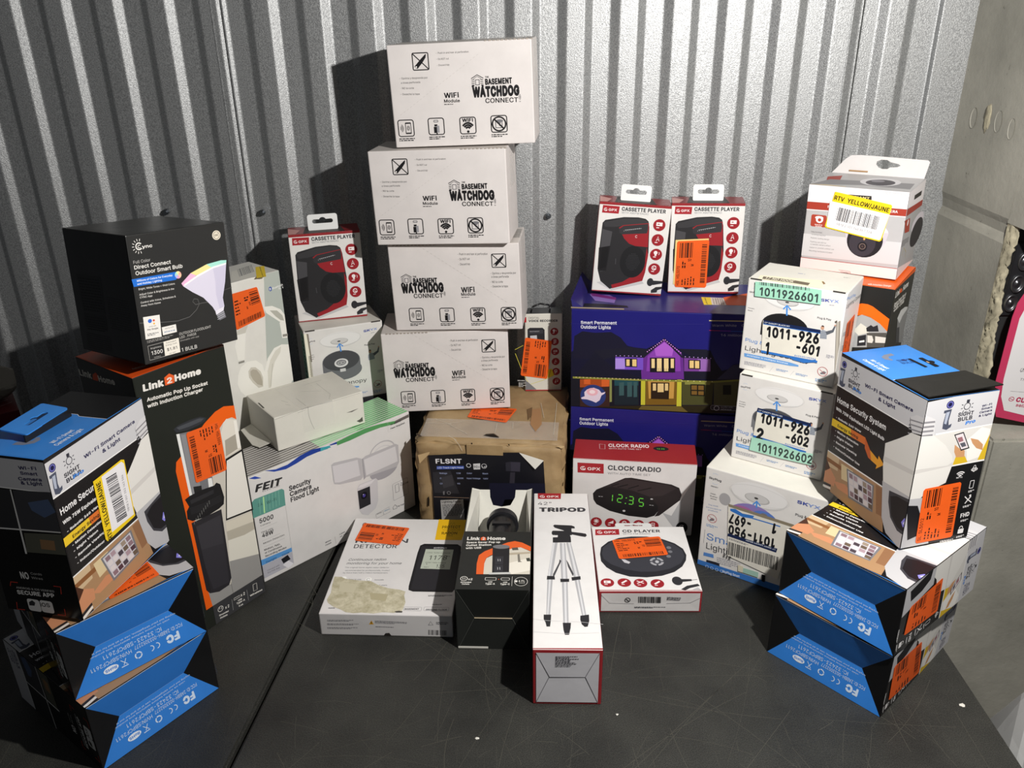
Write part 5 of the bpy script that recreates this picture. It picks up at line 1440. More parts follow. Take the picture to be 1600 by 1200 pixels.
    a.o('cfccce', (238.1,57.3), 21, 16, 1.2, 180, 360)
    a.e('a6a3a8', (238.5,86),29,16.7)
    a.p('bdbabc', [(139.6,35.9),(144.9,34.1),(187,42),(195.8,47.8),(196,82.1),(191.2,85.6),(151.2,76.5),(141,71.4),(140,63.3)])
    a.p('d6d3d5', [(141.5,38.9),(188.8,46.9),(190.9,77),(151.6,72.8),(142.1,69.1)])
    a.p('bdbabc', [(197.5,49),(204.3,46.3),(265.6,47.9),(271.6,52.6),(270.6,85),(265.6,91.6),(212.2,86.2),(199.6,85)])
    a.p('dad7d8', [(200.7,51.8),(265.2,52.6),(267.7,82.4),(212.6,82.1),(202.4,82)])
    a.p('a9a6aa', [(196.6,48.7),(199.6,48.8),(200.8,85.5),(196.9,88.1)])
    a.p('cfccce', [(182.6,98.3),(187.4,92.5),(220.5,95),(223.8,99.8),(221.1,139.5),(214.9,151.4),(198.8,157.1),(187.3,150.2),(181.8,138.8)])
    a.p('e0dddf', [(183.8,98),(188.7,94.5),(218.9,96.5),(210.7,101.3),(192.6,100.5)])
    a.p('2b2a2e', [(182.7,103.2),(207.3,104.7),(205.6,138.8),(183,138.8)])
    a.e('0e0d16', (194.4,117.1),6.4,6.6)
    a.e('4a4090', (194.4,117.1),2.9,3)
    a.e('d8d4f0', (192.9,114.4),0.9,0.8)
    a.l('c4c1c0', [(254.2,2.2),(253,21.1),(268,21.3),(297.1,16.7)], 0.4)
    a.t('444', 'No Monthly', (259.6,11.1),(280.9,11),2.5, 0.02)
    a.t('444', 'Fees Required', (258.9,18.3),(288,18.1),2.6, 0.02)
    a.fr('99969a', *((252.6,121.3)), *((285.8,154)), 2, 0.5)
    a.fr('77757a', *((258.1,125.1)), *((266.4,140.8)), 1, 0.6)
    a.t('55545a', 'Up to', (269.9,127.4),(278,128.3),2.2)
    a.t('444', '128 GB', (269.4,132.3),(286.8,132.8),3.2, 0.01)
    a.l('88868a', [(213.8,162.8),(242.5,161.4),(244.1,171.8),(214.5,171.5),(213.8,162.8)], 0.4)
    a.l('88868a', [(228.9,162.8),(230,171.7)], 0.4)
    a.t('444', 'works', (215.8,164.7),(226.2,165.1),2.2)
    a.t('4a8ab0', 'alexa', (231.2,166),(242,166.6),2.5)
    a.l('55545a', [(249.8,166.3),(254.7,162.8),(258.2,167.2),(258.5,171.3),(250.7,170.7),(249.8,166.3)], 0.7)
    a.t('55545a', 'Hey Google', (259.9,170.1),(275.6,171.4),2.8)
    a.t('55545a', 'White', (111.8,169.8),(122.7,169.9),2.4, 0.01)
    a.t('55545a', 'Finish', (111.8,174.8),(122.7,174.8),2.4, 0.01)
    a.l('b5b2b0', [(130.7,166.3),(131.4,179.9)], 0.4)
    a.t('55545a', 'Lasts', (139.9,167.5),(150.5,167.5),2.4, 0.01)
    a.t('55545a', '45 Years', (139.8,172.7),(157,172.5),2.4, 0.01)
    a.done()
    a = Art(t, 'top', dim, 'top_print')
    W1, D1 = w * 1000, d * 1000
    for k in range(13):                         # foil stripes run the length of the lid
        v = 3 + k * (D1 - 6) / 12.5
        for i, m_ in enumerate((HOLO_GREY, foil('pale_green_foil', 'a6e0ac', 0.3, 0.5), HOLO_GREEN)):
            u0, u1 = ((1, W1 * 0.42), (W1 * 0.42, W1 * 0.66), (W1 * 0.66, W1 - 1))[i]
            q = [(u0 + (u1 - u0) * j / 6, v + 1.6 * math.sin((u0 + (u1 - u0) * j / 6) / 38.0)) for j in range(7)]
            a.l(m_, q, (D1 - 6) / 12.5 * 0.62)
    a.done()
    return t
flood_light_box()

def plain_carton():
    t, dim = thing('mailer_box', 'small plain white carton with tape over its lid, lying on the flood light box', 'box', 'plain_white')
    w, d, h = dim
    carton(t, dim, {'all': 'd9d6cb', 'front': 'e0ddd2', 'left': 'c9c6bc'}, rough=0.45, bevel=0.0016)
    bm = bmesh.new()                            # loose side flap hanging out at the lower left
    v = [bm.verts.new(p) for p in ((-w / 2 - 0.0005, -d * 0.30, 0.007), (-w / 2 - 0.0005, d * 0.46, 0.007), (-w / 2 - 0.020, d * 0.42, 0.004), (-w / 2 - 0.024, -d * 0.10, 0.0012), (-w / 2 - 0.019, -d * 0.24, 0.0015))]
    f = bm.faces.new(v)
    r = bmesh.ops.extrude_face_region(bm, geom=[f])
    for q in r['geom']:
        if isinstance(q, bmesh.types.BMVert):
            q.co.z += 0.0012
    bmesh.ops.recalc_face_normals(bm, faces=list(bm.faces))
    bm_obj('side_flap', bm, card('d0cdc2'), t)
    bm = bmesh.new()
    add_box(bm, -0.030, 0.022, -d / 2 - 0.0006, -d / 2 + 0.0001, h * 0.30, h)
    add_box(bm, -0.030, 0.022, -d / 2 - 0.0006, d * 0.42, h, h + 0.0005)
    bm_obj('packing_tape', bm, TAPE, t)
    a = Art(t, 'front', dim, 'creases')
    a.l('8a8780', [(56.2,-2.1),(55.5,11.9),(58.1,26.1),(62,39)], 0.5)
    a.l('a5a298', [(38.5,3.2),(52.5,2.2)], 0.5)
    a.clipped('55524c', [(135.3,48.9),(141.3,47.6),(146.3,44.4),(146.6,52.6),(140.7,53)])
    a.clipped('77746c', [(118.9,28.7),(134,27.8),(140.9,27.7),(129.1,30.4)])
    a.l('8f8c84', [(2.3,2.7),(52.9,-1),(100.5,1.6),(145.8,1.8)], 0.4)
    a.done()
    a = Art(t, 'top', dim, 'lid_marks')
    a.l('8f8c84', [(56.7,60.6),(56.3,97.8)], 0.5)
    a.l('9a978e', [(107.4,29.4),(105.5,82.9),(95,98.9)], 0.4)
    for q in ([(34.7,54.4),(40.2,68.2)], [(34.2,72.1),(38.7,80.7)], [(87.8,22.9),(119.8,23)], [(73.6,43.4),(100.1,62.5)]):
        a.l('a5a298', q, 0.6)
    a.p('34322e', [(2.9,38.7),(4.9,40.3),(4,63.4),(1.5,62.5)])
    a.done()
    return t
plain_carton()

# ------------------------------------------------------------------ worn brown carton with a torn label
def brown_carton():
    t, dim = thing('cardboard_carton', 'battered brown cardboard carton with a torn black label, under the white stack', 'box', 'brown_carton')
    w, d, h = dim
    bm = bmesh.new()
    add_box(bm, -w / 2, w / 2, -d / 2, d / 2, 0, h)
    bmesh.ops.bevel(bm, geom=list(bm.edges), offset=0.005, segments=3, affect='EDGES')
    bmesh.ops.subdivide_edges(bm, edges=[e for e in bm.edges if e.calc_length() > 0.05], cuts=14, use_grid_fill=True)
    rnd = random.Random(9)
    for v in bm.verts:
        edge = (abs(v.co.x) > w / 2 - 0.012) + (v.co.y < -d / 2 + 0.012) + (v.co.z > h - 0.012)
        k = 0.0012 if edge < 2 else 0.0028
        v.co += Vector((rnd.uniform(-k, k), rnd.uniform(-k, k), rnd.uniform(-k, 0) if v.co.z > 0.02 else 0.0))
    bm_obj('carton', bm, KRAFT, t, True)
    # tuck tab in the front edge, thumb notch, torn corner
    bm = bmesh.new()
    add_box(bm, -0.036, 0.024, -d / 2 - 0.0028, -d / 2 - 0.0008, h - 0.022, h - 0.003)
    bmesh.ops.bevel(bm, geom=list(bm.edges), offset=0.0007, segments=1, affect='EDGES')
    bm_obj('tuck_tab', bm, KRAFT, t)
    a = Art(t, 'front', dim, 'torn_label', 2.6)
    a.clipped('15151c', [(22.8,25.7),(66,22),(115.1,17),(172.2,14.7),(198,41.3),(211,27.9),(214.6,89.9),(215.8,160.8),(27.7,170.6),(26.8,82.1)])
    a.clipped('1d1d30', [(122.4,73.7),(213.7,70.6),(214.9,122.9),(119.3,127.6)])
    a.p('2b2b31', [(29,57.5),(58.5,53.2),(71.9,96.5),(29.7,96.4)])
    a.l('c8a48a', [(28.3,104.7),(87.7,104)], 0.4)
    a.t('e9e7ea', 'FLSNT', (34.9,40.3),(78,38.5),7.9, 0.03)
    a.p('3a56b0', [(36.4,45.5),(81,43.2),(81.2,48.8),(35.6,51.6)])
    a.t('cfd6ee', 'LED Track Light Head', (37.2,50.1),(80,47.7),3.1, 0.02)
    a.o('c9c8cc', (89,42.1), 4, 4, 1.2)
    a.p('d9d8da', [(96.6,38.6),(107.9,37.3),(107.9,48.5),(97,49.3)])
    a.t('222', '90+', (97.8,46.5),(107.3,45.7),4.1, 0.02)
    a.o('c9c8cc', (114.4,42.2), 4.5, 4.5, 0.8)
    a.t('e0dfe2', '1.49', (110.8,45.6),(118.9,44.8),3.1, 0.02)
    for A, B, H, s_ in (((39.9,60.1),(52.9,59.5),2.6, 'Wattage'), ((68,58.8),(75.5,58.5),2.6, '12W'), ((85.4,58.1),(94.3,57.7),2.6, 'Color'), ((111.5,57.6),(120.7,57.2),2.6, 'Black'),
                    ((40.5,69.6),(48,69.3),2.6, 'CCT'), ((69.1,68.3),(79.7,67.9),2.6, '3000K'), ((85.1,67.6),(107.7,67),2.6, 'Input Voltage'), ((112.3,67.2),(120.4,66.9),2.6, '120V'),
                    ((40,79.8),(46.5,79.5),2.6, 'CRI'), ((69,78.5),(73.7,78.3),2.6, '90')):
        a.t('9aa4c8', s_, A, B, H, 0.015)
    a.p('2e2d36', [(149.5,34),(158.2,32),(173.8,32.4),(173,50.3),(150.1,49.9)])
    a.p('3b3844', [(158.2,33),(173.5,33),(172.6,49.7),(158.3,49.9)])
    a.p('35323c', [(157.1,52),(164.9,51.7),(163.8,72.2),(155.6,72.6)])
    a.p('3b3a40', [(42.8,67),(60.9,60.2),(63.6,80.4),(45.4,87.4)])
    a.o('8a888c', (54,95.7), 3.2, 3.2, 0.8)
    a.p('77757a', [(44.2,93.6),(47,92.5),(46.6,99.7),(44.4,99.8)])
    a.clipped('b5b3b0', [(39.2,110.5),(77.7,107),(78.9,148.6),(39.6,151.9)])
    a.t('222', 'Lighting Facts', (41.3,115.6),(73,113.1),3.6, 0.02)
    a.g('444', (41.6,120.8), (74.6,118), 1.3, 9, 2.0)
    a.done('torn black printed label')
    bm = bmesh.new()                            # the peeled white corner of the label
    A = Art(t, 'front', dim, 'x', 3.0)
    tri = [A.pt(*(171.9,15.1)), A.pt(*(211.5,27.9)), A.pt(*((198,41.5)), 5.0)]
    vs = [bm.verts.new(p) for p in tri] + [bm.verts.new(p + Vector((0, 0.0006, 0))) for p in tri]
    for q in ((0, 1, 2), (5, 4, 3), (0, 3, 4, 1), (1, 4, 5, 2), (2, 5, 3, 0)):
        bm.faces.new([vs[i] for i in q])
    bmesh.ops.recalc_face_normals(bm, faces=list(bm.faces))
    bm_obj('label_corner', bm, card('d8d5cc'), t)
    a = Art(t, 'front', dim, 'edge_damage', 1.9)
    a.clipped('2a2118', [(94,-3.6),(96.7,-6.1),(96.4,14.4),(94.3,14.9)])
    a.clipped('2a2118', [(152.7,-5.9),(156.2,-7),(156.5,4.6),(154.3,1.8)])
    a.clipped('1f1811', [(17.4,107.3),(19.7,104.7),(20.4,111.4),(19.3,124),(16.8,123.1)])
    a.l('d8d0c0', [(67.2,-5.5),(75.4,5.9),(79.4,15.5)], 0.6)
    a.l('d8d0c0', [(57.9,-12),(70.6,-3.7)], 0.6)
    a.clipped('c8ac80', [(229.6,-7.9),(242.3,-4.5),(246.6,1.1),(239,5.3),(232.2,0.7)])
    a.clipped('4a3a26', [(225.3,-8.7),(235.5,-7.7),(231.3,-5.6)])
    a.clipped('c8ac80', [(5.9,26.4),(25.7,19.6),(24.7,23.6),(7.7,42.3)])
    a.pieces('tear')
    a = Art(t, 'top', dim, 'lid_marks', 0.7)
    a.clipped('1d1610', [(110.9,207.2),(115.4,201.3),(127.4,198.5),(136.5,209.1),(137.8,213.1),(123.7,211.1)])
    a.clipped('a67f58', [(183.7,104.9),(198.2,99.7),(203.9,160.5),(195.1,188.1),(184.3,161.8)])
    a.clipped('6e583c', [(174.5,105.5),(183.1,96.4),(184.6,129.8),(179.5,146.3)])
    for q in ([(7.9,168.3),(46.4,169.6),(73.6,157.8)], [(46.4,169.6),(84,203.5)], [(52.1,171.2),(21.6,153.4)], [(128.6,161.8),(129,196.5)], [(196.9,78.3),(206,136.4)], [(225,76.3),(225.4,197.2)], [(155.1,156),(156.4,179.4)]):
        a.l('d2c8b4', q, 0.7)
    a.clipped('38291a', [(-1.9,209.6),(1,206.4),(11.1,216.9),(7,218.7)])
    a.pieces('scuff')
    bm = bmesh.new()
    add_box(bm, -w * 0.47, w * 0.45, -d * 0.44, -d * 0.16, h + 0.0002, h + 0.0007)
    bm_obj('packing_tape', bm, TAPE, t)
    price_sticker(t, 'top', dim, ((80.7,103.5), (157.8,105.8), (143.7,160), (75.2,143.5)), '', 11, 1.2)
    return t
brown_carton()

# ------------------------------------------------------------------ voice recorder box
def voice_recorder_box():
    t, dim = thing('voice_recorder_box', 'slim white voice recorder box with a black wire hanger, right of the white stack', 'box', 'voice_recorder')
    w, d, h = dim
    carton(t, dim, {'all': 'd8d5cc', 'front': 'dedbd0', 'top': '2b2b2c', 'back': '2b2b2c', 'right': '2e2e30'}, rough=0.42)
    a = Art(t, 'front', dim, 'front_print')
    a.clipped('343437', [(-30.6,-23.8),(66.7,-23.8),(67,0.7),(-31,-0.3)])
    a.p('b02028', [(-1.9,6.3),(2.3,5.9),(2.5,15.8),(-1.7,15.7)])
    a.t('55555a', 'DIGITAL', (6.3,9.5),(25.4,9.7),3.6, 0.0)
    a.t('3a3a3e', 'VOICE RECORDER', (6.2,14.9),(57.3,15.7),3.6, 0.04)
    a.p('28282c', [(4.3,28.8),(8.5,26),(30.8,26.5),(34.4,30.1),(34.9,57.4),(4.6,56.6)])
    a.p('3a3a3f', [(6.6,30.9),(31.6,30),(32,37.1),(7.1,37.7)])
    a.t('b9b9bd', 'RECORDER', (8.5,34),(25,33.9),1.7)
    a.p('c9c8ca', [(8.9,41),(20.7,40.3),(21.2,48.1),(9.4,48.6)])
    for c, kd in (((51.6,34.1), 'head'), ((52.9,53.3), 'phone'), ((53.6,72.2), '4GB'), ((54.5,91.5), 'mast'), ((55.3,111.1), 'ring'), ((56,130.1), 'note')):
        red_badge(a, c, 7.0, kd, 7.0)
    a.l('d8cf4a', [(-18.2,66.7),(-3.5,58.9)], 0.8)
    a.l('d8cf4a', [(-17.8,73.8),(-3.9,113.1),(6.9,135.6),(32.3,127.3),(49.1,119.9)], 0.8)
    a.clipped('7d7e82', [(-17.8,108.8),(20.2,145.6),(-16.2,146.6)])
    a.t('e9e9e6', 'INCLUDES', (-14.1,127.8),(-1.6,128.7),2, 0.02)
    for k in range(4):
        q = ((-12.2,131.9),(2,132.8),1.4)
        a.g('e9e9e6', (q[0][0], q[0][1] + k * 2.4), (q[1][0], q[1][1] + k * 2.4), 0.9, 1, seed=k)
    a.clipped('b02028', [(-23.5,145.4),(68.8,147),(68.9,155),(-23.6,152.3)])
    a.p('f2d834', [(40.6,106.5),(47.8,105.4),(52,118.6),(40.7,123.6)])
    a.t('2a2a18', 'JAUNE', (42.4,121.8),(46.6,107.2),1, 0.03)
    a.done()
    price_sticker(t, 'front', dim, ((47.5,51.4), (39.5,124.9), (-8.7,116.9), (0.2,43.8)), '', 13)
    bm = bmesh.new()                            # folded black plastic hanger
    pts = [(-0.022, 0.0), (-0.019, 0.010), (-0.006, 0.0155), (0.010, 0.0125), (0.012, 0.010), (0.011, 0.0)]
    for i in range(len(pts) - 1):
        add_tube(bm, (pts[i][0], -d * 0.25, h + pts[i][1]), (pts[i + 1][0], -d * 0.25, h + pts[i + 1][1]), 0.0016, seg=10)
    bm_obj('wire_hanger', bm, plastic('1c1c1e', 0.4), t, True)
    return t
voice_recorder_box()

# ------------------------------------------------------------------ radon detector box lying flat
def radon_box():
    t, dim = thing('radon_detector_box', 'flat white radon detector box lying on the table with a torn patch on its lid', 'box', 'radon')
    w, d, h = dim
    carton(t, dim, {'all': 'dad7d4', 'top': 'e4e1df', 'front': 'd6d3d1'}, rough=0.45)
    a = Art(t, 'top', dim, 'lid_print')
    a.clipped('f0bd1e', [(137.9,-0.8),(186.3,-0.5),(181.2,57.4),(139,57.8)])
    a.t('5a4608', 'PROTECT', (146.3,25.9),(175.7,24.7),7.2, 0.02)
    a.t('5a4608', 'YOUR HEALTH', (147.6,31.9),(175.9,30.7),2.9)
    a.t('5a4608', 'RADON', (147.7,42.6),(172.3,41.6),6.7, 0.02)
    a.t('5a4608', 'GAS', (156.8,47.5),(165.7,46.9),2.8)
    a.l('6a540c', [(157.4,15.7),(159.8,8),(161.7,15.6),(164.1,7.9),(165.5,14.7)], 0.6)
    a.t('444347', 'C', (15.5,24.5),(22,24.3),11.2, 0.0)
    a.t('444347', 'RADON', (14.4,69.2),(97.2,66.9),10.5, 0.01)
    a.t('444347', 'DETECTOR', (15,83.3),(82,81.4),9.7, 0.01)
    a.t('444347', 'Continuous radon', (14,115.9),(71.1,113.6),5.8, 0.0, 0.2)
    a.t('444347', 'monitoring for your home', (13.2,124.9),(96.1,122.5),5.7, 0.0, 0.2)
    for A, B, H, s_ in (((12.9,134.1),(79.6,132.2),3.1, 'The original home digital radon detector'), ((15,141.2),(81.3,139.3),3.1, 'recommended by professionals, trusted'), ((13.1,147),(80.3,145.1),3, 'by more than half a million homeowners.')):
        a.t('77767a', s_, A, B, H)
    a.e('fbfaf6', (54.3,160.4),4.7,5)
    a.o('55545a', (54.3,160.4), 3.0, 3.0, 0.6, 20, 320)
    a.e('fbfaf6', (17.3,158.3),3.9,4.4)
    a.t('55545a', 'Easy to use', (25,162.2),(43.5,161.6),2.7)
    a.t('55545a', 'Accurate', (63.1,162),(77,161.6),2.7)
    a.t('55545a', 'Up to 2 years', (62.6,174.4),(84,173.8),2.6)
    a.p(FIBRE, [(2.6,155),(13.1,155.3),(20.1,159.8),(38.6,162.7),(58.6,164),(69.9,171.7),(87,179.5),(103,182),(113.4,186.2),(112.9,195.2),(117.2,209.7),(116.2,224),(114.9,229.7),(104.3,232.8),(89.1,231.9),(76.7,235.1),(59.6,233.6),(48.7,235.1),(37.1,233.5),(29.2,228.1),(17.6,222.7),(7.5,214.4),(4.2,207.3),(6.3,192.4),(3.8,174.3)])
    a.clipped('c9c2a8', [(14,167.8),(40.5,171.7),(39,191.4),(17.1,189.1)])
    a.clipped('b5ac8c', [(62.1,190.7),(89.5,192.9),(88.4,207.7),(66.9,205.4)])
    a.p('4a4640', [(104.9,230),(110.9,228.1),(116.3,229.1),(116,231.9),(107.9,232.1)])
    # the meter
    a.p('19181c', [(118.1,73.7),(123.7,69),(176.1,68.9),(182.1,74.4),(183.4,91.1),(184.2,178.1),(180.8,185.7),(124,185.9),(117.1,182.5),(116.1,174),(116.8,93)])
    a.p('26252a', [(120.8,75.4),(178.3,73.8),(182.2,181.2),(120.4,181.8)])
    a.t('e9e8ea', 'airthings', (140,81.2),(160.7,80.6),3.9)
    a.p('bcc3b4', [(128.1,82.9),(171.4,83.1),(171.3,133.1),(126.7,132.1)])
    a.t('3a4038', 'LONG TERM AVERAGE', (130.8,93.3),(167.6,93.6),2.6)
    a.t('1e221e', '1178', (136.1,110.1),(163.3,109.3),10.5, 0.0, 0.1)
    a.t('1e221e', 'Bq', (163.2,101.9),(167.3,101.8),2.9)
    a.t('3a4038', 'SHORT TERM AVERAGE', (132.3,118.2),(163.6,118.6),2.6)
    a.t('1e221e', '135', (149.6,129.5),(162,129.2),7.9, 0.0, 0.1)
    a.t('1e221e', '1', (133.8,122.8),(135.4,122.7),3.4)
    a.t('1e221e', 'days', (131.5,129.4),(138.7,129.2),2.5)
    a.g('77767a', (147.3,194.2), (181.6,193.1), 1.0, 2)
    a.g('77767a', (155.7,213.7), (180.1,213), 1.0, 1)
    a.fr('99979b', *((117,219.7)), *((142.2,227.5)), 1.5, 0.4)
    a.t('55545a', 'BASEMENT', (118.7,225.6),(138.5,225),2.7, 0.02)
    a.fr('99979b', *((145.1,218.9)), *((180.2,226.9)), 1.5, 0.4)
    a.t('55545a', 'GROUND FLOOR', (148.3,225.9),(177.8,225.3),2.7, 0.02)
    a.t('55545a', 'RADON', (11.3,226.6),(20,226.4),2.2, 0.02)
    a.done()
    price_sticker(t, 'top', dim, ((84.7,75), (12.5,64.2), (17.4,14.9), (94.3,27.3)), '', 17)
    a = Art(t, 'front', dim, 'front_print')
    a.g('77767a', (10.9,11.5), (48.2,10.6), 1.0, 2)
    a.g('77767a', (10.2,17.9), (54.7,17.2), 1.0, 2, 1.7, 2)
    a.g('77767a', (9.9,24.5), (52.6,23.8), 1.0, 2, 1.7, 3)
    a.p('d8a020', [(73.3,9.9),(76.1,16.6),(69.4,16.8)])
    a.t('333', '!', (72.1,15.8),(73.6,15.8),3.2, 0.02)
    a.g('77767a', (78.1,11), (122.8,12.6), 1.0, 3)
    a.g('55545a', (78.2,21.3), (124,21.9), 1.0, 1)
    a.l('55545a', [(152.8,16),(156.1,9.4),(159.1,15.8),(152.8,16)], 0.6)
    a.g('66656a', (163.8,11.1), (180.5,11.1), 1.0, 3)
    a.b('2b2a2d', (152.3,24.2), (178,24.7), (151.8,33), 18, 5)
    a.clipped('2a2622', [(87.2,38.5),(91.4,31.8),(96.8,31.2),(100.4,37.5),(100,43.4),(86.8,43.8)])
    a.done()
    return t
radon_box()

# ------------------------------------------------------------------ open outlet box lying between the radon box and the tripod box
def outlet_box():
    t, dim = thing('outlet_station_box', 'dark open-ended box lying between the radon and tripod boxes, orange roof outline on it', 'box', 'outlet_box')
    w, L, h = dim
    wall = 0.0012
    fr = -L / 2 + 0.135                          # the printed panel ends here; beyond it the lid is cut away
    bk, wh = card('202220', 0.4), card('dcdad0', 0.6)
    def sheet(x0, x1, y0, y1, z0, z1, name, mats, inner=None):
        bm = bmesh.new()
        add_box(bm, x0, x1, y0, y1, z0, z1)
        bm.normal_update()
        if inner is not None:
            for f in bm.faces:
                if f.normal.dot(Vector(inner)) > 0.9:
                    f.material_index = 1
        return bm_obj(name, bm, mats, t)
    sheet(-w / 2, -w / 2 + wall, -L / 2, L / 2, 0, h, 'side_wall', [bk, wh], (1, 0, 0))
    sheet(w / 2 - wall, w / 2, -L / 2, L / 2, 0, h, 'side_wall', [bk, wh], (-1, 0, 0))
    sheet(-w / 2 + wall, w / 2 - wall, -L / 2 + 0.002, L / 2, 0, wall, 'back_panel', [bk, wh], (0, 0, 1))
    sheet(-w / 2 + wall, w / 2 - wall, -L / 2 + 0.001, fr, h - wall, h, 'front_panel', [bk, wh], (0, 0, -1))
    # tucked bottom end with its four flaps
    bm = bmesh.new()
    e = w * 0.26
    P = [bm.verts.new(p) for p in ((-w / 2 + wall, -L / 2, 0), (w / 2 - wall, -L / 2, 0), (w / 2 - wall, -L / 2, h), (-w / 2 + wall, -L / 2, h), (-e, -L / 2 + 0.008, h * 0.47), (e, -L / 2 + 0.008, h * 0.47))]
    for q in ((0, 1, 5, 4), (3, 4, 5, 2), (0, 4, 3), (1, 2, 5)):
        bm.faces.new([P[i] for i in q])
    bmesh.ops.recalc_face_normals(bm, faces=list(bm.faces))
    for f in bm.faces:
        f.normal_update()
        if f.normal.y > 0:
            f.normal_flip()
    bm_obj('bottom_flaps', bm, bk, t)
    bm = bmesh.new()
    add_tube(bm, (-e, -L / 2 + 0.0074, h * 0.47), (e, -L / 2 + 0.0074, h * 0.47), 0.0007, seg=6)
    bm_obj('board_edge', bm, card('b9a88c'), t)
    for x0_, z0_, x1_ in ((-w / 2 + 0.0015, h - 0.001, -e), (w / 2 - 0.0015, h - 0.001, e), (-w / 2 + 0.0015, 0.0012, -e), (w / 2 - 0.0015, 0.0012, e)):
        bm = bmesh.new()
        add_tube(bm, (x0_, -L / 2 - 0.0002, z0_), (x1_, -L / 2 + 0.0076, h * 0.47), 0.00035, seg=6)
        bm_obj('flap_crease', bm, card('4a4c48'), t)
    # white inner tray rising to the far end, with the U shaped cut
    n = 18
    bm = bmesh.new()
    y0, y1 = fr - 0.010, L / 2 - 0.001
    z0, z1 = h * 0.12, h * 0.97
    def pt(u, v):
        return Vector((u, y0 + (y1 - y0) * v, z0 + (z1 - z0) * v ** 1.4))
    xs = [-w * 0.36, -w * 0.20, -w * 0.19, -w * 0.14, 0.0, w * 0.14, w * 0.21, w * 0.22, w * 0.40]
    dep = [1.0, 1.0, 0.93, 0.855, 0.84, 0.855, 0.93, 1.0, 1.0]
    rows = [[bm.verts.new(pt(x, d_ * k / 6)) for x, d_ in zip(xs, dep)] for k in range(7)]
    for lo, hi in zip(rows, rows[1:]):
        for i in range(len(xs) - 1):
            bm.faces.new((lo[i], lo[i + 1], hi[i + 1], hi[i]))
    r = bmesh.ops.extrude_face_region(bm, geom=list(bm.faces))
    for v in r['geom']:
        if isinstance(v, bmesh.types.BMVert):
            v.co.z -= 0.0012
    bmesh.ops.recalc_face_normals(bm, faces=list(bm.faces))
    tray = bm_obj('inner_tray', bm, wh, t)
    bm = bmesh.new()                             # cut slot across the tray
    a0, a1 = pt(-w * 0.20, 0.56), pt(w * 0.22, 0.56)
    add_box(bm, a0.x, a1.x, a0.y, a0.y + 0.0022, a0.z + 0.0014, a0.z + 0.0022)
    bm_obj('slot', bm, card('77746a'), tray)
    for sx, xa in ((-1, -w * 0.36), (1, w * 0.40)):      # sloped sides of the tray
        bm = bmesh.new()
        q = [pt(xa, 0.0), pt(xa, 1.0), Vector((sx * (w / 2 - wall - 0.0004), y1, h * 1.0)), Vector((sx * (w / 2 - wall - 0.0004), y0, h * 0.98))]
        vs = [bm.verts.new(p) for p in q] + [bm.verts.new(p - Vector((0, 0, 0.0010))) for p in q]
        for k in ((0, 1, 2, 3), (7, 6, 5, 4), (0, 4, 5, 1), (1, 5, 6, 2), (2, 6, 7, 3), (3, 7, 4, 0)):
            bm.faces.new([vs[i] for i in k])
        bmesh.ops.recalc_face_normals(bm, faces=list(bm.faces))
        bm_obj('tray_side', bm, wh, t)
    a = Art(t, 'top', dim, 'front_print')
    W = 'e6e3dc'
    a.t(W, 'Link', (6,144.4),(24.6,144.3),7, 0.04)
    house_two(a, [(25.5,138.7),(29.2,135.7),(33.3,138.6),(33.8,144.9),(26,145.1)], W, (28.1,143.9),(32,143.8),5.8)
    a.t(W, 'Home', (35.4,143.7),(61.8,143.2),7.1, 0.04)
    a.t(W, 'Space Saver Pop up', (6.1,152.9),(54.4,150.7),4.1, 0.03)
    a.t(W, 'Outlet Station', (6.1,159.8),(42.1,157.5),4.1, 0.03)
    a.t(W, 'with USB', (6.3,166.6),(28.3,165),4, 0.03)
    a.clipped('e8642a', [(25.8,224),(24.7,200.1),(26.2,181),(33.9,171.3),(64.7,149.7),(75.3,145.8),(86.1,149.3),(99.7,159.9),(103.6,166.9),(103.8,177.5),(99.4,169.9),(84.4,160.9),(75.9,162.2),(65.5,167.8),(43,180.7),(36.7,187.8),(35.1,199.8),(35.6,223.8)])
    a.clipped('d9d3c4', [(35.6,223.8),(35.1,199.8),(37.2,187.8),(45.1,180.6),(65.5,167.8),(75.9,162.2),(84.4,160.9),(103.7,174),(104.5,222.2)])
    a.clipped('b9ad98', [(65.8,174.9),(103.7,170.5),(103.7,174.7),(66.1,180.1)])
    a.clipped('efeadd', [(66.9,199.1),(99.7,184.6),(104,191.4),(104.3,211.6),(74.1,222.9),(67.5,212.5)])
    a.p('7f7a70', [(80.3,178.1),(83.1,176.2),(85,193.5),(87.5,195.2),(81.7,196)])
    a.p('3c4038', [(92.5,186.5),(97.6,185.3),(99.1,193.2),(94.1,193.7)])
    a.p('5a564e', [(71.6,162.3),(80.1,161),(81.4,167.4),(72.9,168.3)])
    a.p('232326', [(44.3,161.1),(68.3,159.8),(70.4,220.7),(47.3,222.2)])
    a.e('77777a', (56.6,160.1),12.1,5)
    a.p('333338', [(49.5,184),(60.9,182.7),(61.2,200.9),(49.9,201.8)])
    a.p('333338', [(49.6,203.5),(61.3,202.6),(61.8,219.9),(50,220.8)])
    for q in ([(53.5,189.1),(54,194.3)], [(56.5,189),(56.9,194.2)], [(54,207.8),(54.5,213.5)], [(57,207.7),(57.6,213.4)]):
        a.l('c9c9cc', q, 0.7)
    a.p('c9c9c6', [(43.5,220.3),(71.9,218.4),(72.5,222.9),(43.3,224.3)])
    a.o(W, (10.1,234.1), 5.0, 5.0, 0.9)
    a.l(W, [(8.4,231.9),(9,236.1)], 0.8)
    a.l(W, [(11.1,231.9),(11.7,236)], 0.8)
    a.t(W, 'x2', (15.8,237.2),(21.8,237.1),3.9, 0.02)
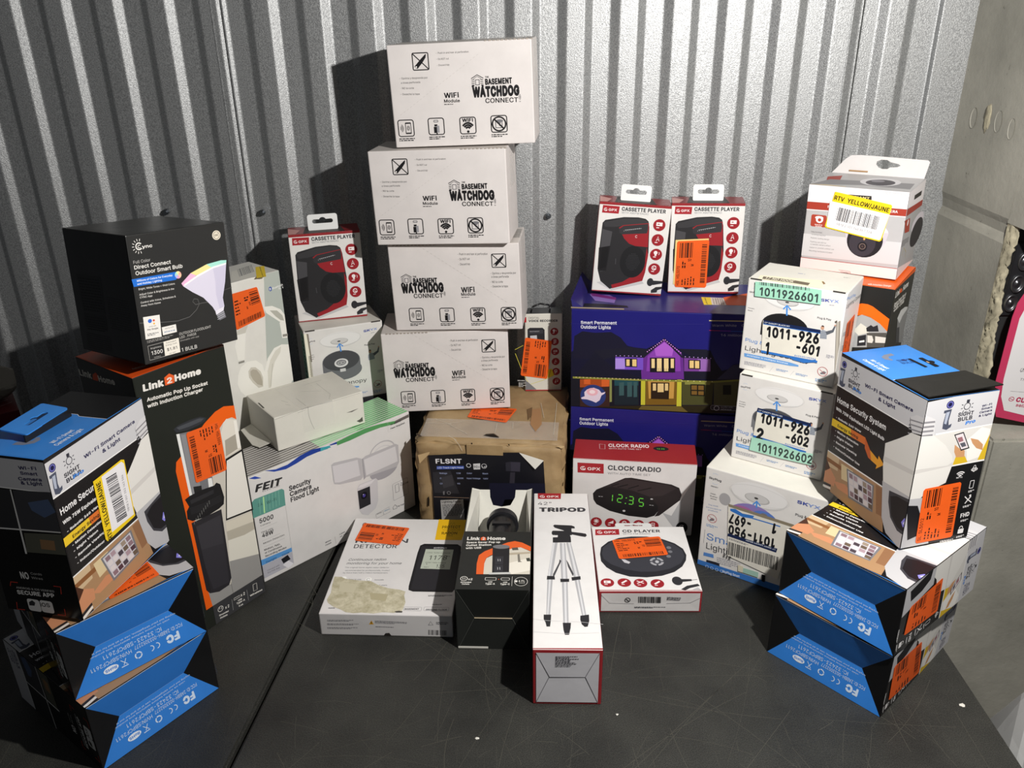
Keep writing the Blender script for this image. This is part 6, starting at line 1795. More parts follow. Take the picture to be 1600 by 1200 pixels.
    a.t(W, 'Grounded', (6.3,243.2),(20.5,242.8),2.5, 0.03)
    a.t(W, 'Outlets', (8.3,246.9),(18.4,246.7),2.4, 0.03)
    a.fr(W, *((38.5,230.9)), *((53.8,237)), 1.2, 0.6)
    a.t(W, 'USB', (43.3,241.7),(48.9,241.5),2.2, 0.03)
    a.t(W, 'Type-A', (39.8,246.2),(52.5,245.9),3.3, 0.03)
    a.t('e8642a', '+', (56.1,235.6),(58.1,235.6),2.5, 0.03)
    a.fr(W, *((59.9,231)), *((71.9,236.5)), 1.8, 0.6)
    a.t(W, 'USB', (63.3,241.8),(68.9,241.7),2.2, 0.03)
    a.t(W, 'Type-C', (59.7,246.3),(72.3,246),3.3, 0.03)
    a.l(W, [(75.1,228.1),(75.2,248.5)], 0.4)
    a.o(W, (87.2,238.7), 9, 9.5, 0.6)
    a.e(W, (80.7,238.2),1.8,2.2)
    a.t(W, '6 Ft.', (84,239.4),(92.4,239.2),3.6, 0.02)
    a.t(W, 'Cord', (84.9,242.6),(92.1,242.4),1.9)
    a.done()
    bm = bmesh.new()
    add_box(bm, -w / 2 + 0.001, -w / 2 + 0.042, -L / 2 - 0.0005, -L / 2 + 0.0003, 0.001, 0.0036)
    bm_obj('white_edge', bm, card('dedbd2'), t)
    # the outlet tower inside
    o = bpy.data.objects.new('outlet_tower', None)
    COL.objects.link(o)
    o.matrix_world = t.matrix_world.copy()
    tag(o, 'black round pop-up outlet tower inside the open box between the radon and tripod boxes', 'outlet')
    bp = plastic('1b1b1d', 0.28)
    cz = h * 0.77
    body = bmesh.new()
    add_tube(body, (0.004, -L / 2 + 0.03, cz), (0.004, fr + 0.052, cz), 0.0205, seg=48)
    bm_obj('tower', body, bp, o, False)
    bm = bmesh.new()
    add_tube(bm, (0.004, fr + 0.050, cz), (0.004, fr + 0.064, cz), 0.0245, 0.0228, seg=48)
    bmesh.ops.bevel(bm, geom=[e for e in bm.edges if abs(e.verts[0].co.y - e.verts[1].co.y) < 1e-6], offset=0.0015, segments=2, affect='EDGES')
    bm_obj('flange', bm, plastic('2a2a2e', 0.3), o)
    bm = bmesh.new()
    add_box(bm, -0.010, 0.018, fr + 0.022, fr + 0.028, cz + 0.0185, cz + 0.0225)
    bm_obj('latch', bm, bp, o)
    return t
outlet_box()

# ------------------------------------------------------------------ tripod box
def tripod_box():
    t, dim = thing('tripod_box', 'long narrow white tripod box lying nearest the camera, end towards the viewer', 'box', 'tripod')
    w, L, h = dim
    carton(t, dim, {'all': 'dcd9d6', 'top': 'eceae8', 'front': '97272c', 'right': '97272c', 'left': '9c2028'}, fold=None, rough=0.4)
    # tucked end flaps, set in a red rim
    bm = bmesh.new()
    e, m_ = w * 0.26, 0.0042
    y = -L / 2
    P = [bm.verts.new(p) for p in ((-w / 2 + m_, y - 0.0008, m_), (w / 2 - m_, y - 0.0008, m_), (w / 2 - m_, y - 0.0008, h - m_), (-w / 2 + m_, y - 0.0008, h - m_), (-e, y - 0.0003, h * 0.52), (e, y - 0.0003, h * 0.52))]
    for q in ((0, 1, 5, 4), (3, 4, 5, 2), (0, 4, 3), (1, 2, 5)):
        f = bm.faces.new([P[i] for i in q])
        f.normal_update()
        if f.normal.y > 0:
            f.normal_flip()
    bm_obj('end_flaps', bm, card('c9c8cc', 0.45), t)
    bm = bmesh.new()
    for p0, p1 in (((-w / 2 + m_, m_), (-e, h * 0.52)), ((w / 2 - m_, m_), (e, h * 0.52)), ((-w / 2 + m_, h - m_), (-e, h * 0.52)), ((w / 2 - m_, h - m_), (e, h * 0.52)), ((-e, h * 0.52), (e, h * 0.52))):
        add_tube(bm, (p0[0], y - 0.0009, p0[1]), (p1[0], y - 0.0006, p1[1]), 0.0004, seg=6)
    bm_obj('flap_creases', bm, card('77767a'), t)
    a = Art(t, 'front', dim, 'end_print', 1.2)
    for k in range(9):
        a.g('55545a', [(p[0], p[1] + k * 1.9) for p in [(27.8,10.1),(58.5,9.7)]][0], [(p[0], p[1] + k * 1.9) for p in [(27.8,10.1),(58.5,9.7)]][1], 0.9, 1, seed=k)
    a.done()
    a = Art(t, 'top', dim, 'front_print')
    gpx_logo(a, [(5.9,0.6),(43.4,0.4),(42.4,17.1),(6.2,17.4)], (9.2,12.9),(39.5,12.7),6.2)
    a.t('4a4a4e', '42"', (6.2,34.8),(27.3,34.7),8.4, 0.0)
    a.t('3d3d41', 'TRIPOD', (7.9,53.4),(80.2,52.8),10, 0.05)
    K = '2b2b2e'
    G = 'b5b5b8'
    # head, crank, platform
    a.p(K, [(29.2,92.5),(31,89.5),(56.8,91.3),(61.2,94.2),(61.6,99.1),(56.5,99.2),(56.3,106),(47.9,108),(43.8,104.2),(31.4,97.5)])
    a.p(K, [(27,110.2),(29,105.3),(56.3,106),(57.5,110.9),(56.4,116.6),(31,116.9)])
    a.e(K, (29.2,111.1),2.5,5.8)
    a.p(K, [(56.2,108),(70,110.7),(77.1,112.6),(78.5,117.4),(76.1,121.2),(69.5,119.4),(56,114.7)])
    a.p(K, [(36.1,112),(53.3,111.9),(54.5,123.3),(35.3,123.5)])
    a.p(K, [(28.2,122.6),(54.6,120.5),(54.7,134.6),(28,135.8)])
    for (q0, q1) in (([(28,135.8),(35,135.7),(25.6,217.9),(19.5,217.2)], [(28,135.8),(31.2,135.7),(22.5,217.1),(20,217.1)]), ([(38.3,136.6),(45.9,136.5),(46.9,221.7),(38.3,221.8)], [(41,136.6),(44.3,136.5),(44.4,221.8),(40.8,221.8)]), ([(47.6,135.6),(54.1,134.6),(64,215.4),(55.7,217.6)], [(50.3,135.6),(53,135.5),(61.4,215.9),(58.3,216.7)])):
        a.p(G, q0)
        a.p('dcdcde', q1)
    a.p('4a4a4e', [(36.8,176.3),(39.4,179.8),(29.2,213.7),(26.6,216.2),(27.3,209.6),(36.1,183.3)])
    a.p('4a4a4e', [(46.3,177.1),(48.7,183.1),(55.6,209.3),(54.3,214.3),(48.4,193.4)])
    a.p(K, [(19,213.9),(29.2,214.6),(29.6,221.9),(18.4,222.1)])
    a.p(K, [(36.8,220.2),(49,220.1),(48.8,226.6),(37.1,227.5)])
    a.p(K, [(52.2,216.8),(64.6,214.2),(64.7,221.5),(52.9,224.1)])
    for (q0, q1) in (([(19.4,222.1),(26.5,222),(22,294.9),(17.2,294.9)], [(21.4,222),(24,222),(19.6,294.9),(18.1,294.9)]), ([(39.1,227.5),(46.7,227.4),(45.4,310.6),(38.8,310.7)], [(41.7,227.5),(44.7,227.4),(43.1,310.6),(40.7,310.7)]), ([(56.5,223.3),(63.2,221.6),(68.5,294.3),(63.1,296.2)], [(59.1,223.2),(61.1,222.4),(66.6,294.3),(64.6,295.8)])):
        a.p(G, q0)
        a.p('dcdcde', q1)
    a.p(K, [(13.8,294.3),(23.4,294.1),(22.8,305.6),(21.7,316.8),(17.4,316.9),(16.1,309.2),(13.8,302.9)])
    a.p(K, [(37.9,309.6),(48.3,309.5),(47.5,319.3),(45.2,331.6),(40.1,331.7),(38.5,322.8)])
    a.p(K, [(60.8,295.8),(71.9,293.5),(71.7,305.7),(69.2,316.2),(65.4,317),(61.9,312.1),(60.4,303.3)])
    a.l('d0cfd0', [(0.4,303),(18,305.7),(60.7,307.9),(88.8,311.8)], 0.5)
    a.l('d0cfd0', [(0.5,326.8),(38.7,329.7),(83,327.4)], 0.5)
    a.clipped('982b31', [(-3,356.1),(90.2,354.9),(89.3,366.7),(-2.9,366.4)])
    a.done()
    a = Art(t, 'right', dim, 'side_print')
    a.r('dcd9d6', 1.5, 0.3, L * 1000 - 0.4, h * 1000 - 4)
    a.done()
    a = Art(t, 'left', dim, 'side_print')
    a.r('d2cfcc', 0.4, 0.3, L * 1000 - 1.5, h * 1000 - 4)
    a.done()
    return t
tripod_box()

# ------------------------------------------------------------------ clock radio box
def clock_box():
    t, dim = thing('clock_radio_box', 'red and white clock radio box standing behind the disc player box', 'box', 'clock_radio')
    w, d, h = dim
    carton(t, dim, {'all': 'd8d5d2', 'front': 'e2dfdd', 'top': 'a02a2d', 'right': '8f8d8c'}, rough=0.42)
    a = Art(t, 'front', dim, 'front_print')
    a.clipped('a02a2d', [(-5.9,-7.2),(205,-6.1),(205.6,0.9),(-5.8,0.8)])
    gpx_logo(a, [(7.4,8),(49.8,7.7),(50.4,26.1),(8,26.5)], (12.2,21),(44.7,20.6),6)
    a.t('454549', 'CLOCK RADIO', (56.6,18.1),(141.6,17.2),7.9, 0.03)
    a.t('77777b', 'WITH AUTO TIME SET', (56.9,26.5),(125.6,25.7),3.7, 0.0)
    a.clipped('b5b4b5', [(148.2,93.6),(163.5,98.4),(176.4,67.7),(193.4,31.6),(199.8,19.7),(211.4,137.2),(181.4,139.6)])
    a.p('1e1b1c', [(33.9,64.5),(39.5,56.7),(60.7,49.3),(101.1,55.4),(126.5,65.4),(140.4,80.7),(141.5,91),(136,100.5),(123.7,105.6),(93.2,103.7),(62.4,96.3),(40.3,84.9),(35.2,76.3)])
    a.p('2a2324', [(39.5,56.7),(85,31.9),(94.9,30.7),(159.7,39.1),(172.3,44.6),(177.1,57.4),(175.2,67.8),(143.5,99.9),(136.1,102),(141.5,91),(140.4,80.7),(126.5,65.4),(101.1,55.9),(60.7,49.9)])
    a.p('352d2e', [(45.7,53.3),(86.4,33.6),(154.8,40.6),(167.5,46.4),(146.2,61.6),(126.5,64.2),(93.5,52.9),(60.7,48.7)])
    for q in ([(63.2,48.6),(75.5,43)], [(73.3,49.9),(90.5,43.8)], [(90.9,51.6),(108,44.6)], [(106,55),(128.1,47.6)]):
        a.l('1b1718', q, 2.2)
    G = '6fe04a'
    def seg(p, hh, s_):
        u, v = p
        ww = hh * 0.50
        k = hh * 0.10
        sl = 0.10
        def P(x, y):
            return (u + x * ww + (1 - y) * hh * sl * 0.3, v + y * hh + x * hh * 0.05)
        S = {'a': ((0.1, 0), (0.9, 0)), 'b': ((1, 0.07), (1, 0.45)), 'c': ((1, 0.55), (1, 0.93)), 'd': ((0.1, 1), (0.9, 1)), 'e': ((0, 0.55), (0, 0.93)), 'f': ((0, 0.07), (0, 0.45)), 'g': ((0.1, 0.5), (0.9, 0.5))}
        for q in s_:
            a.l(G, [P(*S[q][0]), P(*S[q][1])], k)
    seg((59.2,63.6), 13.4, 'bc')
    seg((74.3,63.7), 14.4, 'abged')
    q = (88.7,69.5)
    a.e(G, q, 1.0, 1.0)
    q = (87.6,80)
    a.e(G, q, 1.0, 1.0)
    seg((92.5,66), 14.6, 'abgcd')
    seg((109.2,68.4), 14.8, 'afgcd')
    for q in (((43.2,70),(50.3,70.1),1.3), ((126.4,80.8),(133.4,81.2),1.3)):
        a.t('e0dfe0', '==', q[0], q[1], q[2], 0.03)
    a.e('c9c8c9', (85.9,94.5),2.3,1.8)
    a.e('c9c8c9', (129.7,68.7),2.2,1.2)
    for c, kd in (((41.1,119.8), 'sun'), ((64.7,119.8), 'wedge'), ((88,119.9), 'ring'), ((111.2,119.9), 'sun'), ((134.6,120), 'phone')):
        red_badge(a, c, 9.4, kd, 9.4)
    a.e('17171a', (181.5,120),9.5,10.9)
    a.o('e0dfe0', (181.4,118.8), 4, 4, 1.0, 20, 320)
    a.done()
    a = Art(t, 'top', dim, 'lid_print')
    a.t('f0dedd', 'CLOCK RADIO', (55.8,22.6),(122.7,18.9),10.2, 0.03)
    a.t('f0dedd', 'WITH AUTO TIME SET', (56.5,30.5),(110,27.8),4.1, 0.0)
    a.l('f0dedd', [(40.7,15),(49.9,15.1),(50.4,31.2),(41.8,31),(40.7,15)], 0.5)
    a.e('2a2020', (141.9,20),12.6,7.4)
    a.t('6fe04a', '12:35', (135.2,22.9),(147.8,22.5),4.1, 0.0)
    a.done()
    a = Art(t, 'right', dim, 'side_print')
    a.r('a02a2d', 0.4, 0.4, d * 1000 - 0.4, 14)
    a.done()
    return t
clock_box()

# ------------------------------------------------------------------ disc player box
def disc_box():
    t, dim = thing('disc_player_box', 'flat white portable disc player box lying in front of the clock radio box', 'box', 'disc_player')
    w, L, h = dim
    carton(t, dim, {'all': 'd8d5d2', 'top': 'eae8e6', 'front': '982b31', 'right': '982b31', 'left': '982b31'}, rough=0.4)
    y = -L / 2
    bm = bmesh.new()
    m_, e = 0.0030, w * 0.36
    P = [bm.verts.new(p) for p in ((-w / 2 + m_, y - 0.0008, m_), (w / 2 - m_, y - 0.0008, m_), (w / 2 - m_, y - 0.0008, h - m_), (-w / 2 + m_, y - 0.0008, h - m_), (-e, y - 0.0003, h * 0.5), (e, y - 0.0003, h * 0.5))]
    for q in ((0, 1, 5, 4), (3, 4, 5, 2), (0, 4, 3), (1, 2, 5)):
        f = bm.faces.new([P[i] for i in q])
        f.normal_update()
        if f.normal.y > 0:
            f.normal_flip()
    bm_obj('end_flaps', bm, card('cfccca', 0.45), t)
    a = Art(t, 'front', dim, 'end_print', 1.2)
    a.b('333', (55.7,8.6), (88.9,9.1), (56.3,19.7), 26, 3)
    a.o('333', (40.7,14.7), 4.2, 4.2, 0.9)
    a.l('333', [(38.2,12.8),(43.5,17.5)], 1.2)
    a.g('66656a', (97.1,10), (116.7,11.3), 0.9, 4)
    a.g('55545a', (51.1,27.5), (95.6,28), 0.9, 2)
    a.l('8a888c', [(2.7,5.9),(15.2,20.2),(50.3,21.1)], 0.5)
    a.l('8a888c', [(145.4,10.8),(130.6,19.6),(96.9,20.7)], 0.5)
    a.done()
    a = Art(t, 'top', dim, 'front_print')
    gpx_logo(a, [(5.4,7.8),(43.3,7.1),(42.7,22.5),(4.4,24.1)], (8.2,19),(37.7,18.2),6.6)
    a.t('454549', 'CD PLAYER', (48.2,16.1),(107.9,15.8),6.7, 0.03)
    a.t('77777b', 'WITH FM RADIO', (48.1,22.1),(91.4,21.8),3.7, 0.0)
    a.p('26272c', [(7.8,74),(10.9,56),(22.9,41.7),(40.8,31.4),(60.7,27.6),(85,27.7),(108.3,34.4),(125.8,46),(136.5,60.3),(138.8,76.2),(135.9,89.8),(127.8,105),(114.2,118.1),(94.6,127.2),(71.5,130.9),(46.9,129),(27.4,119.9),(14.8,106.8),(8,91.6)])
    a.p('3a3b42', [(10.8,72.1),(14.5,56),(27.7,41.7),(50.6,31),(79.9,29.3),(107.8,37.7),(125.1,50.1),(134.7,64.3),(135.5,80.1),(126.8,97.4),(108.5,110.6),(87,116.9),(64.1,117.7),(41.9,111.7),(22.4,99.2),(12.5,85.8)])
    a.l('4c4d55', [(12.2,60.1),(51.8,64.1),(78.9,37.7)], 0.5)
    a.p('c9c8cc', [(39,86.6),(44.5,87.7),(51.9,94.3),(49.2,98.1),(42.6,95.1)])
    for c in ((92.3,92.8), ):
        a.e('4a4b52', c, 9.5, 9.0)
    a.o('a9a9ae', (91.6,92.8), 10.5, 10.0, 3.6, 10, 80)
    a.o('a9a9ae', (91.6,92.8), 10.5, 10.0, 3.6, 100, 170)
    a.o('a9a9ae', (91.6,92.8), 10.5, 10.0, 3.6, 190, 260)
    a.o('a9a9ae', (91.6,92.8), 10.5, 10.0, 3.6, 280, 350)
    a.e('b9b9be', (92,93.2),2.8,3.4)
    for q in (((115.1,57.4),3.6,3.6), ((115.7,67.8),3.3,3.2), ((111.5,79.7),3.5,3.5)):
        a.e('77787e', *q)
    for c, kd in (((13,143.1), 'card'), ((37.5,143.1), 'pen'), ((60.8,144.2), 'cross'), ((85.1,145.2), 'pen')):
        red_badge(a, c, 9.8, kd, 9.8)
    a.e('2f2f33', (114.8,139.2),7.6,10)
    a.p('2f2f33', [(121.5,135.2),(136.1,135.2),(135.8,139.5),(121.1,141.7)])
    a.l('2f2f33', [(135.8,137.4),(144.5,135.9)], 0.8)
    a.clipped('2f2f33', [(117,158.6),(126.7,150.5),(143.1,145.9),(145.6,150.5),(130.2,155.8),(122.8,160.7)])
    a.clipped('b9b8ba', [(132.9,159.3),(141.6,154),(143.5,155.8),(144.8,160.7)])
    a.clipped('982b31', [(-4.2,160),(148.1,160.7),(147,166.2),(-4.6,165.5)])
    a.done()
    price_sticker(t, 'top', dim, ((29.3,37.6), (105.3,28.1), (111.5,76.5), (35.7,87.4)), 'HSL  HSL5013', 19)
    a = Art(t, 'right', dim, 'side_print')
    a.r('dcd9d6', 1.5, 2.0, L * 1000 - 0.4, h * 1000 - 3.0)
    a.done()
    tab = plate('hang_tab', rounded(-0.029, 0, 0.029, 0.012, 0.004), [euro_hole(0, 0.0058, 0.030, 0.0052)], 0.0009, plastic('e8e8e6', 0.35), t, Matrix.Translation((-0.006, L / 2 - 0.001, h - 0.0011)))
    tab['label'] = 'white plastic hang tab'
    return t
disc_box()

# ------------------------------------------------------------------ outdoor light-string boxes, two in a stack
def lights_box(key, label, top):
    t, dim = thing('outdoor_lights_box', label, 'box', key, 'dark blue outdoor lights boxes')
    w, d, h = dim
    carton(t, dim, {'all': '22206a', 'front': '211f72', 'top': '2c2870', 'left': '2a2678'}, rough=0.33, bevel=0.002)
    a = Art(t, 'front', dim, 'front_print')
    W = 'dcdcec'
    a.clipped('12122e', [(0.2,75.6),(18.7,60.5),(34.3,45.7),(52.6,39.3),(73.5,44),(92.3,60.1),(102.7,62.4),(123.6,64.3),(153.6,46.2),(174.9,62),(225.7,62.5),(243.5,98.2),(285.3,84.8),(371.5,80.6),(381.3,165.4),(-7.4,188.9)])
    a.clipped('17162c', [(5.3,46.9),(18.4,37.9),(39.5,39.8),(65.6,37.4),(81.4,46.5),(92.3,60.1),(93,82.7),(3,87)])
    a.clipped('1a1a2a', [(40,70.9),(97.6,62.6),(128.8,65.5),(119.1,81.5),(71.9,79.4),(27.2,97.4)])
    a.clipped('141428', [(11.2,112.8),(40.1,73.8),(75.2,103.8),(117.9,116.1),(118.1,121.9),(5.9,121.9)])
    a.clipped('171728', [(176.1,61.9),(220.5,61.3),(248.8,100.8),(249.7,112.1),(187,115.4),(184.9,101.1),(229.6,98.9)])
    a.clipped('141420', [(-2.2,125.3),(67.7,121.6),(118,119),(120,169.1),(-1.9,182.5)])
    a.clipped('2a2412', [(-1.9,176.3),(354.8,152.4),(381.5,166.8),(-4.6,188.7)])
    a.clipped('6a5a2a', [(120,167.7),(184.8,164.7),(197.2,175),(112.4,178.6)])
    # the lit house
    a.p('6a2f8f', [(118.9,77.2),(126.4,69.8),(151.5,46.3),(179,67.4),(183.5,78.5),(187,115.4),(118,119),(116.6,104.6),(119.6,92.9)])
    a.p('8a42b0', [(126.2,76.9),(151.7,50.4),(178.2,74.5),(181,101.3),(125.3,104.1)])
    a.p('b060d0', [(136.5,63.7),(151.8,51.3),(167.2,62.3),(165.4,75.1),(139.6,76.3)])
    a.p('7a50c8', [(73.5,79.4),(119,78.1),(119.9,102.1),(74.1,103.2)])
    a.p('b090e8', [(73.6,83.7),(90.4,82.9),(89.7,101.6),(74.1,102.4)])
    a.p('7a4098', [(184.7,77),(226.7,76.4),(228.4,99.5),(186.2,101.1)])
    a.p('9a6ab8', [(206.4,77.4),(226.7,77),(228.3,98.9),(210.5,99.8)])
    a.p('1c1a2a', [(70.6,78.1),(118.9,77.2),(151.4,44.1),(182,74.3),(231.7,75.6),(231.9,77.9),(180.9,77.5),(151.6,47.9),(120.4,80.3),(70.6,80.9)])
    for q in ([(89.1,82.9),(109.2,82),(109.8,97.7),(90.1,97.8)], [(191.8,80.3),(211.2,80),(212.3,96.3),(192.8,96.7)]):
        a.p('181420', q)
    for q in ([(91.8,84.5),(97,84.3),(97.4,95.7),(92.1,96)], [(101.4,84),(108.2,83.7),(108.7,96.3),(101.9,96.1)], [(194,81.9),(200.6,81.6),(201.4,94.6),(194.8,94.9)], [(202.6,81.8),(209.3,81.7),(210.2,94.7),(203.5,94.8)]):
        a.p('f0cf88', q)
    a.p('17131c', [(129.9,79.6),(170.6,77.7),(172.1,104.1),(131.1,105.6)])
    for q in ([(132.6,81.4),(137.8,81.2),(138.6,97.7),(133.4,98)], [(141.4,80.4),(148.9,80.1),(150,102.9),(142.5,103.3)], [(152.7,79.9),(159.9,79.6),(161.2,102.3),(153.9,102.7)], [(163.6,80),(168.7,79.7),(169.6,96.2),(164.5,96.4)]):
        a.p('f2d79a', q)
    for k in range(12):
        u = k * 3.2
        a.l('17131c', [(p[0] + u, p[1]) for p in [(131.8,97.5),(132.1,105.5)]], 0.5)
    for k in range(9):
        for q, e_ in (((123.8,70.5), (151.5,46.3)), ((151.5,46.3), (180.5,70.1))):
            x = (k + 0.5) / 9
            a.e('e8a0f0', (q[0] + (e_[0] - q[0]) * x, q[1] + (e_[1] - q[1]) * x), 0.9)
    for k in range(7):
        for q, e_ in (((71.4,78.6), (118.9,77.5)), ((183.3,75.1), (230.5,76.2))):
            x = (k + 0.5) / 7
            a.e('d0a8f8', (q[0] + (e_[0] - q[0]) * x, q[1] + (e_[1] - q[1]) * x), 0.8)
    # porch level
    a.clipped('a84a1c', [(15.4,124.4),(65,120.3),(65.6,145.4),(15.7,154.1)])
    a.clipped('d8632a', [(22.2,124),(32.9,123.5),(33.1,132.3),(22.3,132.9)])
    a.clipped('d8632a', [(51.7,121.9),(65,120.6),(64.1,136.6),(52,138.7)])
    a.clipped('3a2420', [(15.6,139.2),(65.4,135),(66.3,172.3),(16,176.8)])
    a.clipped('204a52', [(73,121.4),(112.7,119.3),(113.2,131),(73.4,134.6)])
    a.clipped('18242c', [(73.4,133.1),(113.2,130.4),(114.6,166.5),(74.3,168.8)])
    for q in ([(81.2,126.8),(89.1,125.8),(89.9,150),(81.9,151)], [(94.5,125.5),(102.4,124.5),(103.3,151.6),(95.4,152.6)], [(105,124.9),(110.8,124.1),(111.9,151.7),(106,152.6)]):
        a.p('3a5a5c', q)
    a.p('8a8f52', [(65.1,121.8),(68.8,121.6),(69.9,163.1),(66.1,163.9)])
    a.p('c8c23a', [(117.2,119),(124.3,118.7),(125.8,165.8),(118.6,166.2)])
    a.p('c8c23a', [(176,116.6),(183.2,116.2),(185.6,164.7),(177.7,165.2)])
    a.p('7a5a1c', [(124.9,119.8),(175.5,117.2),(177.6,162.8),(126.3,165.8)])
    a.p('c99a4a', [(128.6,121.4),(171.7,119.1),(172.2,151.2),(131.4,153.6)])
    a.p('2a1c10', [(133.5,123.4),(163.8,122.4),(164.4,153.2),(134.8,154)])
    a.p('e8c88a', [(136.7,125.6),(142,125.3),(142.6,138.2),(137.3,138.5)])
    a.p('e8c88a', [(144.6,125.2),(154.5,124.7),(155.3,140.4),(145.3,141)])
    a.p('e8c88a', [(156.6,124.5),(161.8,124.3),(162.5,137.1),(157.2,137.4)])
    a.clipped('4a4a26', [(183.8,117.9),(234.8,117.5),(235.3,159.4),(186.5,162.3)])
    a.clipped('8a8a44', [(188.6,119.9),(229.8,119.5),(229.1,123.3),(188.9,124.6)])
    a.p('1a1810', [(197.9,123.5),(221.1,122.8),(222.6,144),(199.2,144.4)])
    for q in ([(199.8,125.7),(208.6,125.2),(209.1,133.3),(200.3,133.5)], [(210.7,125.4),(219.4,125.2),(220,133),(211.2,133.2)], [(200.5,135.6),(209.3,135.4),(209.7,142.1),(200.9,142.3)], [(211.4,135.6),(220.2,135.4),(220.6,142),(211.8,142.2)]):
        a.p('7a5a28', q)
    a.clipped('5a5a38', [(235.4,118),(280.3,113.4),(284.3,159.5),(238.1,162.2)])
    a.clipped('1a1810', [(250,122.4),(263.2,121.7),(264.7,139),(251.4,139.7)])
    a.clipped('8a8b3a', [(3.2,119.7),(118,119),(234.7,115.8),(277.5,110.7),(277.8,113.5),(234.9,119.2),(118.1,121.9),(3.2,123.2)])
    for k in range(18):
        q, e_ = (5.9,120.7), (115.4,119.1)
        x = (k + 0.5) / 18
        a.e('f4d8a8', (q[0] + (e_[0] - q[0]) * x, q[1] + (e_[1] - q[1]) * x), 0.8)
    for k in range(12):
        q, e_ = (120.7,119.4), (237.3,117.1)
        x = (k + 0.5) / 12
        a.e('f4e8a0', (q[0] + (e_[0] - q[0]) * x, q[1] + (e_[1] - q[1]) * x), 0.8)
    a.clipped('3b3a58', [(239.6,112.7),(262.8,85.9),(280.1,82.3),(282.6,110.4)])
    a.e('2a3a78', (38,153.5),21.6,20.5)
    a.p('e8d8e8', [(23,147.7),(27.8,142.1),(38.6,138.5),(48.1,141.9),(52.2,147.6),(58.9,145.2),(57.1,148.8),(52.3,152.1),(49.3,161.3),(43.1,166.4),(36.3,163.5),(28.1,161),(18.5,160.6),(17.7,158.2),(23.9,155.2)])
    a.e('f0b8c4', (36.5,146.4),9.7,7.2)
    a.e('fbe6ea', (36.5,146.4),4.9,3.6)
    a.fr('b9b9c0', *((233.3,159.5)), *((295.4,168.2)), 3, 0.5)
    a.rr('3a3a40', *((234.4,160.3)), *((295.3,167.6)), 3)
    a.o('d0d0d6', (243,164.8), 4.5, 4.5, 1.0)
    a.t('c9c9d0', 'works with', (249.9,163.3),(269.2,162.7),2)
    a.t('c9c9d0', 'alexa', (250.2,167.4),(267,167),2.5)
    a.t(W, 'Smart Permanent', (15.7,25.1),(74.3,23.7),5.2, 0.03)
    a.t(W, 'Outdoor Lights', (15.8,32.7),(64.9,31.8),5.3, 0.03)
    a.clipped('c9b98a', [(219.9,10.6),(363.1,7.8),(363.3,9.4),(220,12.3)])
    a.t('a9a9c4', 'Warm White', (225.2,21.3),(263,20),3.9)
    a.t('a9a9c4', 'Cool White', (270.8,19.7),(306.3,18.8),3.9)
    for k, c in enumerate(('c83a6a', '8a3ac8', '3a6ad8', '3ac878', 'd8c83a')):
        q = [(221.1,28),(238.1,27.8)]
        dx = q[1][0] - q[0][0]
        a.l(c, [(p[0] + k * dx, p[1]) for p in q], 0.9)
    a.t('a9a9c4', '16 million colors', (240.1,37),(298.1,35.7),4)
    a.l('34318a', [(-2.7,25.3),(212.4,17.7)], 0.5)
    a.done()
    if top:
        a = Art(t, 'top', dim, 'lid_print')
        a.clipped('8a6fb8', [(23,81.5),(57.1,82.5),(68.8,98.6),(67.6,123.8),(35.2,114.7)])
        a.clipped('7a2f7a', [(23.6,72.6),(68.6,94.3),(69.3,107.8),(27.8,89.8)])
        a.clipped('e8cf30', [(209.5,78.4),(224.7,78.6),(225.6,116.6),(212.7,118)])
        a.t('3a3410', 'JAUNE', (219.2,115.7),(216.3,79.4),2.1, 0.02)
        a.clipped('d9d3cc', [(224.7,78.6),(245.4,79.9),(248.5,115.9),(225.6,116.6)])
        a.b('8a7c74', (227.1,81.7), (245.3,81.6), (228.2,114.7), 10, 3)
        a.clipped('e0602a', [(245.6,76.5),(294.9,45.6),(288.9,114.9),(248.5,115.9)])
        a.clipped('111024', [(0.6,130.7),(49.6,129.8),(89.2,135.5),(91.6,144.9),(6.5,148.9)])  # dark gap under the lifted flap, its shade painted onto the lid
        a.done()
        # the lid flap has sprung up at the left
        bm = bmesh.new()
        q = [(-w / 2 + 0.001, -d / 2 + 0.006, h + 0.0005), (-w / 2 + 0.018, -d / 2 + 0.006, h + 0.0005), (-w / 2 + 0.020, d / 2 - 0.02, h + 0.001), (-w / 2 + 0.004, d / 2 - 0.02, h + 0.020), (-w / 2 - 0.002, -d / 2 + 0.012, h + 0.012)]
        vs = [bm.verts.new(p) for p in q] + [bm.verts.new((p[0], p[1], p[2] + 0.0014)) for p in q]
        n = len(q)
        bm.faces.new(vs[:n][::-1])
        bm.faces.new(vs[n:])
        for k in range(n):
            bm.faces.new((vs[k], vs[(k + 1) % n], vs[n + (k + 1) % n], vs[n + k]))
        bmesh.ops.recalc_face_normals(bm, faces=list(bm.faces))
        bm_obj('lid_flap', bm, card('2a2668', 0.3), t)
        bm = bmesh.new()
        add_box(bm, -w / 2 - 0.001, -w / 2 + 0.085, -d / 2 + 0.0035, -d / 2 + 0.0065, h + 0.0004, h + 0.0016)
        bm_obj('torn_edge', bm, card('a8977c'), t)
    return t
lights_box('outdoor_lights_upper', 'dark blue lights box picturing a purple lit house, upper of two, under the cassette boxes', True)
lights_box('outdoor_lights_lower', 'dark blue lights box, lower of two, mostly behind the clock radio box', False)

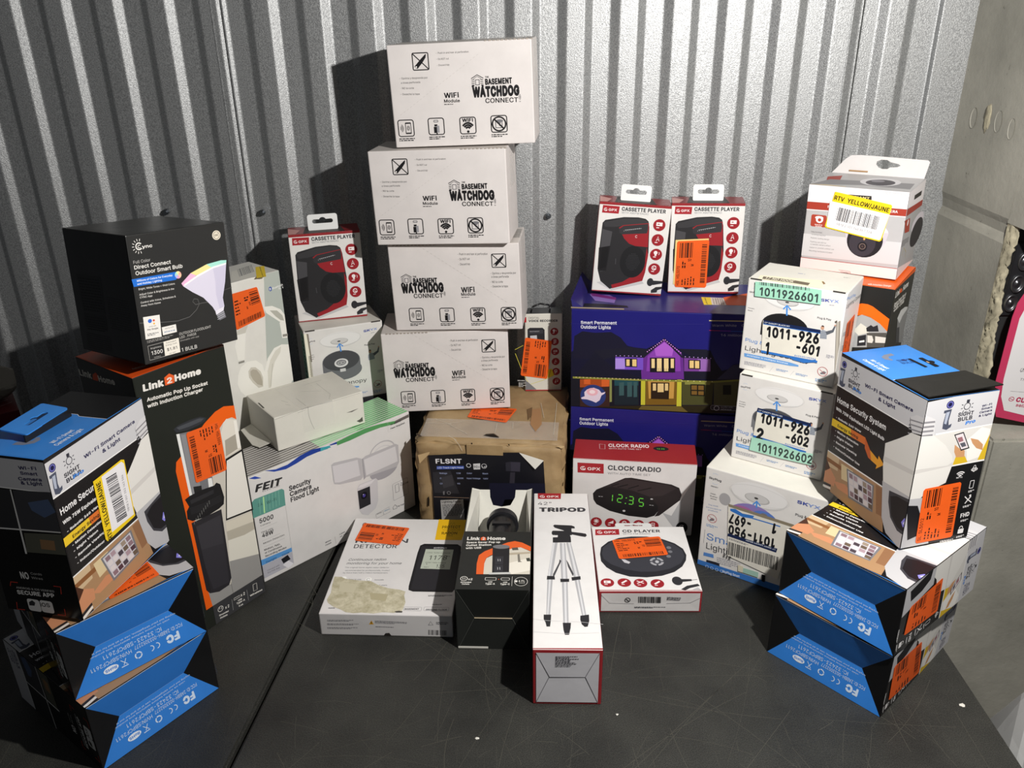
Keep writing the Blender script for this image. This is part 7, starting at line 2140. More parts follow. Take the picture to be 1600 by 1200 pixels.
# ------------------------------------------------------------------ ceiling canopy boxes
def person_picture(a, q, s):
    """small printed picture of a man reaching up"""
    u, v = q
    a.p('9aa0aa', [(u - 1 * s, v + 5 * s), (u + 3 * s, v + 2 * s), (u + 7 * s, v + 3.5 * s), (u + 8 * s, v + 8 * s), (u + 8.5 * s, v + 13 * s), (u - 1 * s, v + 14 * s), (u - 1.6 * s, v + 9 * s)])
    for k in range(4):
        a.l('6a7078', [(u - 1 * s, v + (5.5 + 2.2 * k) * s), (u + 8 * s, v + (5.0 + 2.2 * k) * s)], 0.5 * s)
    a.p('5a5e66', [(u + 6 * s, v + 4 * s), (u + 13 * s, v + 0.5 * s), (u + 15 * s, v - 5 * s), (u + 16.5 * s, v - 4.5 * s), (u + 15 * s, v + 3 * s), (u + 8 * s, v + 8 * s)])
    a.e('c99a80', (u + 2 * s, v), 2.0 * s, 2.6 * s)
    a.p('3a2a24', [(u + 0.2 * s, v - 1.4 * s), (u + 1.5 * s, v - 3.2 * s), (u + 3.8 * s, v - 2.2 * s), (u + 3.4 * s, v - 1.2 * s)])
    a.e('c99a80', (u + 15.7 * s, v - 5.6 * s), 1.0 * s, 1.0 * s)
def canopy_art(a, pan, pan_in, finish):
    K = '3a3a40'
    a.t(K, 'SkyPlug', (3.7,21),(17.7,19.3),2.3, 0.02)
    a.o('9ab8e0', (10,14.4), 3.0, 1.2, 0.3, 180, 360)
    a.o('9ab8e0', (10.2,22.4), 3.0, 1.2, 0.3, 0, 180)
    for k, s_ in enumerate(finish):
        q = ((4,44),(15.4,43.1),1.4)
        L = len(s_) * 1.35
        a.t(K, s_, (q[0][0], q[0][1] + k * 3.6), (q[0][0] + L, q[0][1] + k * 3.6), q[2], 0.01)
    a.e('cfcdcb', (60,23.2),34.2,13.7)
    a.e('e9e7e5', (59.8,22.2),33.9,13)
    a.o('d5d3d1', (59.9,22.6), 36.0, 12.0, 0.6)
    a.e('b9b7b5', (57.8,25.9),15.1,5.6)
    a.e('cfcdcb', (57.8,25.4),13.7,4.7)
    a.e('4a4848', (57.1,25.9),2.8,1.2)
    a.o('8a8886', (57.8,25.7), 14.0, 5.0, 0.6, 20, 90)
    a.t('3b4c9c', 'SK', (100.6,16.6),(112.4,15.8),3.7, 0.03)
    a.t('7f97d0', 'YX', (112.4,15.7),(124.3,15.1),3.6, 0.02)
    a.g('9a98a0', (113,20.2), (124.1,19.2), 0.8)
    # hanging pan below its arrow
    low, rim = ((59.8,79.5),32.4,18), ((57.7,62.3),32.5,19.5)
    a.e(pan, *low)
    a.r(pan, rim[0][0] - rim[1], rim[0][1], rim[0][0] + rim[1], low[0][1])
    a.e(pan, *rim)
    a.e(pan_in, (57.7,61.6),31.2,17.9)
    a.e('e4e2e2', (57.4,65.6),11.9,8)
    a.e('8a898c', (57.3,65),8.8,5.4)
    a.o('d8d6d6', (54.7,65.7), 3.2, 2.6, 0.7)
    a.o('d8d6d6', (60.3,65.2), 3.2, 2.6, 0.7)
    a.r('d8d6d6', (54.2,76.4)[0], (54.2,76.4)[1], (63.8,82)[0], (63.8,82)[1])
    a.l('4a90dc', [(53.1,36.5),(57.6,30.2),(63.3,35.7)], 2.0)
    a.l('4a90dc', [(57.5,30.9),(59,44.8)], 2.2)
    a.t(K, 'Plug & Play', (99.8,41.3),(118.3,41.1),2.6, 0.01)
    person_picture(a, (106.2,53.1), 1.15)
    a.t('4a86d0', 'Plug & Play', (5.3,93.7),(51.8,94.6),5.1, 0.0)
    a.t('2f2f33', 'Lighting Canopy', (6.1,107.2),(98.4,107.7),6.7, 0.0)
    a.clipped('6aa0dc', [(5.6,112.1),(37.2,111.8),(71.8,112.3),(83.8,113.7),(84.1,116.1),(72.4,117.3),(37.8,117.8),(6.2,117.5)])
    a.t('e8f0fa', 'Available in multiple finishes', (9.7,115.4),(69.2,115.6),2, 0.01)
    a.g('9a9aa4', (7.3,125.5), (38.6,125.1), 1.0, 3, 2.0)
    a.l('b9b8bc', [(44.8,132.4),(49.2,124.1)], 0.4)
    a.g('7a9cc8', (54,126.6), (70.6,126.7), 0.9, 2, 2.0)
    a.l('b9b8bc', [(74.2,131.9),(79.1,123.6)], 0.4)
    a.g('7a9cc8', (81.8,127), (98,127.4), 0.9, 2, 2.0)
    a.o('b0464a', (117.2,116.1), 7.0, 7.0, 0.7)
    a.p('77757a', [(114.2,118.7),(118.7,114.8),(122.4,116.1),(120,119.4),(115.1,120.4)])
    a.l('b0464a', [(112.5,113.4),(121.9,119.3)], 0.6)
    a.g('7aa0cc', (109.1,129.5), (124.2,129.3), 1.3, 2, 2.0)
    a.g('9a9aa4', (119,90.8), (129,91.4), 0.9, 3, 2.0)
def canopy_shell(key, label):
    t, dim = thing('canopy_box', label, 'box', key, 'white ceiling canopy boxes')
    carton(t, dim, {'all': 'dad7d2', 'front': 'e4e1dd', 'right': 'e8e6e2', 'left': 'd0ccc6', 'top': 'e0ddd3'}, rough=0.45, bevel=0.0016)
    return t, dim
def lid_slots(t, dim):
    w, d, h = dim
    for x in (-w / 2 + 0.003, w / 2 - 0.019):
        bm = bmesh.new()
        add_box(bm, x, x + 0.016, -d / 2 - 0.0004, -d / 2 + 0.0012, h - 0.0012, h + 0.0004)
        bm_obj('lid_slot', bm, card('3a3632'), t)
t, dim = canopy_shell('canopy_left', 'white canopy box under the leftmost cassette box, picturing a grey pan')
lid_slots(t, dim)
a = Art(t, 'front', dim, 'front_print')
canopy_art(a, '6f7074', '4a4a4e', ('Finish:', 'Brushed', 'Nickel'))
a.done()
a = Art(t, 'left', dim, 'stock_label')
a.r('a8dcc8', dim[1] * 1000 - 34, 5, dim[1] * 1000 - 0.5, dim[2] * 1000 - 8)
a.t('2a3a3c', '1011926602', (dim[1] * 1000 - 8, dim[2] * 1000 - 12), (dim[1] * 1000 - 8, 10), 16, 0.03)
a.done('pale green stock number label')
a = Art(t, 'front', dim, 'packing_tape', 1.0)
a.clipped('f0ecd8', [(-0.5,3.1),(8,4.8),(7.3,83),(-0.8,83.3)])
a.clipped('8a8478', [(4.9,4),(8,4.8),(8.8,54.9),(6.7,55.4)])
a.b('2f2c28', (3.7,43.5), (7.9,44.2), (3.3,82.3), 6, 4)
a.done()

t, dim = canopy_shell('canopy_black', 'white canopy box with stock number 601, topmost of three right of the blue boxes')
lid_slots(t, dim)
a = Art(t, 'front', dim, 'front_print')
canopy_art(a, '2a292b', '1d1c1e', ('Finish:', 'Black'))
a.done()
def stock_label(t, dim, quad, bar, bar_line, blue, name='stock_label'):
    a = Art(t, 'front', dim, name, 1.4)
    a.p(card('e9e5d8', 0.5), quad)
    a.p('16264e', bar)
    a.l('2c66b4', bar_line, 1.2)
    a.p('3274c4', blue)
    return a
a = stock_label(t, dim, [(27.3,57.4),(106.5,56.2),(109.2,104.5),(30,103.8)], [(28.1,56.9),(106.7,56.2),(106.9,61.1),(28.1,62.3)], [(28.2,62.6),(106.8,61.4)], [(29.6,102.3),(90.2,101.9),(108.8,101.4),(108.3,104.7),(89.1,105.4),(29.9,105.8)])
a.t('dfe6f2', '17" CANOPY BLACK NO', (29.8,61.3),(65,60.3),2.1, 0.01)
K = '17181c'
a.t(K, '1011-926', (34.7,79.7),(106.8,76.4),13.6, 0.045)
a.t(K, '1', (35.6,105.6),(40.7,105.5),16, 0.045)
a.t(K, '-601', (77.5,92.8),(108.9,94.3),13.2, 0.045)
a.p('3274c4', [(71.3,104.8),(78.4,102.4),(90.5,104.6),(106,100.1),(107.9,103.5),(91,108.5),(76,107.3)])
a.t('3274c4', '842535135392', (76.8,101.1),(106,100.4),2, 0.02)
a.t('77757a', 'SEQ', (33.9,83.7),(38.2,83.7),1.4)
a.done('white stock label reading 1011-926 1 -601')
a = Art(t, 'front', dim, 'number_label', 2.4)
a.clipped(card('a4dcc2', 0.5), [(10.6,3.1),(100.6,-1.9),(102.6,20.6),(12,24.1)])
a.b('3f4a48', (16.4,2.5), (85.3,-0.6), (16.9,7), 36, 6)
a.t('3a4644', '1011926601', (18.4,21.4),(97.7,18.1),10.9, 0.03)
a.done('pale green label reading 1011926601')
a = Art(t, 'top', dim, 'lid_print')
a.clipped(card('efe9cc', 0.5), [(10,69.8),(91.8,50.9),(99.3,84.5),(13.6,100.5)])
a.clipped('6a5f4c', [(15.7,74.1),(56.5,70),(79.4,71.5),(80,84),(54.7,83.6),(17.6,85.9)])
a.t('e8e2cc', '17 NO HOOK', (20.6,83.5),(59,81),9.4, 0.02)
a.g('8f97b4', (52.2,35.2), (69.7,33.7), 2.0)
a.g('a9a9a4', (6.9,2.6), (27,6.8), 1.2)
a.g('a9a9a4', (111.4,20.4), (120.1,21), 1.2, 2)
a.clipped('8a6a3c', [(90.6,56.2),(92.9,54.9),(98.1,64.1),(96.4,68.5)])
a.done()
a = Art(t, 'front', dim, 'packing_tape', 1.2)
a.clipped('b3aca0', [(125.6,42.1),(129.9,38.5),(139.4,125.6),(134.6,125.2)])
a.clipped('5a544a', [(123.3,40.7),(126,38.7),(126.2,42),(124.3,42.8)])
a.clipped('8a8378', [(128.7,39.7),(130.2,38.8),(139.6,125.1),(138.2,125.4)])
a.done()
a = Art(t, 'right', dim, 'side_print')
a.t('4a90dc', 'Plug & Play', (-0.9,8.8),(52.1,18.1),3.9, 0.0)
a.t('2f2f33', 'Lighting Canopy', (2.8,22.2),(95.1,30),5.5, 0.0)
a.g('9a9aa4', (8.3,59.6), (39.8,65.1), 1.2, 3)
a.g('9a9aa4', (13.6,80.1), (40.7,86.1), 1.2, 4)
a.done()
price_sticker(t, 'right', dim, ((22, 118), (22, 48), (66, 48), (66, 118)), '', 23)

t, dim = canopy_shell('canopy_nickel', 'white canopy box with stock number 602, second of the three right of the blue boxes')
lid_slots(t, dim)
a = Art(t, 'front', dim, 'front_print')
canopy_art(a, '75767a', '4d4e52', ('Finish:', 'Brushed', 'Nickel'))
a.done()
a = stock_label(t, dim, [(32.2,46.1),(108.7,50.8),(108.1,99.3),(30.4,91.7)], [(32.2,46.1),(109,50.8),(109.1,55.7),(31.8,52.1)], [(31.8,52.4),(108.9,56.1)], [(30.9,91.3),(69.6,93.6),(107.9,95.7),(107.8,99.4),(70,97.2),(31,94.9)])
a.t('dfe6f2', '17" CANOPY BRUSH NO', (33.7,51),(68.2,51.9),2.2, 0.01)
a.t(K, '1011-926', (38,67.6),(108.2,69.8),13.8, 0.045)
a.t(K, '2', (34.2,95.7),(44.8,96.1),17.2, 0.045)
a.t(K, '-602', (76.7,86.9),(109.2,88.1),13.5, 0.045)
a.t('3274c4', '842535144097', (77.2,93.1),(105.4,94.1),2, 0.02)
a.done('white stock label reading 1011-926 2 -602')
a = Art(t, 'front', dim, 'number_label', 2.4)
a.clipped(card('a8d8c2', 0.5), [(28.8,94.4),(69.6,93.6),(99.3,98.2),(117.4,96.5),(117.6,115.1),(72.4,117.1),(27.2,116.5)])
a.t('36423e', '1011926602', (38.9,114),(118.1,112.8),12.5, 0.03)
a.done('pale green label reading 1011926602')

t, dim = canopy_shell('canopy_smart', 'larger white canopy box standing on the table, upside-down number label, lowest of the three')
w, d, h = dim
a = Art(t, 'front', dim, 'front_print')
a.t('3a3a40', 'SkyPlug', (5.5,18.8),(24.7,19),3.4, 0.03)
a.o('9ab8e0', (14.9,9.3), 4.0, 1.6, 0.4, 180, 360)
a.o('9ab8e0', (15.6,24.4), 4.0, 1.6, 0.4, 0, 180)
a.t('55555c', 'SMART', (9.6,31.3),(20.9,31.2),2, 0.02)
a.t('3a3a40', 'Finish:', (10.4,44.1),(18.8,43.7),1.9, 0.01)
a.t('3a3a40', 'Brushed', (10,48.3),(21,47.9),1.9, 0.01)
a.t('3a3a40', 'Nickel', (11.1,52.5),(20.3,51.8),1.9, 0.01)
a.e('a9a7a8', (32.7,45.9),8.8,10.3)
a.t('6a8cc0', 'The most', (8.5,64.6),(23.9,62.6),2.1)
a.t('6a8cc0', 'innovative', (5.6,69.8),(28.9,67.4),2.1)
a.t('6a8cc0', 'products', (9.3,73.5),(24.4,72.3),2.1)
a.o('b0464a', (16.4,85.9), 7.4, 7.4, 0.8)
a.p('77757a', [(12.3,89),(16.2,84.5),(20.4,85.5),(18.9,89),(13.5,91)])
a.l('b0464a', [(10.8,82.6),(21.9,89.6)], 0.6)
a.g('7aa0cc', (8.5,98.9), (26.3,98.8), 1.3, 2, 2.0)
a.e('cfcdcb', (82.1,25.1),41.5,19.2)
a.e('e6e4e2', (81.9,22.8),41,18.4)
a.o('d3d1cf', (82,23.9), 44.0, 15.0, 0.7)
a.e('b5b3b1', (79.9,29.4),18.5,8.1)
a.e('cbc9c7', (79.4,28.8),16.6,6.9)
a.e('3f3d3d', (78.6,28.7),3,1.7)
a.e('8a7ab8', (76.6,66.9),37.4,26.2)
a.e('a86a9c', (61.7,60),20.4,11.9)
a.e('5a7cc4', (93.1,57.9),18.2,11.7)
a.e('c9c4d8', (74.9,75.7),34.3,23.9)
a.e('77747a', (92.6,53),5,3.5)
a.l('4a90dc', [(75,40.7),(79.9,33),(85.8,39.3)], 2.2)
a.l('4a90dc', [(80,33.8),(80.6,44.2)], 2.4)
a.t('3b4c9c', 'SK', (135.8,16.5),(151.2,17),4.7, 0.03)
a.t('7f97d0', 'YX', (150.8,16.9),(167.9,16.9),4.7, 0.02)
a.t('3a3a40', 'Plug & Play', (136.1,37.5),(164.2,36.8),3.9, 0.01)
a.t('4a7cc0', 'Smart', (11.2,125.2),(66.4,122.9),11.7, 0.0)
a.t('2f2f33', 'Lighting Canopy', (11.9,141.9),(116.3,138),11, 0.0)
a.l('77757a', [(7.1,109.1),(7,134)], 0.4)
a.clipped('5a8cd0', [(8.8,150.2),(24.3,148.4),(25.3,154.7),(8.6,156.4)])
a.clipped('2a2a34', [(14.1,162.2),(34.9,160.3),(36,166.4),(14.2,168.4)])
a.g('9a9aa4', (30.3,152.2), (67.3,149.3), 1.2, 4, 2.6)
a.clipped('3c78c4', [(-1,166.9),(154,162.6),(156.5,181.9),(0.3,183.2)])
a.t('e6ecf6', 'SkyPlug Smart', (41,174.8),(68.4,173.6),4, 0.02)
for k in range(4):
    q = [(16.1,174.5),(24,174.2)]
    a.o('cfdcf0', (q[0][0] + k * (q[1][0] - q[0][0]), q[0][1] + k * (q[1][1] - q[0][1])), 2.6, 2.6, 0.5)
a.done()
a = Art(t, 'front', dim, 'stock_label', 1.4)
a.clipped(card('e6e2d6', 0.5), [(39.1,53.9),(137.1,55.4),(130.1,108.4),(125.1,152.5),(46.2,141.5)])
a.clipped('8a806c', [(39.6,50.9),(136.7,52.3),(137,57.4),(40,55.7)])
a.l('3274c4', [(42.9,60.5),(76.2,62.9),(105.7,62.4),(118,62.3)], 2.0)
a.p('3274c4', [(42.6,58.1),(50.5,56.1),(61.7,60),(79.1,57.8),(77.1,63.6),(62.3,65.9),(43.9,62.1)])
a.t(K, '-697', (75.8,67.2),(42.6,67.1),14.9, 0.045)
a.t(K, '1011-950', (114.1,86.8),(43.6,86.7),14.6, 0.045)
a.t(K, '1', (113.8,61.5),(108,61.2),15.4, 0.045)
a.p('16264e', [(43.4,101.5),(118.5,100.5),(117.3,108),(43.2,106.7)])
a.t('dfe6f2', '17" SMART CANOPY BRUSH', (115.9,101.9),(71.5,102.3),2.4, 0.01)
a.b('2f2e30', (45.2,115.7), (121.9,114.1), (45.6,139.2), 46, 8)
a.t('2a2a2c', '313', (52.9,141.5),(40.4,139.5),5.9, 0.02)
a.g('77757a', (45.9,109.9), (76,110.7), 1.0, 2)
a.clipped('a4c8b8', [(71.8,153.4),(95.9,152.1),(96.3,161.5),(72.3,161.9)])
a.clipped('dcd5bc', [(64.2,151.3),(72.3,151),(72.7,162.1),(65,162.3)])
a.p('17181c', [(101.1,153.4),(106.1,153.1),(106.8,165.7),(102.1,165.6)])
a.done('white stock label stuck on upside down, reading 1011-950 1 -697')

# ------------------------------------------------------------------ camera bulb boxes, three at each side
def blue_i(a, q, s):
    """the big chrome letter i with its lens dot"""
    u, v = q
    a.e('2a2a5a', (u, v), 3.4 * s, 3.4 * s)
    a.o('7a7ac8', (u, v), 2.6 * s, 2.6 * s, 0.6 * s)
    a.e('15153a', (u, v), 1.2 * s, 1.2 * s)
    a.p('4a4f60', [(u - 4.6 * s, v + 4.6 * s), (u + 2.4 * s, v + 4.0 * s), (u + 1.4 * s, v + 14 * s), (u + 2.2 * s, v + 18 * s), (u + 5.0 * s, v + 17 * s), (u + 4.6 * s, v + 20 * s), (u + 1.0 * s, v + 22 * s),
                   (u - 3.2 * s, v + 20.5 * s), (u - 3.4 * s, v + 15 * s), (u - 2.6 * s, v + 7 * s), (u - 4.6 * s, v + 7 * s)])
    a.p('a9b0c0', [(u - 2.2 * s, v + 6.4 * s), (u + 1.0 * s, v + 6 * s), (u - 0.2 * s, v + 17 * s), (u - 2.4 * s, v + 16 * s)])
def bulb_mark(a, q, s):
    u, v = q
    K = '33333c'
    a.o(K, (u, v), 2.4 * s, 2.4 * s, 0.5 * s)
    a.r(K, u - 1.1 * s, v - 4.4 * s, u + 1.1 * s, v - 2.4 * s)
    for k in range(7):
        t = math.radians(-20 + k * 36.6)
        a.l(K, [(u + 3.2 * s * math.cos(t), v + 3.2 * s * math.sin(t)), (u + 4.4 * s * math.cos(t), v + 4.4 * s * math.sin(t))], 0.5 * s)
def camera_box(label, key=None, mtx=None, dim=None):
    t = bpy.data.objects.new('security_bulb_box', None)
    t.empty_display_size = 0.03
    COL.objects.link(t)
    if mtx is None:
        loc, dim, rot = POSE[key]
        mtx = Matrix.Translation(loc) @ turn(*rot)
    t.matrix_world = mtx
    tag(t, label, 'box', 'camera bulb boxes')
    w, d, h = dim
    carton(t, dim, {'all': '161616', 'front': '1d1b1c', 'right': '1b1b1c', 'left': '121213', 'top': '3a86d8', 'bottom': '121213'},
           fold=('bottom', 0.010, ('2f7ad0', '3580d6', '141415', '141415')), rough=0.26, bevel=0.0007)  # upper blue flap coloured slightly darker, painted shade of its downward tilt
    W = 'ece9e8'
    # ---- broad side
    a = Art(t, 'front', dim, 'front_print')
    a.clipped('c9c8ca', [(-12.1,5.1),(164.1,0.9),(171.3,29.6),(136.7,43.1),(-3.6,44.2)])
    a.clipped('f2f0ee', [(-3.6,44.2),(136.6,42.7),(137,44),(-3.3,45.7)])
    blue_i(a, (8.6,13.5), 1.4)
    bulb_mark(a, (31.9,17.2), 1.9)
    a.t('2f2f38', 'SIGHT', (20.7,31.9),(44.1,31.9),4.4, 0.03)
    a.t('2f2f38', 'BULB', (22.2,38.7),(44.4,38.1),4.4, 0.03)
    a.t('3f7fd0', 'Pro', (31.7,38.8),(48,38.7),3.5, 0.05, 0.2)
    a.t('2c2a50', 'Wi-Fi Smart Camera', (52.6,25.9),(139,23),3.9, 0.03)
    a.t('2c2a50', '& Light', (80.1,33),(110.7,32),4, 0.03)
    a.t(W, 'Home Security System', (4.8,67.1),(101,64.3),7.1, 0.02)
    a.t(W, 'With 75W Equivalent LED Light Bulb', (4.7,78.3),(101.4,78),3.8, 0.03)
    a.clipped('e8c22c', [(-18.6,94.1),(-1.5,92.8),(68.3,89.4),(70.5,99.1),(-1.4,103.4),(-16.5,104)])
    a.clipped('d8702c', [(39.4,90.8),(68.3,89.4),(70.5,99.1),(41.7,101)])
    a.t('1d1a10', 'Energy Saving', (12.7,99.8),(55.1,97.6),3.5, 0.03)
    for s_, q in (('- Robotic 360 View', ((7.2,89.7),(59,87.1),2.6)), ('- Motion Detection', ((9.5,108.1),(57.8,106.1),2.6)), ('- Night Vision', ((9.4,115.5),(48.4,113.5),2.6)),
                  ('- Remote Viewing', ((9.4,123.5),(57.2,120.7),2.6)), ('- Indoor/Outdoor Use', ((10.2,131.1),(65.8,130.8),2.6))):
        a.t(W, s_, q[0], q[1], q[2], 0.03)
    a.p('c8602c', [(68.3,89.4),(80.4,101),(96.4,106.3),(96.9,100.7),(108.3,107.7),(95.2,119.9),(96.1,114.5),(79.2,112.4),(70.3,103.3)])
    a.p('e8a02c', [(80.4,101),(96.4,106.3),(96.9,100.7),(108.3,107.7),(95.2,119.9),(96.1,114.5),(85.1,113.2)])
    # the room scene along the foot: person, shelf, tablet
    a.clipped('a98460', [(-17.3,142),(112.4,136),(125.9,193.5),(-4.2,204.1)])
    a.clipped('f0eeec', [(-17.5,141.1),(112.3,135.2),(112.7,136.9),(-17,143.3)])
    a.clipped('cbb08c', [(-8.4,142),(25.9,140.8),(25.8,159.6),(-3.8,163.3)])
    a.clipped('8a5a34', [(-2.1,150.6),(42.1,148.7),(43.4,154.6),(-0.9,156.4)])
    a.clipped('d9c49a', [(31,145.3),(55.3,144.1),(57.5,162.8),(35.6,166)])
    a.clipped('8f6748', [(100.4,139.3),(113,138.4),(121.3,174),(108.9,175.9)])
    a.clipped('c98a64', [(-11.4,170.1),(9.2,162.4),(24.2,172.1),(22.7,184.7),(1.3,187.4)])
    a.clipped('4a2c1e', [(-14.2,156.7),(0.7,153.6),(10.3,163.4),(-1.6,174),(-9.9,176.9)])
    a.clipped('c98a64', [(21,176.8),(44.7,169.7),(57.9,174),(55.5,181.1),(30.9,183.2)])
    for k in range(4):
        a.clipped('e6e0d8' if k % 2 else '2a2628', [(p[0], p[1] + k * 4.0) for p in [(-2.7,189.6),(16.3,185.3),(17,188.5),(-1.9,193.4)]])
    a.clipped('77777c', [(42.8,146.3),(97.4,142.3),(102.7,178.1),(54.5,184)])
    a.clipped('c9c6cc', [(45.7,148),(94.8,144.3),(99.9,176.1),(56.2,180.7)])
    rnd = random.Random(3)
    o_, r_, d_ = (47.5,148.8), (93.5,145), (56.8,179.8)
    for i in range(5):
        for j in range(4):
            x, y = i / 5 + 0.02, j / 4 + 0.03
            def G(x, y):
                return (o_[0] + (r_[0] - o_[0]) * x + (d_[0] - o_[0]) * y, o_[1] + (r_[1] - o_[1]) * x + (d_[1] - o_[1]) * y)
            a.p(rnd.choice(('4a4048', '8a7078', 'a89098', '6a5a4c', 'd8d0d0', '503840', '9a8a7a')), [G(x, y), G(x + 0.16, y), G(x + 0.16, y + 0.2), G(x, y + 0.2)])
    a.clipped('3f86d8', [(-9.7,199.5),(159.8,194.1),(160.9,198.9),(-8.8,203.9)])
    # the bulb that wraps round the corner
    a.clipped('d3d1d2', [(137.5,30),(146.5,23.6),(169.1,21),(173.6,39.2),(144.2,47),(139.7,39.3)])
    for k in range(4):
        a.clipped('8a888c', [(p[0], p[1] + k * 5.6) for p in [(137.4,32.5),(170.3,25.7),(170.7,27.4),(137.8,34.2)]])
    a.clipped('e3e0da', [(142.7,47.7),(174.4,42.4),(192.8,116.1),(158.4,125.6),(112.2,130.2),(107.1,108.8),(104.6,79.8),(125,63.6),(138.9,52)])
    a.clipped('d3cfca', [(105.7,96.3),(157.9,90.1),(159.3,95.7),(105.8,102.9)])
    a.clipped('b9b8ba', [(110.6,128.3),(158.1,124.5),(193.1,117.2),(207.2,173.9),(158.8,197.5),(130.7,190.5),(119.7,175)])
    a.clipped('3a3a40', [(124.5,134.1),(158.9,127.5),(193.7,119.4),(203.9,160.4),(175.6,175.9),(148.6,176.6),(133.9,166.5),(126.3,149.2)])
    a.clipped('17161a', [(127.8,140.3),(138.5,134.3),(158.3,132.2),(176,131),(180.8,143.7),(182.7,158.2),(168.1,172.6),(147.5,171.9),(134.9,163.2)])
    a.clipped('8a86e0', [(152.7,162),(156.9,154.1),(163.9,155.2),(167.9,158),(162.7,163.9),(156.6,166.8)])
    a.clipped('d8d6f4', [(155.5,162.2),(158.8,156.4),(162.8,158.8),(159.7,162.8)])
    a.done()
    # ---- narrow side
    a = Art(t, 'right', dim, 'side_print')
    a.clipped('c9c8ca', [(-9.6,3.3),(99.1,-3.8),(111,44),(19.5,46.9),(-0.3,50.2)])
    a.clipped('f2f0ee', [(19,44.4),(110.5,41.9),(111,44),(19.4,46.4)])
    blue_i(a, (31.1,9.7), 1.45)
    bulb_mark(a, (54.9,14.8), 1.9)
    a.t('2f2f38', 'SIGHT', (44.6,26.4),(65.9,26.4),4.5, 0.03)
    a.t('2f2f38', 'BULB', (46,32.9),(65.2,32.2),4.6, 0.03)
    a.t('3f7fd0', 'Pro', (57.2,38.4),(70.7,36.9),3.8, 0.05, 0.2)
    for s_, q in (('Wi-Fi', ((75.6,18.6),(89,17.5),2.4)), ('Smart', ((75.5,22.4),(90.5,21.5),2.4)), ('Camera', ((73.8,26.6),(91,25.5),2.4)), ('& Light', ((73.8,30.9),(91.5,30),2.4))):
        a.t('2c2a50', s_, q[0], q[1], q[2], 0.03)
    a.clipped('d9d6d0', [(9.2,46.7),(96.1,43.4),(97.9,89.5),(49.7,90.2),(17,85.1)])
    a.clipped('efece6', [(64.1,59.6),(81.8,44.8),(94.9,49.1),(91.1,83.8),(70.5,87.8)])
    a.clipped('d8b42c', [(51.1,90.4),(53.7,78.1),(66.1,80),(72.1,89.1)])
    a.clipped('d8b42c', [(85.5,88.6),(90,73.5),(96.1,54.3),(95,44.2),(99.1,88.9)])
    a.p('c9966a', [(48.5,62.8),(55.5,68.3),(64.4,72.7),(65.8,81.2),(54.1,80.2),(49.8,72.5)])
    a.p('c9966a', [(68.9,57.3),(80.3,61),(88.7,68.3),(89.8,76),(80.3,72),(73.2,64.7)])
    a.p('2a2a2e', [(44.7,49.4),(57.4,47.5),(70.6,70.6),(59,72.4)])
    a.p('e0d6d8', [(46.8,50.7),(57,49.2),(68.4,69.3),(59.1,70.4)])
    a.p('9a6a70', [(50.3,54.6),(56.4,53.5),(59.8,59.5),(53.8,60.6)])
    a.p('5a5a64', [(55.2,62.3),(61.8,61.3),(65.2,66.8),(59.6,67.9)])
    a.clipped('f2f0ee', [(41.7,90.2),(99.1,88.9),(99.5,90.7),(42.1,92)])
    # bulb carries on from the corner
    a.clipped('d3d1d2', [(-21.8,18.2),(-3.1,17.2),(14.6,25.6),(17.2,47.8),(-0.3,50.2),(-16.1,47.8)])
    for k in range(4):
        a.clipped('8a888c', [(p[0], p[1] + k * 5.6) for p in [(-10.1,26.5),(14.5,27.5),(15,30),(-9.6,29)]])
    a.clipped('e3e0da', [(-18.7,47.5),(-1.3,45.1),(16.9,46.6),(35.6,61.6),(48.2,77.3),(51.3,87.9),(46.6,112.8),(21.8,121.7),(15.2,128.4),(-2.8,130.5)])
    a.clipped('d3cfca', [(-10.9,88.2),(44.2,89.3),(50.3,85.7),(51.9,90.5),(-9.7,94.7)])
    a.clipped('b9b8ba', [(-6,127.4),(15.2,128.4),(25.7,127.5),(39.9,197.2),(29.6,200.8),(0.3,203.5)])
    a.clipped('17161a', [(-1.8,135.9),(13.3,138.5),(21.2,155.8),(24.3,180.6),(7.7,185.7)])
    # icons
    a.o(W, (65.5,108.6), 8.0, 8.0, 1.3, 225, 315)
    a.o(W, (65.5,108.6), 5.6, 5.6, 1.3, 225, 315)
    a.o(W, (65.5,108.6), 3.2, 3.2, 1.3, 225, 315)
    a.e(W, (65.1,106.7), 1.0, 1.0)
    a.t(W, 'Wi-Fi', (60.3,109.3),(69,109.7),1.6, 0.02)
    a.o(W, (84.2,100.7), 4.6, 2.4, 0.7)
    a.o(W, (83.9,99.4), 2.2, 4.6, 0.7)
    a.t(W, '360', (80.7,101.7),(88.2,101.3),2.3, 0.02)
    a.fr(W, *(lambda q: (q[0] - 3, q[1] - 5.5, q[0] + 3, q[1] + 5.5))((85.2,121.2)), 1, 0.7)
    a.g(W, (82.4,130.5), (90.5,130), 0.9, 2)
    a.l(W, [(81.2,147),(84.5,142.2),(88,138)], 1.4)
    a.l(W, [(79,137),(84.5,142.2),(90.6,147)], 1.2)
    a.e(W, (86.6,136.7), 1.4, 1.4)
    a.g(W, (79.4,151.3), (90.8,150.5), 0.9, 2)
    a.t(W, 'FHD', (79,166.6),(91.5,165.5),5.4, 0.03)
    a.g(W, (80.6,171.2), (91.1,170.9), 0.9, 2)
    a.rr(W, *(lambda q: (q[0] - 4, q[1] - 2.5, q[0] + 4, q[1] + 4))((83.8,185.5)), 0.8)
    a.o(W, (83.3,182.1), 2.8, 3.4, 1.0, 180, 360)
    a.g(W, (79.3,194.1), (90.3,193.3), 0.9, 2)
    a.g(W, (56.2,196.4), (75.1,196.6), 0.9, 2)
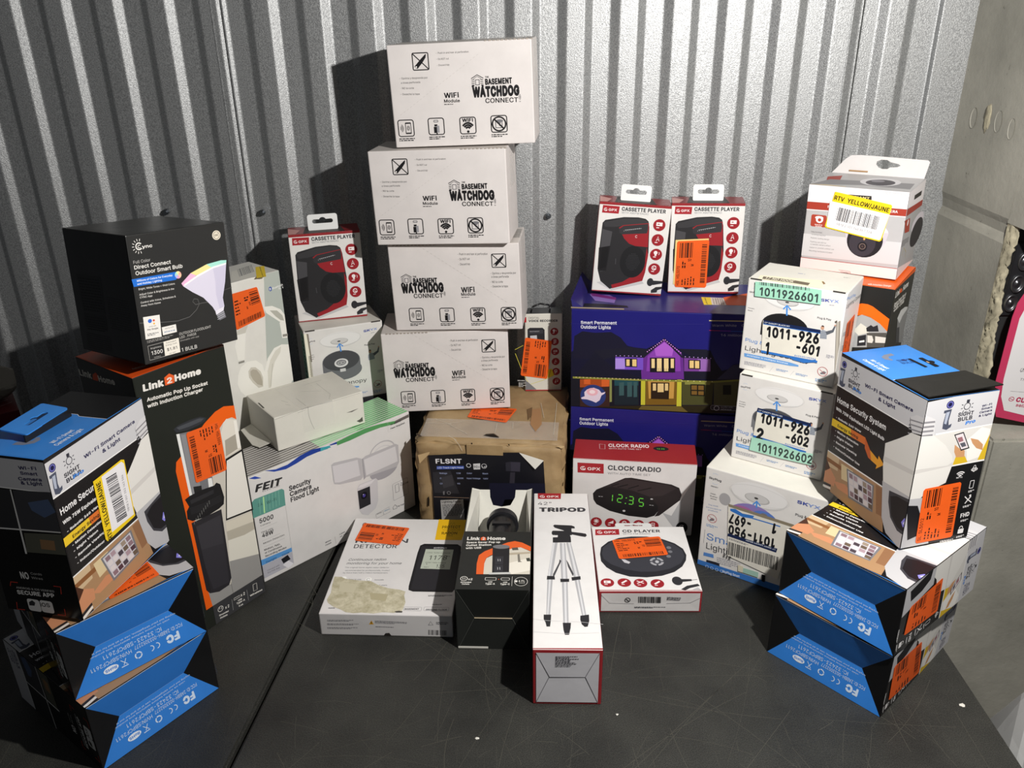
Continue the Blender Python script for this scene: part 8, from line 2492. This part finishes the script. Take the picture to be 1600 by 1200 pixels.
    a.done()
    # ---- the far narrow side, app panel
    W1, H1 = d * 1000, h * 1000
    a = Art(t, 'left', dim, 'side_print')
    a.r('bdbcbf', 0.4, 3.0, W1 - 0.4, H1 * 0.19)
    a.r('ececea', 0.4, H1 * 0.19, W1 - 0.4, H1 * 0.196)
    for s_, q in (('Wi-Fi', ((64.1,13.9),(85.6,12.5),3.5)), ('Smart', ((64.7,19.9),(85.5,18.8),3.5)), ('Camera', ((60.5,26.8),(88.7,25),3.5)), ('& Light', ((62.3,31.5),(88.2,29.9),3.6))):
        a.t('2c2a50', s_, q[0], q[1], q[2], 0.03)
    a.t('d9d8d6', 'NO', (29.4,151.5),(40.1,151.2),8.1, 0.03)
    a.t('a9a8a6', 'Cords', (43.4,144.8),(57.7,143.9),2.9, 0.0)
    a.t('a9a8a6', 'Wires', (43.1,150.3),(57.4,149.8),2.9, 0.0)
    a.t('c9c8c6', 'ANDROID & IOS VERIFIED', (19.2,166.6),(68.1,164.4),2.6, 0.0)
    a.t('e0dfdd', 'SECURE APP', (18.8,173.8),(66.7,171.3),4.9, 0.03)
    a.l('c83a2c', [(12,164.3),(14,158.7),(23.1,158.4)], 1.0)
    a.l('c83a2c', [(69,155.9),(77.8,155.7),(76.3,165.2)], 1.0)
    a.l('c83a2c', [(14.1,185.7),(12.5,195.3),(22.6,194.7)], 1.0)
    a.l('c83a2c', [(64.6,194.2),(74.8,193.8),(75.4,184.9)], 1.0)
    a.rr('d9d8d6', *(lambda q: (q[0], q[1], q[0] + 16, q[1] + 16))((28.7,178.2)), 3)
    a.rr('d9d8d6', *(lambda q: (q[0], q[1], q[0] + 16, q[1] + 16))((45.2,177.7)), 3)
    a.p('2a2a2c', [(30.7,183),(35.7,179.7),(39,182.5),(37,186.9),(30.3,187.4)])
    a.t('2a2a2c', 'iOS', (45,186.3),(57.4,185.5),4.9, 0.02)
    a.clipped('2a2a2c', [(-5.9,42.2),(45.8,39.8),(44.3,87.2),(-20.9,90.9)])
    a.clipped('3a3a3e', [(49.7,39.7),(98.2,36.7),(96.7,84.1),(45.3,87.1)])
    a.clipped('4a5a78', [(64.4,52.7),(90.2,45.7),(96,60.1),(80.4,68.8),(66.8,61.9)])
    a.clipped('55554a', [(49,91.5),(96.9,87),(98.4,112.4),(46.4,115.8)])
    a.clipped('8a6a4a', [(67.2,96.9),(84.9,96.4),(83.8,108.5),(66,109)])
    a.clipped('d9d8d6', [(-31.2,91.3),(96.7,83.9),(96.9,85.4),(-31.9,93.4)])
    a.clipped('d9d8d6', [(46.3,39.4),(47.9,39.2),(46.2,117.8),(43.8,118.2)])
    a.done()
    # ---- lid
    a = Art(t, 'top', dim, 'lid_print')
    a.clipped('1b1b1c', [(102, -5), (170, -5), (170, 110), (98, 110), (98, 60), (102, 55)])
    a.l('e6e6e8', [(102, 0.8), (102, 55), (98, 60), (98, d * 1000 - 0.8)], 0.7)
    a.p('7a8090', [(22, 40), (24, 52), (30, 60), (38, 61), (44, 55), (42, 52), (36, 54), (31, 50), (29, 40)])
    a.e('20205a', (47, 40), 3.2, 3.2)
    a.t('2a4a80', 'SIGHT', (50, 50), (50, 30), 6, 0.02)
    a.t('2a4a80', 'BULB', (58, 50), (58, 33), 6, 0.02)
    a.t('e6edf8', 'Wi-Fi Smart', (34, 80), (66, 80), 5, 0.02)
    a.t('e6edf8', 'Camera & Light', (30, 88), (70, 88), 5, 0.02)
    a.done()
    # ---- underside wording on the tucked flaps
    a = Art(t, 'bottom', dim, 'base_print', 0.35)
    a.dip = 10.0
    B = 'cfe0f4'
    a.l('e4ebf2', [(1.2, 0.7), (w * 1000 - 1.2, 0.7)], 0.8)
    a.l('8fb8e6', [(w * 230, d * 500 - 0.3), (w * 770, d * 500 - 0.3)], 0.5)
    Wd, Hd = w * 1000, d * 1000
    def row(txt, u0, u1, v, hh, bold=0.0, lift=0.0):
        a.t(B, txt, (u1, v), (u0, v), hh, bold)
    for (txt, u0, u1, v, hh) in (('In carrying out your obligations, use at all and for our terms', 22, Wd - 22, Hd * 0.56, 1.9), ('visit us online before applying this product', 26, Wd - 38, Hd * 0.60, 1.7),
                                 ('IC: 32423-SBPCF2611', 40, Wd - 50, Hd * 0.65, 4.8), ('HVIN:SBPCF2611', 24, 70, Hd * 0.735, 4.6), ('FCC ID: 2ABBH-0033052277', 74, Wd - 26, Hd * 0.72, 4.6)):
        row(txt, u0, u1, v, hh)
    y = Hd * 0.85
    a.e('e6ecf4', (44, y), 8.5, 4.2)
    a.t('2f7ad0', 'RoHS', (50.5, y - 1.6), (37.5, y - 1.6), 3.2, 0.03)
    a.l(B, [(62, y - 4), (58, y + 3)], 0.8)
    a.l(B, [(56, y - 4), (62, y + 3)], 0.8)
    a.l(B, [(55, y + 4.4), (63, y + 4.4)], 1.0)
    a.o(B, (76, y), 4.4, 4.4, 1.5, 0, 110)
    a.o(B, (76, y), 4.4, 4.4, 1.5, 125, 230)
    a.o(B, (76, y), 4.4, 4.4, 1.5, 245, 350)
    a.o(B, (98, y), 3.8, 3.8, 1.0, -90, 90)
    a.o(B, (91, y), 3.8, 3.8, 1.0, -90, 90)
    a.t(B, 'FC', (126, y - 4.0), (110, y - 4.0), 8.5, 0.06)
    a.done()
    return t, dim
def laid_down(key):
    """the same carton lying with its broad printed side up and its tucked base towards the viewer"""
    loc, (w, L, d), rot = POSE[key]
    dim = (w, d, L)
    m = Matrix.Translation(loc) @ turn(*rot) @ Matrix.Translation((0, -L / 2, d / 2)) @ Matrix.Rotation(math.radians(-90), 4, 'X')
    return m, dim

m, dm = laid_down('camera_left_bottom')
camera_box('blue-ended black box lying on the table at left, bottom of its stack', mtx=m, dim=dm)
m, dm = laid_down('camera_left_middle')
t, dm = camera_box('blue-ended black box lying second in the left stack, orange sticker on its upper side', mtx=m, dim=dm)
price_sticker(t, 'front', dm, ((66.3,165.1), (124.8,143), (123.7,180.5), (64.3,183.7)), '', 29)
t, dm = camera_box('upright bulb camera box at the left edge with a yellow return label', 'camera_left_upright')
w, d, h = dm
a = Art(t, 'front', dm, 'return_label', 1.2)
a.p(card('f0cc1c', 0.5), [(56.2,55.5),(104.1,53.3),(109,55.8),(108.2,129.1),(105,129.8),(58,132.7),(55.6,128.6)])
a.p(card('ece9ea', 0.5), [(69.7,56.9),(103.9,55.8),(107.3,59.7),(106.6,126.4),(67.2,126.5)])
a.t('2a2610', 'RTV  YELLOW/JAUNE', (66.1,133.2), (66.2,59.8), 6.2, 0.03)
a.b('2a2a30', (75.3,62.3), (78,121.1), (92.7,63.6), 34, 12)
a.t('3a3a44', '9818 2 001 352 162 586', (100.8,117.8), (102.2,71.4), 3.0, 0.0)
a.done('yellow and white return label reading RTV YELLOW/JAUNE')
# folded blue hang tab on its lid
tab = plate('hang_tab', rounded(-0.034, -0.015, 0.034, 0.017, 0.003), [euro_hole(0.0, -0.001, 0.034, 0.010)], 0.0014, card('3a86d8', 0.26), t,
            Matrix.Translation((-0.016, 0.012, h + 0.0105)) @ Matrix.Rotation(math.radians(4), 4, 'Z') @ Matrix.Rotation(math.radians(7), 4, 'X'))
bm = bmesh.new()
add_box(bm, -0.050, 0.018, -0.0035, -0.0015, h, h + 0.0085)
bm_obj('tab_fold', bm, card('1b1b1c', 0.3), t)

m, dm = laid_down('camera_right_bottom')
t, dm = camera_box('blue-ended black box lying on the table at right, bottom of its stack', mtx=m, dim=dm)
price_sticker(t, 'right', dm, ((76.6,183.8), (18.5,189.6), (27.3,111), (89.6,93.2)), '', 31)
m, dm = laid_down('camera_right_middle')
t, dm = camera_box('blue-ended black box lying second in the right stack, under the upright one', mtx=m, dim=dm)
price_sticker(t, 'right', dm, ((72.7,181.9), (32.6,178.8), (26.4,104.7), (78.4,100.7)), '', 37)
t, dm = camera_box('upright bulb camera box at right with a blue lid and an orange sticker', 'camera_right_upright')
w, d, h = dm
price_sticker(t, 'right', dm, ((19.8,192.3), (17,116.2), (69.1,114.9), (72.5,192.2)), 'SL  SL5012', 41)
bm = bmesh.new()                                 # black rear flap sprung up a little
q = [(w * 0.14, -d / 2 + 0.001, h + 0.001), (w / 2 - 0.001, -d / 2 + 0.001, h + 0.002), (w / 2 + 0.003, d / 2, h + 0.007), (w * 0.18, d / 2 - 0.004, h + 0.004)]
vs = [bm.verts.new(p) for p in q] + [bm.verts.new((p[0], p[1], p[2] + 0.0014)) for p in q]
for k in ((3, 2, 1, 0), (4, 5, 6, 7), (0, 1, 5, 4), (1, 2, 6, 5), (2, 3, 7, 6), (3, 0, 4, 7)):
    bm.faces.new([vs[i] for i in k])
bm_obj('lid_flap', bm, card('1f1e1c', 0.34, 0.25), t)
a = Art(t, 'top', dm, 'hang_slot', 0.9)
a.p('101018', [(48, 14), (78, 14), (79, 17), (78, 20), (48, 20), (47, 17)])
a.e('101018', (63, 13), 4.2, 3.6)
a.e('c9a888', (63, 18.5), 3.0, 1.0)
a.p('101018', [(46, 30), (76, 29), (76, 33), (46, 34)])
a.done()

# ------------------------------------------------------------------ boxes at the back right
def socket_box_right():
    t, dim = thing('pop_up_socket_box', 'tall black and orange box under the dome camera box at back right', 'box', 'socket_box_right')
    w, d, h = dim
    carton(t, dim, {'all': '1d1d1b', 'front': '232321', 'right': '262622', 'top': 'e8621c'}, rough=0.38)
    W = 'ece8e0'
    a = Art(t, 'front', dim, 'front_print')
    a.clipped('e8621c', [(52.3,-2),(127.3,-4.2),(128,0.3),(52.8,1.5)])
    a.clipped('f06a14', [(42.7,49.8),(67.9,35.8),(88.3,27.4),(96.4,27.2),(103.2,29.1),(127.7,43.2),(128.8,62.7),(115,52),(102.5,45.4),(92.4,43.8),(76.6,48.7),(45,66.1)])
    a.clipped('a9a9a8', [(61.7,62.7),(90.8,43.8),(102.6,45.8),(116.7,52.6),(128.8,62.7),(130.1,85.3),(67,99.2)])
    a.clipped('d9d6ca', [(83,69.5),(91.1,56.8),(101.8,61.9),(103.8,68.9),(90.6,75.3)])
    a.clipped('55534e', [(101.4,69.4),(127.4,63.9),(130.1,85.3),(104.7,90.9)])
    a.clipped('dcd8cf', [(102.7,72.8),(109.2,72.3),(111.8,78.2),(110.9,83),(104.4,83.5)])
    a.clipped('dcd8cf', [(113.3,72),(127.8,71.1),(128.3,79.3),(114.8,81.6)])
    a.clipped('2a2a2e', [(99.4,62.4),(105.1,56.7),(108.7,58.7),(113.8,54.9),(116.9,64.3),(101.1,67.6)])
    a.clipped('2a2a2e', [(90,76.9),(101,72.2),(102.7,88.5),(91.2,92)])
    a.clipped('ecece6', [(92.9,83.8),(99.8,80.8),(100.3,83.7),(93.3,86.3)])
    a.t(W, 'with Induction Charger', (92,-0.8),(122.7,-3.3),2.1, 0.01)
    a.done()
    a = Art(t, 'right', dim, 'side_print')
    a.clipped('e8621c', [(-17.9,-10),(133.9,-3.4),(155.9,7.6),(0.6,1)])
    a.t(W, 'Link', (10.3,15),(37.3,16.5),8.1, 0.03)
    a.p('e8622a', [(34.6,11.1),(40.1,8.6),(50.1,12.1),(54.4,17.5),(38.4,16.1)])
    a.t(W, 'Home', (57.5,17.7),(94.2,19.5),8, 0.03)
    a.t(W, 'Space Saver Pop up', (13,28.2),(90.3,32.1),4.6, 0.03)
    a.t(W, 'Outlet Station', (15.2,33.1),(88,37.1),4.2, 0.03)
    a.t(W, 'with USB', (17.7,38.5),(84.5,42.4),4.2, 0.03)
    a.clipped('8f8f8e', [(69.2,78.2),(59.4,60.1),(75.7,51.9),(101.1,54.5),(123.9,60.2),(135.4,67.4),(155,104.9),(156.5,129.8),(82,105.3)])
    a.clipped('d9d9d6', [(56.5,59.2),(73.2,51.5),(101.1,54.5),(124.3,60.7),(122.6,64.6),(95.3,67.1),(81.6,74.4)])
    a.clipped('4a4a4c', [(64.3,76.6),(87.3,81.9),(107.7,113.7),(80,104.6)])
    a.done()
    return t
socket_box_right()

def dome_box():
    t, dim = thing('dome_camera_box', 'grey and white dome camera box with a yellow return label, high at back right', 'box', 'dome_camera')
    w, d, h = dim
    carton(t, dim, {'all': 'dcd6d4', 'front': 'b9b7b7', 'right': 'b3b1b1', 'top': 'b5b3b3'}, rough=0.35)
    W = 'efe6e4'
    a = Art(t, 'front', dim, 'front_print')
    a.clipped('e8e2e2', [(-5.5,-1.6),(137.8,-3.8),(138.7,22),(-2.5,24.8)])
    a.clipped('a33a2c', [(-4.3,24.9),(136.6,23.5),(138,33),(-3.1,35.6)])
    a.clipped(W, [(-4.4,23.5),(136.4,22.2),(136.5,23.2),(-4.3,24.6)])
    a.clipped(W, [(-3,35.9),(138.1,33.3),(138.2,34.3),(-2.9,37)])
    a.t(W, 'INDOOR/OUTDOOR DUMMY CAMERA', (29.8,31),(124.1,29.5),3.2, 0.02)
    a.p('2a2622', [(51.9,10.1),(87.1,9.4),(87.8,14.8),(51.7,15)])
    a.t('d8c890', 'DEFIANT', (54.9,14),(85.1,14),2.6, 0.03)
    a.t('a9a3a4', '1001 060 852', (100.6,5.5),(131.7,4.9),3.4, 0.0)
    a.clipped('cfcdcd', [(-2.6,72),(139.7,69.7),(134.9,102),(-0.6,105.3)])
    a.rr('a8402f', *(lambda p, q: (p[0], p[1], q[0], q[1]))((8.4,42.6), (30.2,60.1)), 2.5)
    a.e(W, (19.8,46.8),5.9,2.5)
    a.e(W, (20.5,49.4), 5.2, 5.0)
    a.e('a8402f', (20.5,49.8), 2.4, 2.4)
    a.t(W, 'REALISTIC', (14.6,57.8),(25.4,57.9),1.5, 0.02)
    a.t(W, 'DESIGN', (15.8,60.2),(24.6,60.4),1.5, 0.02)
    for (s_, A, B, H) in (('Easy to install', (10.8,69),(26.5,69),2), ('no wiring required', (11.6,72.9),(31.7,72.8),1.9), ('Realistic looking design', (11.1,78.1),(37.6,77.9),2), ('Flashing red LED for', (11,83.8),(34.1,83.8),2),
                          ('a realistic camera effect', (11.8,87.6),(40.5,87.1),2), ('Indoor or covered outdoor use', (11.3,92.5),(46,91.5),2), ('Mounting hardware included', (10.8,97.4),(44.2,96.9),2)):
        a.t('6a6668', s_, A, B, H, 0.0)
    a.e('d9d2d8', (87.8,60),28.7,14.6)
    a.p('c9c2ca', [(58.3,63.3),(61.2,75.5),(70,90.7),(90.7,93.5),(106.4,86.1),(114.3,72.8),(116.8,58.5)])
    a.e('232024', (86.5,72.5),24.4,24.7)
    a.e('3a353c', (83.7,76.4),18,19.4)
    a.e('1d1a20', (84.4,81.7),6.6,7.1)
    a.o('6a5a54', (84.4,81.4), 4.6, 4.6, 1.4)
    a.e('4a3a38', (84.4,81.4), 1.8, 1.8)
    a.e('d8a060', (85.6,70.3), 1.4, 1.8)
    a.clipped('f2dcd8', [(-0.3,108),(135.7,107.2),(135.6,128.9),(0,127.9)])
    a.clipped('a8605a', [(-0.4,107.5),(135.6,106.9),(135.8,107.9),(-0.3,108.6)])
    a.l('4a4648', [(56.5,120),(72.5,120),(74.5,124.9)], 0.5)
    a.t('4a4648', '2 YR WARRANTY', (58.8,123.8),(73,123.7),2.2, 0.02)
    a.done()
    a = Art(t, 'front', dim, 'return_label', 1.4)
    a.p(card('f2cc1e', 0.5), [(37.5,7.5),(38.9,7.4),(114.5,18.8),(116.1,20.7),(108.9,69.5),(106.3,71.6),(31.2,59.8),(29.2,57.9)])
    a.p(card('f0eeee', 0.5), [(32.3,20.9),(114.3,32.5),(107.4,68),(105.7,69.6),(33.1,58.5),(31.6,57.3)])
    a.t('2a2614', 'RTV  YELLOW/JAUNE', (37.2,18.3),(112.6,29.6),5.7, 0.03)
    a.b('2c2a30', (44.9,28.5), (102.6,36.8), (42.5,47.5), 40, 21)
    a.t('44424a', '9818 2 001 346 867 328', (45.1,54.4),(94.3,61.7),3.2, 0.0)
    a.done('yellow and white return label reading RTV YELLOW/JAUNE')
    a = Art(t, 'right', dim, 'side_print')
    a.clipped('e8e2e2', [(-13.7,-6.7),(129.9,-0.4),(152.5,35.2),(1.2,22.5)])
    a.clipped('a33a2c', [(0.5,23.7),(139.7,31.6),(137.6,39.9),(1.8,33.6)])
    a.p('2a2622', [(39.8,11.2),(94.3,13.6),(92.6,20.1),(40.1,17.8)])
    a.p('a8402f', [(-2.5,38.4),(32.5,41.6),(42.6,62.8),(9,58.6)])
    a.e(W, (21.2,46.1), 4.5, 4.5)
    a.e('d9d2d8', (102.6,61.6),44.8,13.4)
    a.e('2a262a', (106.6,77.2),45.3,20.6)
    a.clipped('f2dcd8', [(-25.4,102.7),(176.8,129.4),(202.9,160),(-18,124.1)])
    a.l('c9b060', [(15.1,91.3),(23,82.5),(43.1,92.5),(44.4,101.9)], 0.8)
    a.g('6a6668', (0.5,68.6), (49,73.1), 0.9, 5, 2.2)
    a.done()
    a = Art(t, 'top', dim, 'lid_print')
    a.clipped('a33a2c', [(6.3,43.4),(23.3,26),(30.2,66),(12.5,72.3)])
    a.clipped('8a888a', [(1.1,112.7),(68.8,90.4),(131.6,95.4),(129.4,50.6),(74.2,55.8),(15.6,64.1)])
    a.e('d9d6d8', (84.4,56.3),27.2,32.4)
    a.e('4a464c', (85.5,61.2),19.6,24.7)
    a.e('8a868c', (79.9,50.9),9.1,9.8)
    a.clipped('d8c49a', [(0.4,113.1),(26.7,123.4),(51,119.8),(50.7,111.7),(24.1,107.9)])
    a.done()
    # raised hanging flap at the back, its hook hole torn open
    hole = [(0.000, 0.012), (-0.004, 0.016), (-0.004, 0.0205), (0.002, 0.0235), (0.010, 0.0235), (0.016, 0.0205), (0.027, 0.0185), (0.030, 0.0165), (0.026, 0.0140), (0.016, 0.0130), (0.013, 0.0105), (0.006, 0.0100)]
    flap = plate('hang_flap', [(-w / 2 + 0.002, 0), (w / 2 - 0.002, 0), (w / 2 + 0.001, 0.024), (w / 2 - 0.002, 0.0265), (0.004, 0.0280), (-0.028, 0.0285), (-0.042, 0.0275), (-0.049, 0.022)], [hole], 0.0012, card('d3cfcd', 0.4), t,
                 Matrix.Translation((0.0, d / 2 - 0.004, h)) @ Matrix.Rotation(math.radians(72), 4, 'X'))
    bm = bmesh.new()
    add_box(bm, -w * 0.30, -w * 0.10, d / 2 - 0.0052, d / 2 - 0.0040, h + 0.004, h + 0.0058)
    bm_obj('torn_strip', bm, card('a8845c'), flap)
    return t
dome_box()

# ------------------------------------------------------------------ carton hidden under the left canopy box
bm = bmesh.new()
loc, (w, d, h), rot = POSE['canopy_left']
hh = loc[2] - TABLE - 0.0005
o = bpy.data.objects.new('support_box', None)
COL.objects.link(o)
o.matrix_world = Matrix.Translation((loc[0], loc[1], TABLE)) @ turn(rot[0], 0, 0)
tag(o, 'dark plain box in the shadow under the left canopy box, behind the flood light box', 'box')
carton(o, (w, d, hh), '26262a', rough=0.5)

# ------------------------------------------------------------------ things at the edges of the picture

# ------------------------------------------------------------------ things at the edges
def notice():
    o = bpy.data.objects.new('notice_sheet', None)
    COL.objects.link(o)
    o.location = (0.742, 1.160, 0.915)
    tag(o, 'pink-bordered paper notice hanging on the concrete wall at the right edge', 'notice')
    out = [(0.014, 0.033), (0.004, 0.064), (0.000, 0.095), (0.001, 0.198), (0.004, 0.220), (0.010, 0.234), (0.024, 0.246), (0.058, 0.256), (0.150, 0.250), (0.165, 0.000), (0.061, 0.022)]
    plate('sheet', out, [], 0.0009, card('c23a5e', 0.5), o, Matrix.Rotation(math.radians(90), 4, 'X'))
    inn = [(0.024, 0.044), (0.014, 0.068), (0.011, 0.098), (0.012, 0.196), (0.020, 0.224), (0.060, 0.242), (0.142, 0.236), (0.152, 0.018), (0.061, 0.034)]
    dim = (0.170, 0.0, 0.260)
    a = Art(o, 'front', dim, 'front_print', 0.8)
    def q(x, z):
        return (x * 1000 + 85, 260 - z * 1000)
    a.O = Vector((-0.085, 0.0, 0.260))
    a.p('dfdcdc', [q(x, z) for x, z in inn])
    K = '4a4448'
    for k in range(5):
        z = 0.162 - k * 0.0125
        u, v = q(0.047 - k * 0.0035, z)
        a.l(K, [(u, v), (u + 1.6, v + 3.2), (u + 6.5, v - 5.0)], 0.8)
        a.fr(K, u + 0.5, v - 3.0, u + 5.5, v + 2.6, 0.4, 0.5)
        a.t('6a6468', ('Lock', 'Clean', 'Doors', 'Date', 'Light')[k], (u + 9, v + 3.0), (u + 24, v + 5.0), 4.2, 0.0)
    u, v = q(0.036, 0.095)
    a.t('6a6468', 'This cube is ready', (u, v), (u + 62, v + 9), 4.0, 0.0)
    a.l(K, [q(0.026, 0.077), q(0.140, 0.066)], 0.4)
    a.o(K, q(0.066, 0.082), 9, 6.5, 0.6, 60, 350)
    u, v = q(0.036, 0.060)
    a.t('b02a50', 'CUBESMART', (u + 2, v + 0.5), (u + 68, v + 12), 7.0, 0.05)
    a.o('b02a50', (u - 5, v - 3.5), 4.4, 4.0, 1.0)
    a.l('b02a50', [(u - 8, v - 4.5), (u - 2, v - 2)], 1.0)
    a.t('b02a50', 'self storage', (u + 4, v + 9), (u + 52, v + 17), 5.0, 0.02)
    a.done()
notice()

def bolt_plate():
    o = bpy.data.objects.new('bolt_plate', None)
    COL.objects.link(o)
    o.location = (0.80, 1.2245, 1.15)
    tag(o, 'black steel plate with three round bolts on the wall corner at the right edge', 'plate')
    bm = bmesh.new()
    add_box(bm, -0.039, 0.06, -0.006, 0.0, -0.056, 0.060)
    bmesh.ops.bevel(bm, geom=list(bm.edges), offset=0.0012, segments=2, affect='EDGES')
    bm_obj('plate', bm, foil('blackened_steel', '3a3b3e', 0.42, 0.7), o)
    for x, z in ((-0.022, 0.031), (-0.025, -0.004), (-0.028, -0.035)):
        bm = bmesh.new()
        N = 40
        rings = []
        for r, y in ((0.0125, -0.006), (0.0125, -0.0095), (0.0108, -0.0105), (0.0092, -0.0085), (0.0085, -0.0066), (0.004, -0.0066), (0.0035, -0.0085)):
            rings.append([bm.verts.new((x + r * 0.82 * math.cos(2 * math.pi * k / N), y, z + r * 1.15 * math.sin(2 * math.pi * k / N))) for k in range(N)])
        for a_, b_ in zip(rings, rings[1:]):
            for k in range(N):
                bm.faces.new((a_[k], a_[(k + 1) % N], b_[(k + 1) % N], b_[k]))
        bm.faces.new(rings[-1])
        bmesh.ops.recalc_face_normals(bm, faces=list(bm.faces))
        bm_obj('bolt', bm, foil('dull_bolt_steel', '6a6b6e', 0.35, 0.9), o, True)
bolt_plate()

def crumpled(name, label, cat, centre, radii, mat, seed, peak=0.0):
    rnd = random.Random(seed)
    bm = bmesh.new()
    bmesh.ops.create_icosphere(bm, subdivisions=4, radius=1.0)
    dirs = [Vector((rnd.uniform(-1, 1), rnd.uniform(-1, 1), rnd.uniform(-0.6, 1))).normalized() for _ in range(26)]
    cut = [rnd.uniform(0.72, 0.96) for _ in dirs]
    for v in bm.verts:
        n = v.co.normalized()
        k = 1.0
        for d_, c_ in zip(dirs, cut):
            q = n.dot(d_)
            if q > 0.2:
                k = min(k, c_ / q)                       # flat facets and sharp folds
        v.co = Vector((n.x * radii[0] * k, n.y * radii[1] * k, radii[2] + n.z * radii[2] * k))
        if v.co.z < 0.02 * radii[2]:
            v.co.z = 0.0
    o = bm_obj(name, bm, mat, None, False)
    o.location = centre
    tag(o, label, cat)
    return o
crumpled('plastic_bag', 'crumpled grey-white plastic sack beside the table at the lower right corner', 'bag', (0.690, 0.845, 0.0), (0.050, 0.120, 0.362), plastic('cfcfcd', 0.32), 12)
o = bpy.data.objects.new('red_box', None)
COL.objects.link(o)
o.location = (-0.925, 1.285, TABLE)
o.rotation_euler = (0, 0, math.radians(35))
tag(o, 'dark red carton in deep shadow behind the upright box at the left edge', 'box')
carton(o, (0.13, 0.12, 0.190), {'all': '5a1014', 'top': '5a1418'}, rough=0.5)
a = Art(o, 'top', (0.13, 0.12, 0.190), 'lid_print')
a.l('b9a9a4', [(70, 95), (95, 70), (120, 62)], 0.9)
a.l('b9a9a4', [(66, 84), (90, 62), (118, 52)], 0.9)
a.l('b9a9a4', [(84, 108), (92, 90), (110, 84), (124, 78)], 0.9)
a.done()
crumpled('dust_cloth', 'crumpled grey cloth on the dark red carton at the left edge', 'cloth', (-0.905, 1.315, TABLE + 0.1905), (0.050, 0.045, 0.036), card('8a857c', 0.8), 5)
# paper crumbs on the table
for k, (x, y, s) in enumerate(((0.556, 0.776, 0.0030), (-0.048, 0.736, 0.0022), (0.125, 0.770, 0.0016))):
    bm = bmesh.new()
    rnd = random.Random(k)
    bmesh.ops.create_icosphere(bm, subdivisions=1, radius=s)
    for v in bm.verts:
        v.co = Vector((v.co.x * rnd.uniform(0.6, 1.8), v.co.y * rnd.uniform(0.6, 1.4), max(0.0, v.co.z * 0.35 + s * 0.3)))
    c = bm_obj('paper_crumb', bm, card('e0ddd4'), None)
    c.location = (x, y, TABLE)
    tag(c, ('white paper crumb on the table near its right edge', 'small white crumb on the bare table left of the tripod box', 'tiny white speck on the table right of the tripod box')[k], 'crumb')
